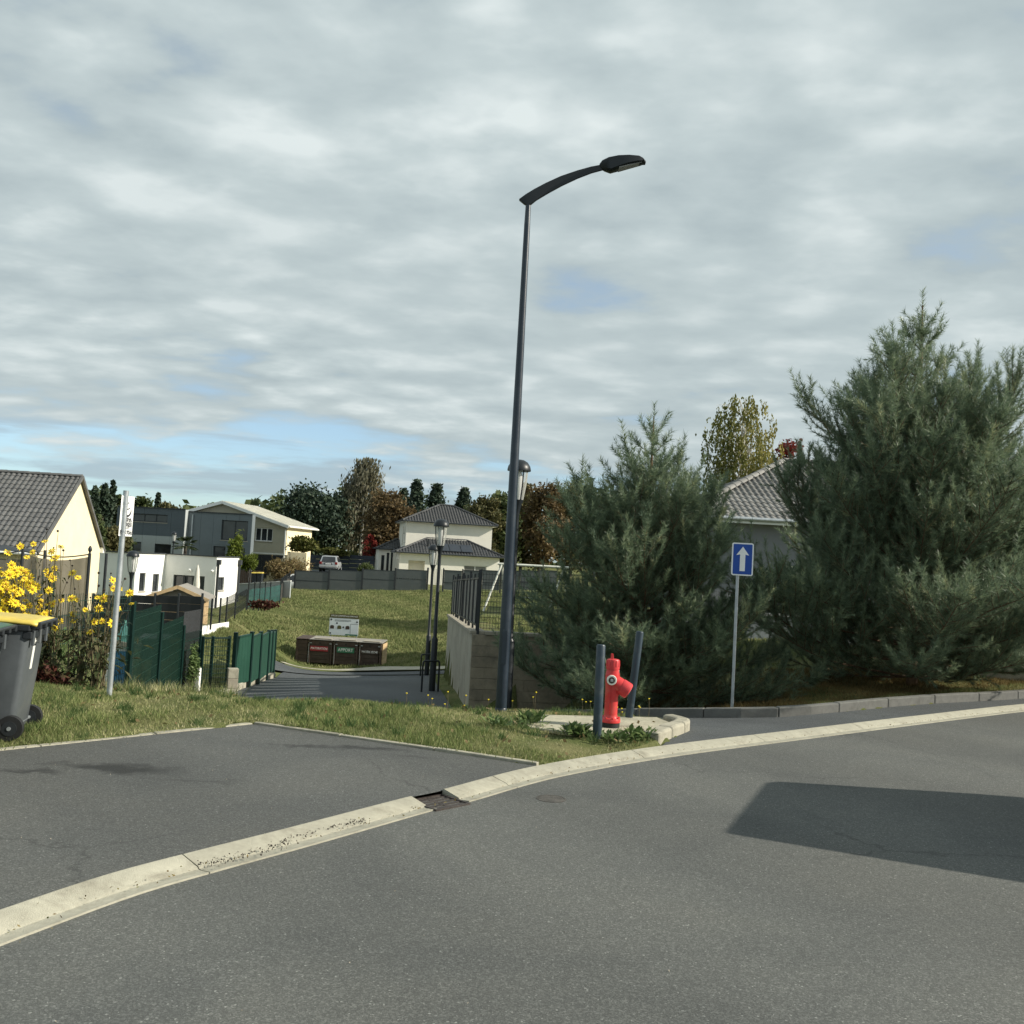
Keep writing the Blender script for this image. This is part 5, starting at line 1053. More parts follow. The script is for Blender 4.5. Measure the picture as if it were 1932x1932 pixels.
# ------------------------------------------------------------------ garden walls, sheds and fences in the background
# grey two-board panel fence on top of the hill
pf = thing('board_fence', 'long grey board fence in wide panels on top of the hill', 'fence', (0, 0, 0))
fu = [556, 620, 683, 745, 806]; fv0 = [1118.5, 1117, 1115, 1113, 1110]; ft = [1077, 1075, 1073.5, 1073, 1072.5]; DF = 68.
for i, u in enumerate(fu):
    q = P2(u, DF); z0_, z1_ = float(at(u, fv0[i]+3, DF)[2]), float(at(u, ft[i]-1.5, DF)[2]); mb = MB(); mb.box(q[0]-.06, q[1]-.06, z0_-.3, q[0]+.06, q[1]+.06, z1_); mb.build('post', 'frame_dark', pf)
    if i < 4:
        q1 = P2(fu[i+1], DF); za, zb = float(at(u, fv0[i], DF)[2]), float(at(u, ft[i+1]+1, DF)[2])
        nbd_ = 2; cuts_ = [za, za+(zb-za)*.57, zb]
        for k in range(2): mb = MB(); mb.box(q[0]+.07, q[1]-.025, cuts_[k]+.02, q1[0]-.07, q[1]+.025, cuts_[k+1]-.02); mb.build('board', 'grey_fence', pf)
        for z in (za-.0, cuts_[1], zb): mb = MB(); mb.box(q[0]+.07, q[1]-.035, z-.018, q1[0]-.07, q[1]+.035, z+.018); mb.build('rail', 'frame_dark', pf)
ff = thing('slat_fence', 'darker reed-backed wire fence continuing behind the lamp posts', 'fence', (0, 0, 0))
uu = [836, 872, 908, 944, 980, 1016, 1052]
for i in range(len(uu)-1):
    a, b = P2(uu[i], 66.), P2(uu[i+1], 66.); z0_ = float(at(uu[i], 1112, 66)[2]); z1_ = float(at(uu[i], 1075, 66)[2])
    mb = MB(); mb.box(a[0]-.05, a[1]-.05, z0_-.3, a[0]+.05, a[1]+.05, z1_+.06); mb.build('post', 'frame_dark', ff); mb = MB(); mb.box(a[0]+.06, a[1]-.02, z0_, b[0]-.06, a[1]+.02, z1_); mb.build('reed_panel', 'grey_fence', ff)
    for z in (z0_+.5, z1_-.02): mb = MB(); mb.box(a[0]+.055, a[1]-.04, z-.02, b[0]-.055, a[1]+.04, z+.02); mb.build('rail', 'frame_dark', ff)
gw = P2(812, 67.); gtt = thing('wicket_gate', 'tall wire wicket gate at the end of the grey board fence', 'gate', (gw[0], gw[1], -.75))
for k in range(2): mb = MB(); mb.box(k*.85, -.03, -.2, k*.85+.06, .03, 1.7); mb.build('post', 'rail_dark', gtt)
for k in range(9): mb = MB(); mb.bar((.08+k*.095, 0, .1), (.08+k*.095, 0, 1.6), .02); mb.build('bar', 'rail_dark', gtt)
# dark board fence behind the silver car
bw = thing('dark_fence', 'dark blue board fence behind the silver car', 'fence', (0, 0, 0)); DB = 93.
qa, qb = P2(560, DB), P2(704, DB); zt0_, zt1_ = float(at(560, 1046, DB)[2]), float(at(704, 1048, DB)[2]); zb0 = float(at(630, 1082, DB)[2])-.6
for r in range(6):
    for i in range(3):
        x0 = qa[0]+(qb[0]-qa[0])*i/3; x1 = qa[0]+(qb[0]-qa[0])*(i+1)/3; zt_m = zt0_+(zt1_-zt0_)*(i+.5)/3; hz = (zt_m-zb0)/6; mb = MB(); mb.box(x0+.03, DB-.03, zb0+hz*r+.012, x1-.03, DB, zb0+hz*(r+1)-.012); mb.build('board', 'navy_boards', bw)
for i in range(4): x0 = qa[0]+(qb[0]-qa[0])*i/3; mb = MB(); mb.box(x0-.05, DB-.05, zb0-.2, x0+.05, DB+.06, zt0_+.05); mb.build('post', 'frame_dark', bw)
# driveway terrace the car stands on
mb = MB(); a, b = P2(520, 74.), P2(720, 74.); c, d = P2(735, 95.), P2(500, 95.); zt_ = float(at(615, 1079, 84)[2])
mb.prism([(a[0], a[1], zt_-.9), (b[0], b[1], zt_-.9), (c[0], c[1], zt_-.9), (d[0], d[1], zt_-.9)], (0, 0, .88)); struct(mb.build('driveway', 'asphalt_lane'))
# green mesh fence with posts below the hill fence
zf = thing('wire_fence', 'thin dark wire fence with green netting below the white car', 'fence', (0, 0, 0))
pu = [(501, 1160, 1098, 50), (510, 1150, 1098, 54), (529, 1145, 1098.5, 55), (545, 1142, 1099, 56), (559, 1139, 1099.5, 57)]
seq = [(492, 1150, 1097, 52.), (503, 1146, 1098, 53.), (513, 1145, 1098, 54.), (523, 1143, 1098, 55.), (533, 1141, 1098, 56.), (540, 1136, 1095, 58.), (545, 1130, 1090, 61.), (550, 1124, 1083, 64.), (556, 1119, 1077, 67.)]
seq = [(u-22 if i < 5 else u-10, a, b, D) for i, (u, a, b, D) in enumerate(seq)]
fr_ = [(P2(u, D), float(at(u, a, D)[2])) for u, a, b, D in seq]
for i, (A, z_) in enumerate(fr_):
    u, a, b, D = seq[i]; z1_ = float(at(u, b, D)[2]); mb = MB(); mb.bar((A[0], A[1], z_-.3), (A[0], A[1], z1_), .06); mb.build('post', 'rail_dark', zf)
    if i < len(fr_)-1:
        B, zb = fr_[i+1]; mb = MB(); mb.quad((*A, z_+.1), (*B, zb+.1), (*B, zb+1.05), (*A, z_+1.05)); mb.build('netting', 'screen_teal' if i < 5 else 'screen_grey', zf)
        wire_panel('wire_panel', A, B, z_, zb, 1.45, 'rail_dark', zf, .15, .35, .004)
gwl = thing('garden_wall', 'low pale grey rendered garden wall below the bins and white car', 'wall', (0, 0, 0)); a, b = P2(446, 62.), P2(548, 60.5)
mb = MB(); za_, zb_2 = float(at(446, 1103, 62)[2]), float(at(548, 1100, 60.5)[2]); mb.hexa([(*a, -2.6), (*b, -2.6), (b[0], b[1]+.25, -2.6), (a[0], a[1]+.25, -2.6), (*a, za_), (*b, zb_2+.1), (b[0], b[1]+.25, zb_2+.1), (a[0], a[1]+.25, za_)]); mb.build('wall', 'light_cladding', gwl)
mb = MB(); mb.hexa([(a[0], a[1]-.04, za_+.003), (b[0], b[1]-.04, zb_2+.103), (b[0], b[1]+.29, zb_2+.103), (a[0], a[1]+.29, za_+.003), (a[0], a[1]-.04, za_+.06), (b[0], b[1]-.04, zb_2+.16), (b[0], b[1]+.29, zb_2+.16), (a[0], a[1]+.29, za_+.06)]); mb.build('coping', 'fascia_white', gwl)
for i, u in enumerate((480, 490)):
    q = P2(u, 63.); zq = float(at(u, 1102, 63)[2]); t = thing('wheelie_bin', 'small dark wheelie bin with a pale lid on the garden wall', 'wheelie bin', (q[0], q[1], zq), 0, 'dark bins above the garden wall'); mb = MB(); mb.hexa([(-.14, -.2, 0), (.14, -.2, 0), (.14, .2, 0), (-.14, .2, 0), (-.17, -.24, .72), (.17, -.24, .72), (.17, .24, .72), (-.17, .24, .72)]); mb.build('body', 'bin_dark', t, bevel=.02); mb = MB(); mb.hexa([(-.18, -.26, .722), (.18, -.26, .722), (.18, .26, .722), (-.18, .26, .722), (-.17, -.22, .78), (.17, -.22, .78), (.17, .22, .80), (-.17, .22, .80)]); mb.build('lid', 'bin_yellow', t)
wf = thing('paling_fence', 'dark brown upright paling fence behind the small bins', 'fence', (0, 0, 0))
a, b = P2(449, 66.), P2(496, 66.)
for i in range(14): x = a[0]+(b[0]-a[0])*i/14; z_ = float(at(470, 1076, 66)[2]); mb = MB(); mb.box(x+.01, 65.97, z_-1.6, x+(b[0]-a[0])/14-.01, 66, z_+random.uniform(-.04, .04)); mb.build('pale', 'brown_wood', wf)
# stepped cream stair wall
sw_ = thing('stair_wall', 'cream stepped stair wall climbing beside the bamboo', 'wall', (0, 0, 0))
for i in range(9):
    u0 = 497+i*5.2; q = P2(u0, 72.2-i*.1); q2 = P2(u0+5.4, 72.2-i*.1); zt_ = float(at(u0, 1092-i*6.3, 72.2)[2]); mb = MB(); mb.box(q[0], q[1], -1.6, q2[0], q[1]+.3, zt_); mb.build('step_block', 'cream_render', sw_); mb = MB(); mb.box(q[0]-.02, q[1]-.03, zt_+.002, q2[0]-.01, q[1]+.33, zt_+.05); mb.build('coping', 'cap_stone', sw_)
for i in range(4):
    u0 = 543+i*8; q = P2(u0, 71.4); q2 = P2(u0+8.1, 71.4); zt_ = float(at(u0, 1041+i*.5, 71.4)[2]); mb = MB(); mb.box(q[0], q[1], -1., q2[0]-.01, q[1]+.3, zt_); mb.build('wall_block', 'cream_render', sw_)
# shed and dark fence
q = P2(288, 33.5); zs = -2.0; H = House('garden_shed', 'timber garden shed with pale felt roof behind the black fence', 'shed', q[0], q[1], zs, rad(12))
Wsh = H.px(381, 1130)[0]; zes = H.px(381, 1127)[1]; zap = H.px(336, 1108)[1]; Dsh = 2.2
for k in range(12):
    z_ = .1+k*(zes-.1)/12; box_part(H, 'board', 'pale_wood', 0, 0, z_+.004, Wsh, .03, z_+(zes-.1)/12-.004); box_part(H, 'side_board', 'pale_wood', Wsh, .03, z_+.004, Wsh+.03, Dsh, z_+(zes-.1)/12-.004)
mb = MB(); mb.prism([(0, .01, zes), (Wsh, .01, zes), (Wsh*.52, .01, zap-.08)], (0, .03, 0)); mb.build('gable', 'shed_roof', H.o)
for a, b in ((-.25, Wsh*.52), (Wsh+.25, Wsh*.52)):
    mb = MB(); z0_ = zes-.12; mb.hexa([(a, -.2, z0_), (b, -.2, zap), (b, Dsh+.2, zap), (a, Dsh+.2, z0_), (a, -.2, z0_+.07), (b, -.2, zap+.07), (b, Dsh+.2, zap+.07), (a, Dsh+.2, z0_+.07)]); mb.build('roof', 'shed_roof', H.o)
    mb = MB(); mb.bar((a, -.22, z0_+.02), (b, -.22, zap+.02), .03, .12); mb.build('bargeboard', 'pale_wood', H.o)
bf = thing('black_fence', 'black horizontal board screen fence in front of the shed', 'fence', (0, 0, 0)); us = [178, 245, 295, 340, 384]
for i in range(len(us)-1):
    a, b = P2(us[i], 31.), P2(us[i+1], 31.); zt_ = float(at(us[i], 1121+i*.8, 31.)[2]); nbr = 8
    for k in range(nbr): h_ = 2.1/nbr; mb = MB(); mb.box(a[0]+.03, 31-.02, zt_-2.1+k*h_+.004, b[0]-.03, 31+.01, zt_-2.1+(k+1)*h_-.004); mb.build('board', 'dark_boards', bf)
for u in us: a = P2(u, 31.); zt_ = float(at(u, 1121, 31)[2]); mb = MB(); mb.box(a[0]-.028, 30.95, zt_-2.3, a[0]+.028, 31.03, zt_+.03); mb.build('post', 'frame_dark', bf)
lw_ = thing('low_white_wall', 'low white retaining wall stepping down the foot of the hill', 'wall', (0, 0, 0)); a, b = P2(383, 31.5), P2(434, 33.5)
mb = MB(); mb.hexa([(*a, -3.2), (*b, -3.0), (b[0], b[1]+.2, -3), (a[0], a[1]+.2, -3.2), (*a, float(at(383, 1182, 31.5)[2])), (*b, float(at(434, 1174, 33.5)[2])), (b[0], b[1]+.2, float(at(434, 1174, 33.5)[2])), (a[0], a[1]+.2, float(at(383, 1182, 31.5)[2]))]); mb.build('wall', 'white_render', lw_)
pf2 = [(P2(u, D), float(at(u, v, D)[2])) for u, v, D in ((386, 1183, 31.), (403, 1180, 32.), (419, 1177, 33), (431, 1173, 34.5), (447, 1160, 38), (468, 1150, 44))]
rf2 = thing('boundary_fence', 'slim dark posts with wire along the low white wall', 'fence', (0, 0, 0)); fence_run(rf2, pf2, .85, 'rail_dark', 'rail_dark', .12, .3, None, post=.05)
# front mesh fence on the retaining wall
mf = thing('wall_fence', 'dark wire mesh fence standing on the block retaining wall', 'fence', (0, 0, 0))
mfp = [((cA+dAC*t_+nAC*.09), zA+.066) for t_ in (.1, 2.1, 4.1)]; fence_run(mf, mfp, 1.05, 'rail_dark', 'rail_dark', .055, .1, None, post=.05, r=.0032)
# swing frame
q = P2(945, 33.); zq = zg(*q); swg = thing('swing_frame', 'white garden swing frame behind the mesh fence', 'swing', (q[0], q[1], zq)); zt_ = float(at(945, 1064, 33)[2])-zq
for x in (-.0, 2.2):
    for dx, dy in ((-.55, -.5), (.25, .9)): mb = MB(); mb.tube([(x, .2, zt_), (x+dx, .2+dy, -.05)], .035, 8); mb.build('leg', 'swing_pole', swg)
mb = MB(); mb.tube([(-.15, .2, zt_), (2.35, .2, zt_)], .04, 8); mb.build('top_bar', 'swing_pole', swg)
for x in (.8, 1.2): mb = MB(); mb.tube([(x, .2, zt_), (x, .2, .5)], .008, 5); mb.build('rope', 'rail_dark', swg)
mb = MB(); mb.box(.75, .05, .46, 1.25, .35, .5); mb.build('seat', 'swing_pole', swg)
# low wall, wire fence and hedge in front of the bungalow
bwl = thing('front_wall', 'low wall with pale coping in front of the bungalow', 'wall', (0, 0, 0)); wq = [(1100, 22., 1158), (1400, 22., 1168), (1412, 22., 1156), (1700, 23., 1172)]
for (ua, Da, va), (ub, Db, vb) in ((wq[0], wq[1]), (wq[2], wq[3])):
    a, b = P2(ua, Da), P2(ub, Db); z_ = float(at(ua, va, Da)[2]); n_ = int(np.linalg.norm(b-a)/.5)
    mb = MB(); mb.hexa([(*a, -.6), (*b, -.6), (b[0], b[1]+.18, -.6), (a[0], a[1]+.18, -.6), (*a, z_-.06), (*b, z_-.06), (b[0], b[1]+.18, z_-.06), (a[0], a[1]+.18, z_-.06)]); mb.build('wall', 'mid_cladding', bwl)
    for i in range(n_): p0_ = a+(b-a)*i/n_; p1 = a+(b-a)*(i+1)/n_; mb = MB(); mb.hexa([(p0_[0]+.004, p0_[1]-.04, z_-.058), (p1[0]-.004, p1[1]-.04, z_-.058), (p1[0]-.004, p1[1]+.22, z_-.058), (p0_[0]+.004, p0_[1]+.22, z_-.058), (p0_[0]+.004, p0_[1]-.04, z_), (p1[0]-.004, p1[1]-.04, z_), (p1[0]-.004, p1[1]+.22, z_), (p0_[0]+.004, p0_[1]+.22, z_)]); mb.build('coping_stone', 'light_cladding', bwl)
bf2 = thing('bungalow_fence', 'grey rigid wire fence on the wall before the bungalow', 'fence', (0, 0, 0))
fence_run(bf2, [(P2(u, 22.1), float(at(1250, 1164, 22.1)[2])) for u in (1120, 1260, 1400)], 1.22, 'rail_slat', 'rail_slat', .055, .2, None, post=.05, r=.003)
fence_run(bf2, [(P2(u, 22.6), float(at(1440, 1158, 22.6)[2])) for u in (1440, 1600)], 1.0, 'rail_slat', 'rail_slat', .055, .2, None, post=.05, r=.003)
sq = P2(1925, 17.5); lwl = thing('sloping_wall', 'short sloping concrete wall at the foot of the garden on the right', 'wall', (sq[0], sq[1], zg(*sq))); mb = MB(); mb.hexa([(-.6, 0, -.3), (1.6, -.6, -.3), (1.6, -.4, -.3), (-.6, .2, -.3), (-.6, 0, .34), (1.6, -.6, .02), (1.6, -.4, .02), (-.6, .2, .34)]); mb.build('wall', 'cap_stone', lwl, bevel=.01)
# garden ornaments behind the green fence
q = P2(236, 16.6); t = thing('garden_well', 'white ornamental garden well with blue tiles and a teal figure', 'ornament', (q[0], q[1], zg(*q)), rad(18)); zt_ = 1.0
mb = MB(); mb.box(-.22, -.18, 0, .22, .18, .9); mb.build('body', 'white_render', t, bevel=.02); mb = MB(); mb.box(-.15, -.186, .12, .17, -.181, .80); mb.build('tile_panel', 'blue_tile', t)
mb = MB(); mb.hexa([(-.34, -.24, .96), (.34, -.24, .84), (.34, .24, .84), (-.34, .24, .96), (-.34, -.24, 1.03), (.34, -.24, .91), (.34, .24, .91), (-.34, .24, 1.03)]); mb.build('top_board', 'cap_stone', t); mb = MB(); mb.lathe([(.14, .93), (.11, 1.03), (.12, 1.06), (.07, 1.12), (.06, 1.2), (.025, 1.23), (.02, 1.32), (0, 1.33)], 10, (.05, 0, 0)); mb.build('figure', 'teal_paint', t, smooth=50)
q = P2(302, 19.); t = thing('letter_box', 'dark green box on a post in the fenced garden', 'box', (q[0], q[1], zg(*q)), rad(10)); mb = MB(); mb.box(-.24, -.2, .75, .24, .2, 1.15); mb.build('box', 'fence_green', t, bevel=.01); mb = MB(); mb.hexa([(-.28, -.24, 1.152), (.28, -.24, 1.152), (.28, .24, 1.152), (-.28, .24, 1.152), (-.28, -.24, 1.18), (.28, -.24, 1.18), (.28, .24, 1.22), (-.28, .24, 1.22)]); mb.build('lid', 'galvanised', t); mb = MB(); mb.box(-.04, -.04, -.1, .04, .04, .75); mb.build('post', 'post_green', t)
# ------------------------------------------------------------------ vehicles
def hatchback(loc, rz, label, paint, plate=True):
    t = thing('parked_car', label, 'car', loc, rz)      # local: rear towards -y
    sec = [(-1.95, .55, .62, .30, .80), (-1.90, .35, .80, .25, .86), (-1.2, .32, .84, .22, .92), (0.2, .32, .85, .22, .93), (1.2, .34, .82, .25, .88), (1.85, .42, .70, .30, .74)]
    mb = MB(); n = 8
    for y, zb, hw_, zlo, zs_ in sec: mb.v += [(-hw_*.9, y, zb), (-hw_, y, zb+.12), (-hw_, y, zs_-.15), (-hw_*.93, y, zs_), (hw_*.93, y, zs_), (hw_, y, zs_-.15), (hw_, y, zb+.12), (hw_*.9, y, zb)]
    for i in range(5):
        for j in range(n): mb.f.append((i*n+j, (i+1)*n+j, (i+1)*n+(j+1) % n, i*n+(j+1) % n)); mb.m.append(0)
    mb.f += [tuple(range(n)), tuple(40+j for j in range(n-1, -1, -1))]; mb.m += [0, 0]; body_ = mb.build('body', paint, t, smooth=45)
    mb = MB(); cb_ = [(-1.86, .76, .85), (-1.45, .62, 1.42), (.15, .60, 1.46), (.95, .72, .88)]
    for y, hw_, z in cb_: mb.v += [(-hw_, y, z), (hw_, y, z)]
    mb.v += [(-.80, -1.7, .84), (.80, -1.7, .84), (-.8, .9, .86), (.8, .9, .86)]
    mb.f += [(0, 1, 3, 2), (2, 3, 5, 4), (4, 5, 7, 6), (0, 2, 4, 8), (4, 6, 10, 8), (1, 9, 5, 3), (5, 9, 11, 7)]; mb.m += [0]*7; mb.build('cabin', paint, t)
    mb = MB(); mb.quad((-.62, -1.845, .90), (.62, -1.845, .90), (.54, -1.50, 1.36), (-.54, -1.50, 1.36)); w1 = mb.build('rear_window', 'glass_dark', t); w1.location = (0, -.018, .012)
    for s_ in (-1, 1):
        mb = MB(); mb.quad((s_*.775, -1.35, .92), (s_*.775, .55, .92), (s_*.635, .1, 1.38), (s_*.635, -1.2, 1.36)); w2_ = mb.build('side_window', 'glass_dark', t); w2_.location = (s_*.03, 0, 0)
        mb = MB(); mb.box(s_*.68-.11, -1.99, .70, s_*.68+.11, -1.88, .92); mb.build('tail_light', 'tail_red', t, bevel=.02)
        for y in (-1.25, 1.15):
            mb = MB(); mb.tube([(s_*.62, y, .30), (s_*.84, y, .30)], .30, 20); wl = mb.build('wheel', 'black_rubber', t, smooth=40); mb = MB(); mb.tube([(s_*.842, y, .30), (s_*.85, y, .30)], .18, 14); mb.build('rim', 'galvanised', wl)
    mb = MB(); mb.box(-.80, -2.02, .42, .80, -1.9, .62); mb.build('bumper', paint, t, bevel=.04)
    mb = MB(); mb.box(-.26, -1.985, .68, .26, -1.955, .79); mb.build('number_plate', 'sign_white', t); mb = MB(); mb.box(-.34, -1.97, .66, .34, -1.945, .84); mb.build('plate_recess', 'frame_dark', t)
    mb = MB(); mb.quad((-.62, .99, .91), (.62, .99, .91), (.56, .22, 1.40), (-.56, .22, 1.40)); w3 = mb.build('windscreen', 'glass_dark', t); w3.location = (0, .02, .015)
    return t
q = P2(615, 84.); hatchback((q[0]+.03, 85.6, float(at(612, 1079, 84)[2])+.0), rad(4), 'silver hatchback parked on the drive behind the grey board fence', 'car_silver')
q = P2(524, 69.4); hatchback((q[0]+1.25, 69.6, float(at(545, 1082, 69.4)[2])-1.47), rad(90), 'white car half hidden behind the end of the grey board fence', 'car_white')
# parked van on the right, beyond the picture: its shadow crosses the road
vt = thing('parked_van', 'pale parked van whose shadow lies across the road', 'van', (4.66, 6.33, 0), rad(-24))
Lv, Wv, Hv = 4.6, 1.85, 1.95         # local x = length away from the camera side, y = width
mb = MB(); pr = [(-.12, .35), (-.15, .75), (-.02, 1.25), (.10, 1.80), (.28, Hv), (3.0, Hv), (3.75, 1.15), (4.55, .95), (4.62, .4)]
n = len(pr)
for y, k_ in ((0, 0), (Wv, 0)): mb.v += [(x, y, z) for x, z in pr]
mb.f += [tuple(range(n-1, -1, -1)), tuple(range(n, 2*n))]+[(i, (i+1) % n, n+(i+1) % n, n+i) for i in range(n)]; mb.m += [0]*(n+2)
mb.build('body', 'van_paint', vt, bevel=.06)
for x in (.75, 3.75):
    for y in (-.02, Wv-.18): mb = MB(); mb.tube([(x, y, .33), (x, y+.2, .33)], .33, 20); mb.build('wheel', 'black_rubber', vt, smooth=40)
for y in (-.004, Wv+.004):
    mb = MB(); mb.quad((2.2, y, 1.15), (3.45, y, 1.15), (2.95, y, 1.75), (2.2, y, 1.75)); mb.build('side_window', 'glass_dark', vt)
mb = MB(); mb.quad((-.0, .25, 1.28), (-.0, Wv-.25, 1.28), (.085, Wv-.25, 1.76), (.085, .25, 1.76)); r_ = mb.build('rear_window', 'glass_dark', vt); r_.location = (-.035, 0, 0)
for y in (.03, Wv-.17): mb = MB(); mb.hexa([(-.17, y, .80), (-.10, y, .80), (-.10, y+.14, .80), (-.17, y+.14, .80), (-.06, y, 1.22), (.02, y, 1.22), (.02, y+.14, 1.22), (-.06, y+.14, 1.22)]); mb.build('tail_light', 'tail_red', vt, bevel=.015)
mb = MB(); mb.box(-.22, .05, .32, -.05, Wv-.05, .55); mb.build('bumper', 'bin_dark', vt, bevel=.04)
mb = MB(); mb.box(-.165, Wv/2-.26, .66, -.13, Wv/2+.26, .77); mb.build('number_plate', 'sign_white', vt)
mb = MB(); mb.bar((-.155, Wv/2, .60), (-.15, Wv/2, .64), .3, .02); mb.build('door_handle', 'bin_dark', vt)
for y in (-.006, Wv+.006): mb = MB(); mb.box(.3, min(y, y*.99)-.006, .55, 4.3, max(y, y*.99)+.006, .64); mb.build('side_trim', 'bin_dark', vt)
# ------------------------------------------------------------------ plants
def unit(a): return a/np.maximum(np.linalg.norm(a, axis=-1, keepdims=True), 1e-9)
def rdir(n): return unit(rng.normal(size=(n, 3)))
def leaf_quads(P, L, W, axis=None, flat=.0):
    n = len(P); a = rdir(n) if axis is None else unit(axis+rng.normal(size=(n, 3))*.25); b = unit(np.cross(a, rdir(n)))
    L = np.broadcast_to(np.asarray(L, float), (n,))[:, None]*rng.uniform(.7, 1.3, (n, 1)); W = np.broadcast_to(np.asarray(W, float), (n,))[:, None]*rng.uniform(.7, 1.3, (n, 1))
    V = np.stack([P-a*L*.5, P+b*W*.5, P+a*L*.5, P-b*W*.5], 1).reshape(-1, 3); return V, np.arange(4*n).reshape(-1, 4)
def tree(name, label, u, vtop, D, wpx, mat, shape='round', n=5000, leaf=.35, base=None, bark='bark_dark', group='trees on the skyline behind the houses', dens=.75, cat='tree', low=.15, uo=0., clumps=46):
    q = P2(u, D); zb = zg(*q) if base is None else base; zt = float(at(u, vtop, D)[2]); h = zt-zb; R = wpx/FPX*D/2
    t = thing(name, label, cat, (q[0], q[1], zb), 0, group)
    k = clumps; c = rdir(k)*rng.uniform(.45, 1., (k, 1))**.6
    zc = h*(low+1)/2; rz = h*(1-low)/2
    C = np.c_[c[:, 0]*R*.86, c[:, 1]*R*.86, zc+c[:, 2]*rz*.86]
    if shape == 'cone':
        f = rng.uniform(0, 1, k)**.8; an = rng.uniform(0, 6.28, k); rr = R*1.15*(1-f)**.9*rng.uniform(.35, 1.0, k); C = np.c_[rr*np.cos(an), rr*np.sin(an), h*low+(h*(1-low))*f]
    if shape == 'birch':
        f = rng.uniform(0, 1, k); an = rng.uniform(0, 6.28, k); rr = R*np.clip(np.sin(np.pi*np.clip(f*.80+.16, 0, 1)), 0, 1)**.6*np.sqrt(rng.uniform(.02, 1.0, k)); C = np.c_[rr*np.cos(an), rr*np.sin(an), h*low+h*(1-low)*f*.97]
    sg = {'round': .20*R, 'cone': .26*R, 'birch': .19*R}[shape]
    ci = rng.integers(0, k, n); off = rng.normal(size=(n, 3))*sg*(1.0 if shape != 'cone' else 1.0)
    off[:, 2] *= {'round': .75, 'cone': .45, 'birch': 1.7}[shape]
    if shape == 'cone': off[:, :2] *= (1.25-.95*((C[ci, 2:3]-h*low)/(h*(1-low))))
    P = C[ci]+off; ok = (P[:, 2] > .05*h) & (P[:, 2] < h*1.01); P = P[ok]
    ax = np.tile([0, 0, -1.], (len(P), 1)) if shape == 'birch' else None
    V, Fq = leaf_quads(P, leaf, leaf*(.35 if shape == 'birch' else .6), ax)
    lum = rng.uniform(0, 1, k)[ci][ok]*.45+rng.uniform(0, 1, len(P))*.55
    fast('crown', V, Fq, mat, t, rnd=lum)
    mb = MB(); r0 = max(.06, h*.018); mb.tube([(0, 0, -.2), (R*.03, 0, h*.35), (0, R*.02, h*.7), (0, 0, h*.93)], [r0, r0*.75, r0*.4, r0*.12], 8)
    for i in range(min(12, k)):
        e = C[i]; z0 = max(h*.2, min(e[2]-.35*np.hypot(e[0], e[1]), h*.8)); mb.tube([(0, 0, z0), (e[0]*.55, e[1]*.55, z0+(e[2]-z0)*.6), tuple(e)], [r0*.38, r0*.25, r0*.08], 5, False)
    mb.build('trunk', bark, t, smooth=60); return t
def bush(name, label, u, vtop, vbot, D, wpx, mat, n=2500, leaf=.12, cat='shrub', depth=None, stems=7, group=None, elong=.55):
    q = P2(u, D); zb = float(at(u, vbot, D)[2]); zt = float(at(u, vtop, D)[2]); h = zt-zb; R = wpx/FPX*D/2; dp = R if depth is None else depth
    t = thing(name, label, cat, (q[0], q[1], zb), 0, group); k = 30; c = rdir(k)*rng.uniform(.3, 1., (k, 1))
    C = np.c_[c[:, 0]*R*.8, c[:, 1]*dp*.8, h*.52+c[:, 2]*h*.42]; ci = rng.integers(0, k, n); P = C[ci]+rng.normal(size=(n, 3))*np.array([R*.2, dp*.2, h*.1]); P = P[P[:, 2] > 0]
    V, Fq = leaf_quads(P, leaf, leaf*elong); fast('foliage', V, Fq, mat, t, rnd=rng.uniform(0, 1, len(P)))
    mb = MB()
    for i in range(stems): e = C[i]; mb.tube([(e[0]*.15, e[1]*.15, -.1), tuple(e*.6), tuple(e)], [.03*h+.005, .02*h+.003, .005*h+.002], 5, False)
    mb.build('stems', 'bark_dark', t); return t
# skyline
tree('pine_tree', 'broad dark pine towering behind the white-roofed house', 590, 905, 104, 132, 'needles_far', n=15000, leaf=.42, clumps=70, low=.02)
tree('birch_tree', 'slender pale birch rising above the rust-coloured tree', 676, 866, 106, 74, 'leaf_birch_grey', 'birch', n=7000, leaf=.5, bark='bark_birch', clumps=70, low=.2)
tree('maple_tree', 'rust brown autumn tree left of the villa roof', 727, 914, 98, 92, 'leaf_rust', n=11000, leaf=.36, clumps=60, low=.02)
tree('maple_tree', 'small bright red bush-like tree at the annex gutter', 694, 1006, 95, 26, 'leaf_red', n=1500, leaf=.25, clumps=16)
tree('oak_tree', 'dull brown leafy tree behind the birch', 690, 935, 112, 70, 'leaf_olive', n=6000, leaf=.4, low=0)
for i, (u, v, w_, lb) in enumerate(((776, 906, 74, 'dark pointed spruce just left of the villa ridge'), (815, 914, 80, 'feathery dark conifer behind the left end of the villa ridge'), (866, 920, 66, 'small spruce standing behind the right end of the villa ridge'), (752, 922, 56, 'half hidden spruce beside the rust-coloured tree'))):
    tree('spruce_tree', lb, u, v, 118+i*2, w_, 'needles_far', 'cone', n=6000, leaf=.42, clumps=90, low=.02)
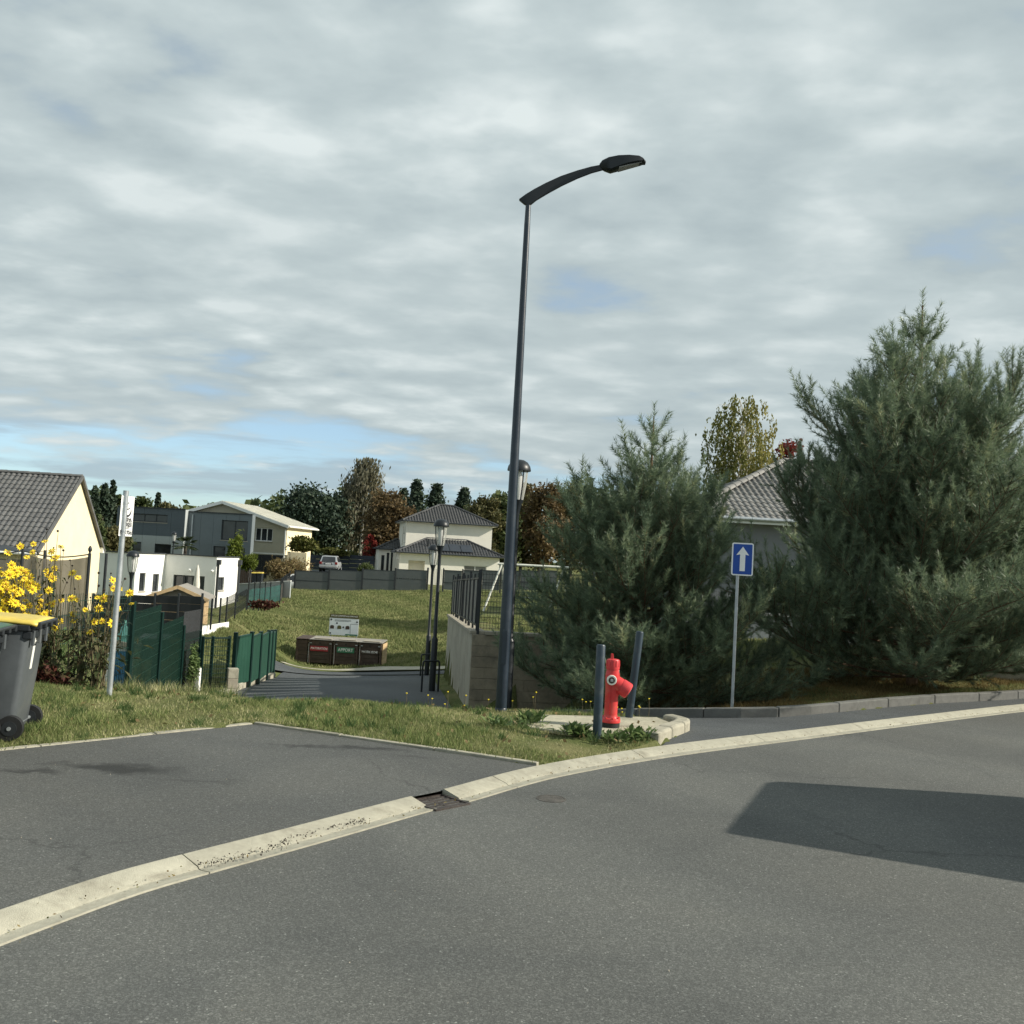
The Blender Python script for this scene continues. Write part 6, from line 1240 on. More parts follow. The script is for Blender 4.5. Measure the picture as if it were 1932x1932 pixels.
for i, (u, v, w_, m_, lb) in enumerate(((905, 922, 70, 'leaf_olive', 'olive green tree right behind the villa hip'), (945, 915, 64, 'leaf_green', 'dark green tree just left of the tall street lamp'), (1022, 888, 84, 'leaf_rust', 'copper brown tree right of the tall street lamp'), (1075, 905, 80, 'leaf_olive', 'brown-green tree showing through the smaller pine'), (980, 905, 60, 'leaf_olive', 'dull green tree hidden behind the lantern head'), (1130, 930, 90, 'leaf_green', 'green tree mostly hidden by the smaller pine'), (930, 985, 50, 'leaf_lime', 'pale green tree at the right wall of the villa'), (880, 945, 56, 'leaf_green', 'low green tree behind the small spruce'))):
    tree('oak_tree', lb, u, v, 98+i*2.5, w_, m_, n=6500, leaf=.40, low=0, clumps=50)
for i, (u, v, w_, m_, s_, lb) in enumerate(((166, 918, 30, 'needles_far', 'cone', 'thin dark conifer rising from the cream gable'), (184, 912, 36, 'needles_far', 'cone', 'dark conifer beside the cream gable edge'), (200, 908, 34, 'needles_far', 'cone', 'tallest dark conifer between the gable and the sign pole'), (215, 926, 40, 'leaf_green', 'round', 'round green tree behind the sign pole'), (262, 927, 56, 'leaf_green', 'round', 'bushy green tree above the grey cladded tower'), (300, 934, 56, 'leaf_olive', 'round', 'olive tree above the grey cladded tower end'), (240, 934, 40, 'leaf_green', 'round', 'small green tree right of the sign panel'), (287, 930, 24, 'needles_far', 'cone', 'little conifer poking above the cladded tower'), (386, 940, 40, 'leaf_green', 'round', 'dark tree peeping over the white roof slope'), (404, 938, 34, 'leaf_green', 'round', 'dark tree just left of the white roof ridge'), (480, 952, 50, 'leaf_green', 'round', 'dark tree peeping over the white roof ridge end'), (512, 955, 34, 'leaf_green', 'round', 'small tree between the white roof and the broad pine'))):
    tree('conifer' if s_ == 'cone' else 'oak_tree', lb, u, v, (100 if u > 350 else 84)+i, w_, m_, s_, n=3800, leaf=.38, low=0, clumps=44)
for i, (u, v, w_, lb) in enumerate(((176, 962, 40, 'dense green garden tree behind the gable edge'), (205, 985, 60, 'leafy olive garden tree left of the sign pole'), (225, 1000, 40, 'leafy bush-like tree behind the sign pole'))):
    tree('garden_tree', lb, u, v, 62+i*2, w_, 'leaf_olive' if i == 1 else 'leaf_green', n=5000, leaf=.26, low=0, clumps=40)
# far wood closing the view
Vs, Fs, Rs = [], [], []; nfar = 26000
ufar = rng.uniform(-300, 2300, nfar); Dfar = rng.uniform(135, 170, nfar); top = 955-18*np.sin(ufar*.013)-12*np.sin(ufar*.041)-8*np.sin(ufar*.11)+np.where(ufar > 700, -14, 0)+np.where(ufar < 140, 30, 0)
xf = (ufar-966)/FPX*Dfar; hf = (1055-.054*(966-ufar)-top)/FPX*150+1.78; zf_ = rng.uniform(0, 1, nfar)**.7*hf+rng.normal(size=nfar)*.35
Vq, Fq = leaf_quads(np.c_[xf, Dfar, zf_], 1.1, .8); wd_ = fast('far_wood', Vq, Fq, 'leaf_green', rnd=rng.uniform(0, 1, nfar)*.6+.2*np.sin(ufar*.02)+.2, kind='stuff'); tag(wd_, 'distant wood of mixed dark trees closing the view', 'wood')
# autumn birch and red tree behind the bungalow
q = P2(1390, 46.); zt_ = float(at(1392, 752, 46)[2]); hb_ = zt_-.3; bt = thing('weeping_birch', 'golden green weeping birch behind the bungalow roof', 'tree', (q[0], q[1], .3), 0, 'autumn trees behind the bungalow')
mb = MB(); mb.tube([(0, 0, -.3), (.1, 0, hb_*.4), (-.05, .05, hb_*.75), (.05, 0, hb_*.98)], [.16, .12, .06, .015], 8); Pl = []; Ax = []
for i in range(260):
    f = rng.uniform(.28, 1.0); an = rng.uniform(0, 6.283); Rr = 2.15*math.sin(math.pi*min(1, .22+.74*(1-f)))**.7*rng.uniform(.25, 1.)+.1; e = np.array([math.cos(an)*Rr, math.sin(an)*Rr, hb_*f]); z0_ = max(.2*hb_, hb_*f-.55*Rr-.2); mid = np.array([e[0]*.6, e[1]*.6, e[2]+.10])
    if i % 2 == 0: mb.tube([(0, 0, z0_), tuple(mid), tuple(e)], [.028, .014, .005], 4, False)
    for s_ in range(5):
        t0_ = rng.uniform(.45, 1.0); st_ = mid*(1-t0_)+e*t0_+rng.normal(size=3)*.1; ln_ = rng.uniform(.5, 1.9)*(1.15 if f < .8 else .7); k_ = int(ln_/.075); tt_ = np.sort(rng.uniform(0, 1, k_)); sw_ = rng.normal(size=2)*.12+e[:2]/max(Rr, .1)*.10
        Pl.append(np.c_[st_[0]+sw_[0]*np.sqrt(tt_)+rng.normal(size=k_)*.03, st_[1]+sw_[1]*np.sqrt(tt_)+rng.normal(size=k_)*.03, st_[2]-ln_*tt_])
mb.build('trunk', 'bark_birch', bt, smooth=60); Pl = np.concatenate(Pl); Pl = Pl[Pl[:, 2] > .4]; Vq, Fq = leaf_quads(Pl, .15, .08, np.tile([0, 0, -1.], (len(Pl), 1))); fast('crown', Vq, Fq, 'leaf_birch', bt, rnd=np.clip(.5+.5*Pl[:, 0]/1.9+rng.normal(size=len(Pl))*.25, 0, 1))
tree('red_maple', 'deep red autumn tree beside the weeping birch', 1474, 806, 52, 84, 'leaf_red', n=5000, leaf=.2, low=.1, group='autumn trees behind the bungalow', base=.3)
# garden planting
bush('bamboo', 'bright green bamboo clump before the cladded house', 439, 1008, 1075, 63.5, 34, 'leaf_lime', 2600, .28, elong=.3)
bush('bamboo', 'lower bright green bamboo beside the paling fence', 466, 1045, 1078, 64.5, 36, 'leaf_lime', 2000, .28, elong=.3)
bush('pampas_bush', 'rusty dry ornamental grass bush beside the white car', 545, 1044, 1108, 70.7, 78, 'leaf_pampas', 3600, .30, elong=.25)
bush('vine', 'green vine trained along the cream house wall', 568, 1013, 1040, 72.5, 62, 'leaf_vine', 2600, .3, depth=.5, cat='vine')
bush('vine', 'green vine on low posts beside the vine wall', 625, 1034, 1048, 92.5, 60, 'leaf_vine', 1500, .35, depth=.4, cat='vine')
bush('garden_shrub', 'small dark shrub behind the grey board fence', 688, 1062, 1082, 74, 30, 'leaf_green', 700, .22)
bush('hedge', 'dark clipped hedge behind the bungalow fence', 1500, 1068, 1165, 24.2, 210, 'needles_far', 9000, .12, depth=.4, cat='hedge')
bush('ivy', 'ivy climbing over the end of the black screened fence', 376, 1212, 1312, 20.6, 22, 'leaf_weed', 1100, .07, depth=.25, cat='ivy')
bush('flower_bed', 'low leafy planting below the green netting fence', 500, 1133, 1150, 51.5, 60, 'leaf_wine', 900, .2, depth=.4)
q = P2(345, 64.); zb = float(at(345, 1050, 64)[2])-.3; pt_ = thing('fan_palm', 'small fan palm in front of the cladded house', 'palm', (q[0], q[1], zb)); ht_ = float(at(345, 1030, 64)[2])-zb
mb = MB(); mb.tube([(0, 0, -.6), (0, 0, ht_)], [.14, .11], 8); mb.build('trunk', 'bark_dark', pt_)
for i in range(20):
    a = i*2.4; el_ = random.uniform(-.3, 1.1); d = Vector((math.cos(a)*math.cos(el_), math.sin(a)*math.cos(el_), math.sin(el_))); e = Vector((0, 0, ht_))+d*.42; sd_ = d.cross(Vector((0, 0, 1))).normalized(); mb = MB()
    for k in range(9): f = (k-4)/4*1.15; dd = (d*math.cos(f)+sd_*math.sin(f)); tip = e+dd*.55-Vector((0, 0, .12)); mb.add([e-sd_*.012, e+sd_*.012, e+dd*.3+sd_*.03, tip, e+dd*.3-sd_*.03], [(0, 1, 2, 3, 4)])
    mb.bar(Vector((0, 0, ht_)), e, .015); mb.build('frond', 'leaf_green', pt_)
# ------------------------------------------------------------------ young pines, needle by needle
def pine(label, base, H, spread, seed, nwh, need=.085, lean=(0, 0), dens=1.0, full=1.8):
    r = np.random.default_rng(seed); t = thing('pine_tree', label, 'pine tree', base, 0, 'young pines beside the lane'); Z = np.array([0, 0, 1.])
    S0, SD, SL, SF = [], [], [], []; mb = MB()
    mb.tube([(0, 0, -.2), (lean[0]*.3, lean[1]*.3, H*.35), (lean[0]*.7, lean[1]*.7, H*.7), (lean[0], lean[1], H*.96)], [H*.014, H*.011, H*.006, H*.0016], 9); mb.build('trunk', 'bark_pine', t, smooth=60)
    br = MB()
    def shoot(p, d, L, fat=0.): S0.append(np.array(p)); SD.append(d); SL.append(L); SF.append(fat)
    def axis(p, d, L, curve, jit, seg=.15):
        n = max(1, int(round(L/seg))); pts = [np.array(p)]; dd = d
        for k in range(n): dd = unit(dd+Z*curve+r.normal(size=3)*jit); pts.append(pts[-1]+dd*L/n)
        return pts, dd
    # leader: a long upright candle with a ring of shorter ones
    lt = np.array([lean[0], lean[1], 0.]); shoot(lt+Z*H*.86, Z, H*.14, 1.)
    for k in range(5): a = k*1.257+.4; shoot(lt+Z*H*.885, unit(np.array([math.cos(a)*.75, math.sin(a)*.75, 1.])), r.uniform(.35, .62), 1.)
    zs, z, st = [], .03*H, .26
    while z < H*.86: zs.append(z); f = z/H; z += st*(1+1.55*max(0, f-.45)*2)*r.uniform(.85, 1.15)
    for z in zs:
        f = z/(H*.9); nb_ = int(r.integers(6, 9)) if f < .7 else int(r.integers(4, 6)) if f < .85 else 4; a0 = r.uniform(0, 6.28); top = f > .66
        for b in range(nb_):
            an = a0+b*6.283/nb_+r.uniform(-.25, .25); Lb = max(.4, spread*((1-f**full)*.93+.07)*r.uniform(.55, 1.2))*(1-.42*max(0, f-.45)/.55)*(.86 if f < .06 else 1)
            el = rad(-14+66*min(1, f*1.05)**.75+r.uniform(-9, 9)) if f < .45 else rad(22+22*f**1.1+r.uniform(-9, 9))
            d = np.array([math.cos(an)*math.cos(el), math.sin(an)*math.cos(el), math.sin(el)]); p0 = np.array([lean[0]*f, lean[1]*f, z])
            pts, de = axis(p0, d, Lb, .035 if f < .2 else .06, .045); n = len(pts)-1
            rb = .009+.012*(1-f); br.tube([tuple(x) for x in pts], [rb*(1-.75*i/len(pts)) for i in range(len(pts))], 5, False)
            for k in range(n):
                fr = (k+1)/n; dd = unit(pts[k+1]-pts[k]); p = pts[k+1]
                if fr > (.35 if top else .5): shoot(pts[k], dd, np.linalg.norm(pts[k+1]-pts[k])*1.05, 1. if top else 0.)
                if fr > .14 and (not top or r.random() < .55):
                    for s_ in (-1, 1):
                        if r.random() > (.92 if not top else .7): continue
                        side = unit(np.cross(dd, Z)+r.normal(size=3)*.35)*s_; Ls = (Lb*.40*(1.15-fr)+.16)*r.uniform(.6, 1.2)
                        q, qe = axis(p, unit(dd*.75+side*.8+Z*.2), Ls, .12, .09, .16)
                        for j in range(len(q)-1):
                            qd = unit(q[j+1]-q[j]); shoot(q[j], qd, np.linalg.norm(q[j+1]-q[j])*1.05)
                            if r.random() < (.75 if f < .42 else .28)*dens: shoot(q[j+1], unit(qd*.8+np.cross(qd, r.normal(size=3))*.7+Z*.35), r.uniform(.10, .22))
                        if Ls > .28: br.tube([tuple(x) for x in q], [.006]*(len(q)-1)+[.003], 4, False)
                        shoot(q[-1], unit(qe+Z*.7), r.uniform(.14, .34)*(1.3 if f > .42 else 1), 1. if f > .42 else .4)
            e = pts[-1]; big = 1.0 if f < .3 else (1.3 if f < .6 else .8)
            shoot(e, unit(de+Z*.45), r.uniform(.30, .52)*big, 1.)
            for s_ in range(3): shoot(e, unit(de*1.1+r.normal(size=3)*.55+Z*.45), r.uniform(.16, .32)*big, 1.)
    br.build('branches', 'bark_pine', t, smooth=60)
    S0 = np.array(S0); SD = np.array(SD); SL = np.array(SL); SF = np.array(SF); per = np.maximum(14, (SL*230*dens)).astype(int); idx = np.repeat(np.arange(len(S0)), per); n = len(idx)
    tt = r.uniform(0, 1, n); P = S0[idx]+SD[idx]*(SL[idx]*tt)[:, None]; rr = r.normal(size=(n, 3)); pr = unit(np.cross(SD[idx], rr)); ang = (r.uniform(.5, 1.15, n)+.22*SF[idx])*(1-.35*tt); nd = SD[idx]*np.cos(ang)[:, None]+pr*np.sin(ang)[:, None]
    ln = (need*r.uniform(.7, 1.2, n)*(1+.18*SF[idx]))[:, None]; sdv = unit(np.cross(nd, r.normal(size=(n, 3))))*.0043; V = np.stack([P-sdv, P+sdv, P+nd*ln], 1).reshape(-1, 3)
    lum = np.clip(r.uniform(0, .55, n)+r.uniform(0, .45, len(S0))[idx]+.08*SF[idx], 0, 1); old = r.random(len(S0))[idx] < .04; lum = np.where(old, np.clip(lum+.4, 0, 1), lum*.85)
    fast('needles', V, np.arange(3*n).reshape(-1, 3), 'needles', t, rnd=lum, kind='stuff'); return len(S0), n
b_ = at(1720, 1291, 16.); c1_ = pine('large bushy pine whose trunk base shows on the grass bank', (b_[0], 16., zg(b_[0], 16.)-.03), float(at(1746, 540, 16)[2])-zg(b_[0], 16.), 3.2, 11, 18, lean=(.02, .1), full=1.7, need=.095)
b2_ = at(1206, 1330, 15.6); c2_ = pine('smaller bushy pine in front of the block retaining wall', (b2_[0], 15.6, zg(b2_[0], 15.6)-.03), float(at(1222, 758, 15.6)[2])-zg(b2_[0], 15.6), 2.4, 23, 15, lean=(.02, .0), full=1.55, need=.095)
c3_ = pine('pine at the far right beyond the large bushy pine', (11.3, 19.2, zg(11.3, 19.2)), 5.6, 2.5, 31, 14, dens=.75)
print('pines', c1_, c2_, c3_)
# ------------------------------------------------------------------ grass
def patchn(x, y): return -.55*np.exp(-((x-.55)**2/.35+(y-9.15)**2/.12))-.35*np.exp(-((x+.9)**2/.5+(y-10.6)**2/.1))+.5+.25*np.sin(x*1.7+y*.9+1.3)+.18*np.sin(x*3.9-y*3.1)+.12*np.sin(x*8.3+y*7.1+.7)
def gbump(x, y): return .018*(np.sin(x*3.1+y*2.3)+np.sin(x*7.3-y*5.1)*.6)
slab_poly = [(.38, 10.72), (.22, 9.95), (.75, 9.72), (1.52, 9.78), (1.80, 10.18), (1.93, 10.6), (1.80, 11.0)]
verge_poly = [(-2.42, 9.40), (-4.02, 7.72), (-7.0, 4.42), (-11, 4.4), (-11, 13.2), (-6.3, 14.2), (-4.4, 14), (-2.4, 13.2), (0, 12.35), (1.5, 11.65), (1.97, 11.0), (1.80, 10.1), (1.58, 9.62), (1.50, 9.36), (.40, 8.28)]
def blades(name, poly, n, h, w_, mat, label, ex=(), straw=0., hvar=.5, zoff=0., bump_on=True, thin=False):
    xs_ = [p[0] for p in poly]; ys_ = [p[1] for p in poly]; x = rng.uniform(min(xs_), max(xs_), n*3); y = rng.uniform(min(ys_), max(ys_), n*3)
    ok = inpoly(x, y, poly)
    for e in ex: ok &= ~inpoly(x, y, e)
    if thin: ok &= rng.uniform(0, 1, len(x)) < np.clip(.30+1.1*patchn(x, y), .12, 1)
    x = x[ok][:n]; y = y[ok][:n]; n = len(x); z = tz(x, y)+(gbump(x, y) if bump_on else 0)+zoff-.008; pn_ = patchn(x, y)
    hh_ = h*rng.uniform(1-hvar, 1+hvar, n)*(.65+.7*pn_); an = rng.uniform(0, 6.283, n); ln = rng.uniform(.1, .9, n)*hh_
    tx_, ty_ = np.cos(an)*ln, np.sin(an)*ln; a2 = rng.uniform(0, 6.283, n); sx_, sy_ = np.cos(a2)*w_/2, np.sin(a2)*w_/2
    V = np.stack([np.c_[x-sx_, y-sy_, z], np.c_[x+sx_, y+sy_, z], np.c_[x+tx_, y+ty_, z+hh_]], 1).reshape(-1, 3)
    lum = np.clip(rng.uniform(0, .62, n)+np.clip(1.05-pn_-.35, 0, 1)*.55+straw, 0, 1)
    o = fast(name, V, np.arange(3*n).reshape(-1, 3), mat, rnd=lum, kind='stuff'); return tag(o, label, 'grass')
blades('verge_grass', verge_poly, 280000, .036, .010, 'blade', 'short patchy grass covering the roadside verge', [slab_poly], .04, thin=True, hvar=.65)
blades('bank_grass', [(11.3, 17.25), (8.2, 15.2), (6.0, 14.0), (3.9, 12.95), (2.7, 13.15), (1.5, 14.1), (.4, 15.3), (.2, 17.3), (4.5, 17.9), (8, 19), (14, 21), (15, 18.5)], 90000, .05, .012, 'blade_litter', 'thin grass and fallen needles under the pines', (), .0)
blades('edge_grass', [(11.3, 17.25), (8.2, 15.2), (6.0, 14.0), (3.9, 12.95), (2.7, 13.15), (2.6, 13.5), (3.9, 13.4), (6., 14.6), (8.0, 15.9), (11, 18)], 42000, .055, .011, 'blade', 'green grass edge along the lane kerb under the pines', (), .0)
blades('hill_grass', [(-12.5, 38.8), (-1.5, 37.2), (4, 38), (6, 67), (-15.4, 67.8), (-14.5, 52), (-12.6, 44)], 150000, .10, .055, 'blade_hill', 'mown grass covering the hillside', (), .05, bump_on=False)
blades('slope_grass', [(-7.3, 28.9), (-9.3, 28.4), (-10.1, 31.2), (-9.95, 33.3), (-11.2, 38), (-12.4, 44), (-12.5, 39), (-8.4, 37), (-8.4, 30)], 30000, .09, .04, 'blade_hill', 'grass at the foot of the hill beside the low white wall', (), .05, bump_on=False)
blades('bay_edge_grass', [(-7.0, 4.35), (-3.95, 7.6), (-2.40, 9.28), (.40, 8.12), (.42, 8.5), (-2.42, 9.44), (-4.08, 7.75), (-7.1, 4.5)], 7000, .03, .009, 'blade', 'grass creeping over the kerb of the parking bay', (), .15, zoff=.035, bump_on=False)
blades('garden_lawn', [(-6.7, 15.5), (-9, 12.6), (-14, 13.5), (-15, 29), (-7.6, 27.5), (-7.2, 20.5)], 50000, .07, .02, 'blade', 'lawn behind the green mesh fence', (), -.05, bump_on=False)
blades('lane_edge_grass', [(-6.35, 22), (-6.65, 27.5), (-7.8, 28.5), (-7.2, 22)], 9000, .08, .02, 'blade_hill', 'grass strip at the foot of the green panel fence', (), 0, bump_on=False)
blades('garden_grass', [(.4, 17.95), (4.5, 18.2), (8, 21), (8, 36), (-.9, 27.5)], 40000, .07, .03, 'blade_hill', 'lawn of the raised garden behind the block wall', (), .05, bump_on=False)
blades('tall_fence_grass', [(-6.6, 13.3), (-6.0, 15.2), (-6.4, 17.6), (-6.0, 17.6), (-5.4, 15), (-5.2, 12.9), (-4.5, 11.4), (-3.2, 11.3), (-3.4, 12.6), (-5.6, 12.2)], 7000, .17, .012, 'blade', 'taller uncut grass along the foot of the mesh fence', (), .08)
# grit and dry debris along the gutter
x = []; y = []
for s in rng.uniform(1.5, gs_s[-1]-4, 420): p, w_ = gpt(s); o_ = rng.normal(.21, .035) if rng.random() < .85 else rng.uniform(-.02, .36); x.append(p[0]+w_[0]*o_); y.append(p[1]+w_[1]*o_)
x = np.array(x); y = np.array(y); Vq, Fq = leaf_quads(np.c_[x, y, np.full(len(x), .022)+rng.uniform(0, .02, len(x))], .016, .009); tag(fast('gutter_litter', Vq, Fq, 'blade_litter', rnd=rng.uniform(0, 1, len(x)), kind='stuff'), 'dry leaf crumbs and grit lying in the gutter', 'litter')
s_ = rng.uniform(s_gr0-1.9, s_gr0-.6, 260); xy = np.array([gpt(a)[0]+gpt(a)[1]*(rng.normal(.15+.05*math.sin(a*5), .03)) for a in s_]); Vq, Fq = leaf_quads(np.c_[xy, np.full(len(xy), .024)+rng.uniform(0, .006, len(xy))], .014, .009)
tag(fast('drain_debris', Vq, Fq, 'seed', rnd=rng.uniform(0, .5, len(xy)), kind='stuff'), 'dark leaf debris gathered in the gutter beside the drain grate', 'litter')
# pale grit strewn over the asphalt, small fallen leaves on the verge
gxy = np.c_[rng.uniform(-6, 9, 420), rng.uniform(2.5, 13, 420)]; gin = inpoly(gxy[:, 0], gxy[:, 1], road_poly); gin2 = inpoly(gxy[:, 0], gxy[:, 1], bay_poly); gz_ = np.where(gin, .004, .039); kk = gin | gin2
Vq, Fq = leaf_quads(np.c_[gxy, gz_][kk], .008, .006); tag(fast('road_grit', Vq, Fq, 'cap_stone', kind='stuff'), 'pale grit scattered over the asphalt', 'grit')
fx_ = np.c_[rng.uniform(-6, 1.8, 900), rng.uniform(7, 12, 900)]; fk = inpoly(fx_[:, 0], fx_[:, 1], verge_poly); fx_ = fx_[fk][:260]; Vq, Fq = leaf_quads(np.c_[fx_, tz(fx_[:, 0], fx_[:, 1])+.03+rng.uniform(0, .02, len(fx_))], .05, .03)
tag(fast('fallen_leaves', Vq, Fq, 'leaf_pampas', rnd=rng.uniform(0, 1, len(fx_)), kind='stuff'), 'small dry leaves fallen on the verge', 'leaves')
tx0 = rng.uniform(-6, 1.8, 500); ty0 = rng.uniform(7.5, 12, 500); tk = inpoly(tx0, ty0, verge_poly) & ~inpoly(tx0, ty0, slab_poly); tx0 = tx0[tk][:150]; ty0 = ty0[tk][:150]; nb3 = 28
bx3 = np.repeat(tx0, nb3)+rng.normal(size=len(tx0)*nb3)*.03; by3 = np.repeat(ty0, nb3)+rng.normal(size=len(tx0)*nb3)*.03; bz3 = tz(bx3, by3); an3 = rng.uniform(0, 6.28, len(bx3)); h3_ = rng.uniform(.05, .11, len(bx3)); l3 = h3_*rng.uniform(.3, 1., len(bx3)); V3 = np.stack([np.c_[bx3-.005, by3, bz3], np.c_[bx3+.005, by3, bz3], np.c_[bx3+np.cos(an3)*l3, by3+np.sin(an3)*l3, bz3+h3_]], 1).reshape(-1, 3)
tag(fast('grass_tufts', V3, np.arange(len(V3)).reshape(-1, 3), 'leaf_weed', rnd=rng.uniform(0, 1, len(bx3)), kind='stuff'), 'darker ragged grass tufts standing out of the verge', 'grass')
# weed stalks with small yellow heads on the crest
st_m = MB(); st_m.tube([(0, 0, -.02), (.006, 0, .5), (.0, .004, 1.)], [.0035, .003, .0022], 5); st_me = st_m.mesh('stem', 'stem')
hd_m = MB(); hd_m.lathe([(.003, -.009), (.009, -.002), (.011, .003), (.007, .006), (0, .007)], 9); hd_me = hd_m.mesh('flower_head', 'petal')
spots = [((1500+a*.3882)/2.12, (2350+b*.3882)/2.12, 11.0) for a, b in ((325, 1090), (537, 1110), (592, 1145), (760, 1075), (940, 1112), (1185, 1155), (1418, 1168), (1665, 1080), (1630, 1130), (900, 1215), (703, 1218))]
spots += [((2250+a*.207)/2.12, (2550+b*.207)/2.12, 11.2) for a, b in ((400, 1200), (440, 1243), (570, 1238), (585, 1318), (1080, 1350), (1112, 1370), (1465, 1328), (1518, 1352), (1680, 1185), (1118, 1438))]
for u, v, D in spots:
    p = at(u, v, D); zb = zg(p[0], p[1]); hh_ = max(.06, float(p[2]-zb)); t = thing('weed_stalk', 'thin weed stalk with a small yellow head on the verge', 'weed', (p[0]+random.uniform(-.02, .02), p[1], zb), random.uniform(0, 6), 'weed stalks on the verge')
    o = bpy.data.objects.new('stem', st_me); col.objects.link(o); o.parent = t; o.scale = (1, 1, hh_); o = bpy.data.objects.new('flower_head', hd_me); col.objects.link(o); o.parent = t; o.location = (0, .004, hh_)
# leafy weeds round the hydrant slab
for u, v, w_, n_, lb in ((1084, 1392, .20, 170, 'broad-leaved dock weed left of the front bollard'), (1208, 1400, .22, 150, 'jagged dandelion weed at the corner of the slab'), (1160, 1402, .16, 90, 'small weed tuft right of the front bollard'), (1000, 1371, .2, 130, 'dark thistle-like weed at the left end of the slab'), (940, 1376, .16, 90, 'low dark weed rosette in the grass left of the slab')):
    p = gnd(u, v, .03); t = thing('leafy_weed', lb, 'weed', (p[0], p[1], zg(p[0], p[1])))
    V = []; Fq = []; R_ = []
    for i in range(n_):
        a = rng.uniform(0, 6.28); el_ = rng.uniform(.25, 1.3); ln = w_*rng.uniform(.25, 1.); d = np.array([math.cos(a)*math.cos(el_), math.sin(a)*math.cos(el_), math.sin(el_)]); s = np.array([-math.sin(a), math.cos(a), 0])*ln*.12; b0_ = d*.02+rng.normal(size=3)*[.06, .06, .0]; m_ = b0_+d*ln*.55; e = b0_+d*ln-np.array([0, 0, ln*.25])
        k = len(V); V += [b0_, m_+s, e, m_-s]; Fq.append((k, k+1, k+2, k+3)); R_.append(rng.uniform(0, 1))
    fast('leaves', np.array(V), np.array(Fq), 'leaf_weed', t, rnd=np.array(R_)); mb = MB(); mb.lathe([(.012, -.02), (.01, .02), (.004, .05)], 6); mb.build('crown', 'stem', t)
# ------------------------------------------------------------------ yellow perennial sunflowers
fm = MB()
for k in range(11):
    a = k*6.283/11; c, s = math.cos(a), math.sin(a); ln = .046*(1+.12*math.sin(k*2.7)); dz = .006*math.sin(k*1.9)
    fm.add([(c*.009, s*.009, 0), (c*ln*.6-s*.010, s*ln*.6+c*.010, .006+dz), (c*ln, s*ln, -.002+dz), (c*ln*.6+s*.010, s*ln*.6-c*.010, .006+dz)], [(0, 3, 2, 1)])
fm.mi = 1; fm.lathe([(.012, .0), (.012, .006), (.007, .011), (0, .012)], 10); flower_me = fm.mesh('flower', ['petal', 'disc'])
sdm = MB(); sdm.lathe([(.003, -.012), (.010, -.006), (.013, .002), (.009, .010), (0, .012)], 8); seed_me = sdm.mesh('seed_head', 'seed')
def z1(a, b): return (a*.36232/2.12, (1850+b*.36232)/2.12)
fl = [z1(*p) for p in ((495, 870), (370, 900), (225, 925), (85, 995), (670, 930), (570, 985), (600, 1060), (625, 1040), (360, 990), (295, 1045), (130, 1130), (150, 1190), (280, 1215), (270, 1285), (510, 1190), (540, 1240), (580, 1280), (600, 1170), (800, 1220), (860, 1270), (680, 1520), (590, 1560), (540, 1560), (790, 1500), (850, 1515), (1075, 1490), (1145, 1500), (1095, 1610), (940, 1625), (810, 1670), (815, 1750), (660, 1750), (605, 1830), (1245, 1300), (1300, 1350), (1255, 1390), (1320, 1395), (1430, 1440), (1450, 1560), (1300, 1610), (1240, 1780), (1040, 1760), (1125, 1750), (1005, 1870), (520, 2050), (540, 1410), (400, 1370), (440, 1470), (170, 1580), (240, 1620))]
for i in range(96): fl.append((random.uniform(-12, 62)*random.choice((1, .6)), random.uniform(1072, 1172)))
for i in range(14): fl.append((random.uniform(20, 95), random.uniform(1110, 1165)))
sd_ = [z1(*p) for p in ((517, 737), (638, 757), (592, 942), (700, 970), (773, 1078), (798, 1140), (740, 1325), (825, 1395), (1090, 1220), (1225, 1225), (1330, 1320), (1150, 1405), (1380, 1283), (1000, 1490), (950, 1460), (1090, 1360), (1210, 1355))]
clump = [(P2(12, 11.5), 'tall clump of yellow perennial sunflowers behind the wheelie bins'), (P2(92, 11.9), 'leggy yellow sunflower clump in front of the mesh fence'), (P2(178, 11.5), 'drooping yellow sunflower clump round the galvanised sign pole')]
roots = []; stems = []; Lf = []
for c, lb in clump: roots.append(thing('sunflower_plant', lb, 'flowers', (c[0], c[1], zg(*c)-.02), 0, 'yellow sunflowers at the fence')); stems.append(MB()); Lf.append([])
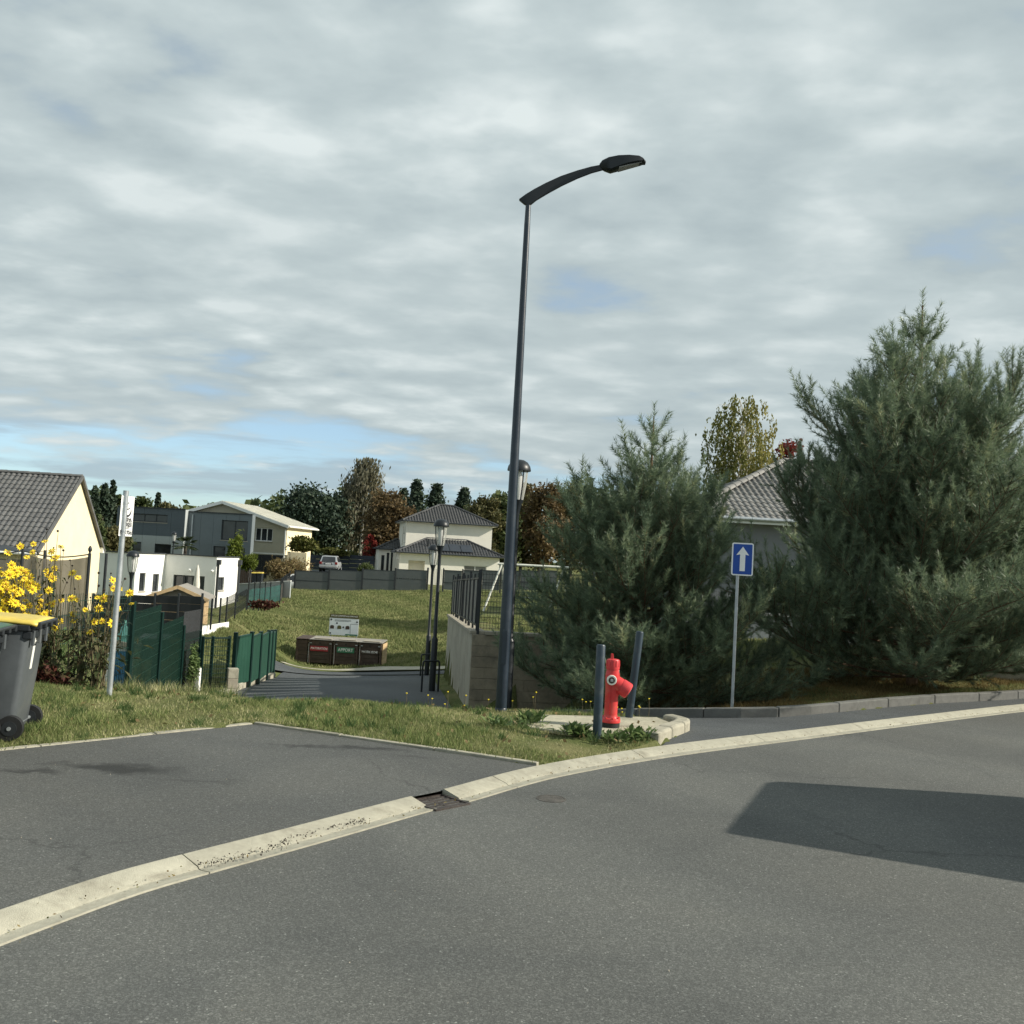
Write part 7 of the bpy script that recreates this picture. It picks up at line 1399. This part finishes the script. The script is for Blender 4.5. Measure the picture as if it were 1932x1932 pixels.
for i, (u, v) in enumerate(fl+sd_):
    k = 0 if u < 55 else (1 if u < 128 else 2); c = clump[k][0]; D = c[1]+random.uniform(-.35, .35); p = at(u, v, D); rt_ = roots[k]; lp = Vector((p[0]-c[0], p[1]-c[1], p[2]-rt_.location.z))
    isf = i < len(fl); o = bpy.data.objects.new('flower' if isf else 'seed_head', flower_me if isf else seed_me); col.objects.link(o); o.parent = rt_; o.location = lp
    d = Vector((random.uniform(-.3, 1.0), random.uniform(-1.0, -.2), random.uniform(-.1, .9))); o.rotation_euler = d.to_track_quat('Z', 'Y').to_euler(); s = random.uniform(.8, 1.5); o.scale = (s, s, s)
    b0_ = Vector((random.uniform(-.16, .16)+lp.x*.25, random.uniform(-.12, .12), 0)); m1 = b0_.lerp(lp, .5)+Vector((random.uniform(-.06, .06), random.uniform(-.06, .06), .10)); q_ = lp-d.normalized()*.012
    pth = [b0_, b0_.lerp(m1, .55)+Vector((0, 0, .05)), m1, m1.lerp(q_, .6)+Vector((0, 0, .03)), q_]; stems[k].tube(pth, [.007, .006, .005, .0035, .0025], 5, False)
    for j in range(9 if isf else 3):
        f = random.uniform(.05, .85); seg = min(3, int(f*4)); a = pth[seg].lerp(pth[seg+1], f*4-seg); an = random.uniform(0, 6.28); ln = random.uniform(.07, .19)*(1.15-f*.6); dz = random.uniform(-.9, .5)
        dd = Vector((math.cos(an), math.sin(an), dz)).normalized(); sd2 = dd.cross(Vector((0, 0, 1))).normalized()*ln*.17; mm = a+dd*ln*.5+Vector((0, 0, .015)); e = a+dd*ln-Vector((0, 0, ln*.35)); Lf[k].append((a, mm+sd2, e, mm-sd2))
for k in range(3):
    for j in range(150):     # leaves crowding the foot of each clump
        an = random.uniform(0, 6.28); a = Vector((random.gauss(0, .26), random.gauss(0, .16), random.uniform(.03, .75))); ln = random.uniform(.07, .2); dd = Vector((math.cos(an), math.sin(an), random.uniform(-1., .3))).normalized(); sd2 = dd.cross(Vector((0, 0, 1))).normalized()*ln*.17; mm = a+dd*ln*.5; e = a+dd*ln-Vector((0, 0, ln*.3)); Lf[k].append((a, mm+sd2, e, mm-sd2))
    stems[k].build('stems', 'stem', roots[k]); V = np.array([tuple(x) for q_ in Lf[k] for x in q_]); n = len(Lf[k]); fast('leaves', V, np.arange(4*n).reshape(-1, 4), 'leaf_plant', roots[k], rnd=rng.uniform(0, 1, n))
bush('undergrowth', 'low reddish undergrowth at the foot of the sunflowers', 105, 1255, 1330, 11.3, 110, 'leaf_wine', 900, .075, depth=.25)
bush('undergrowth', 'tangle of green leaves behind the sunflower stems', 120, 1190, 1325, 12.6, 150, 'leaf_weed', 700, .075, depth=.3)
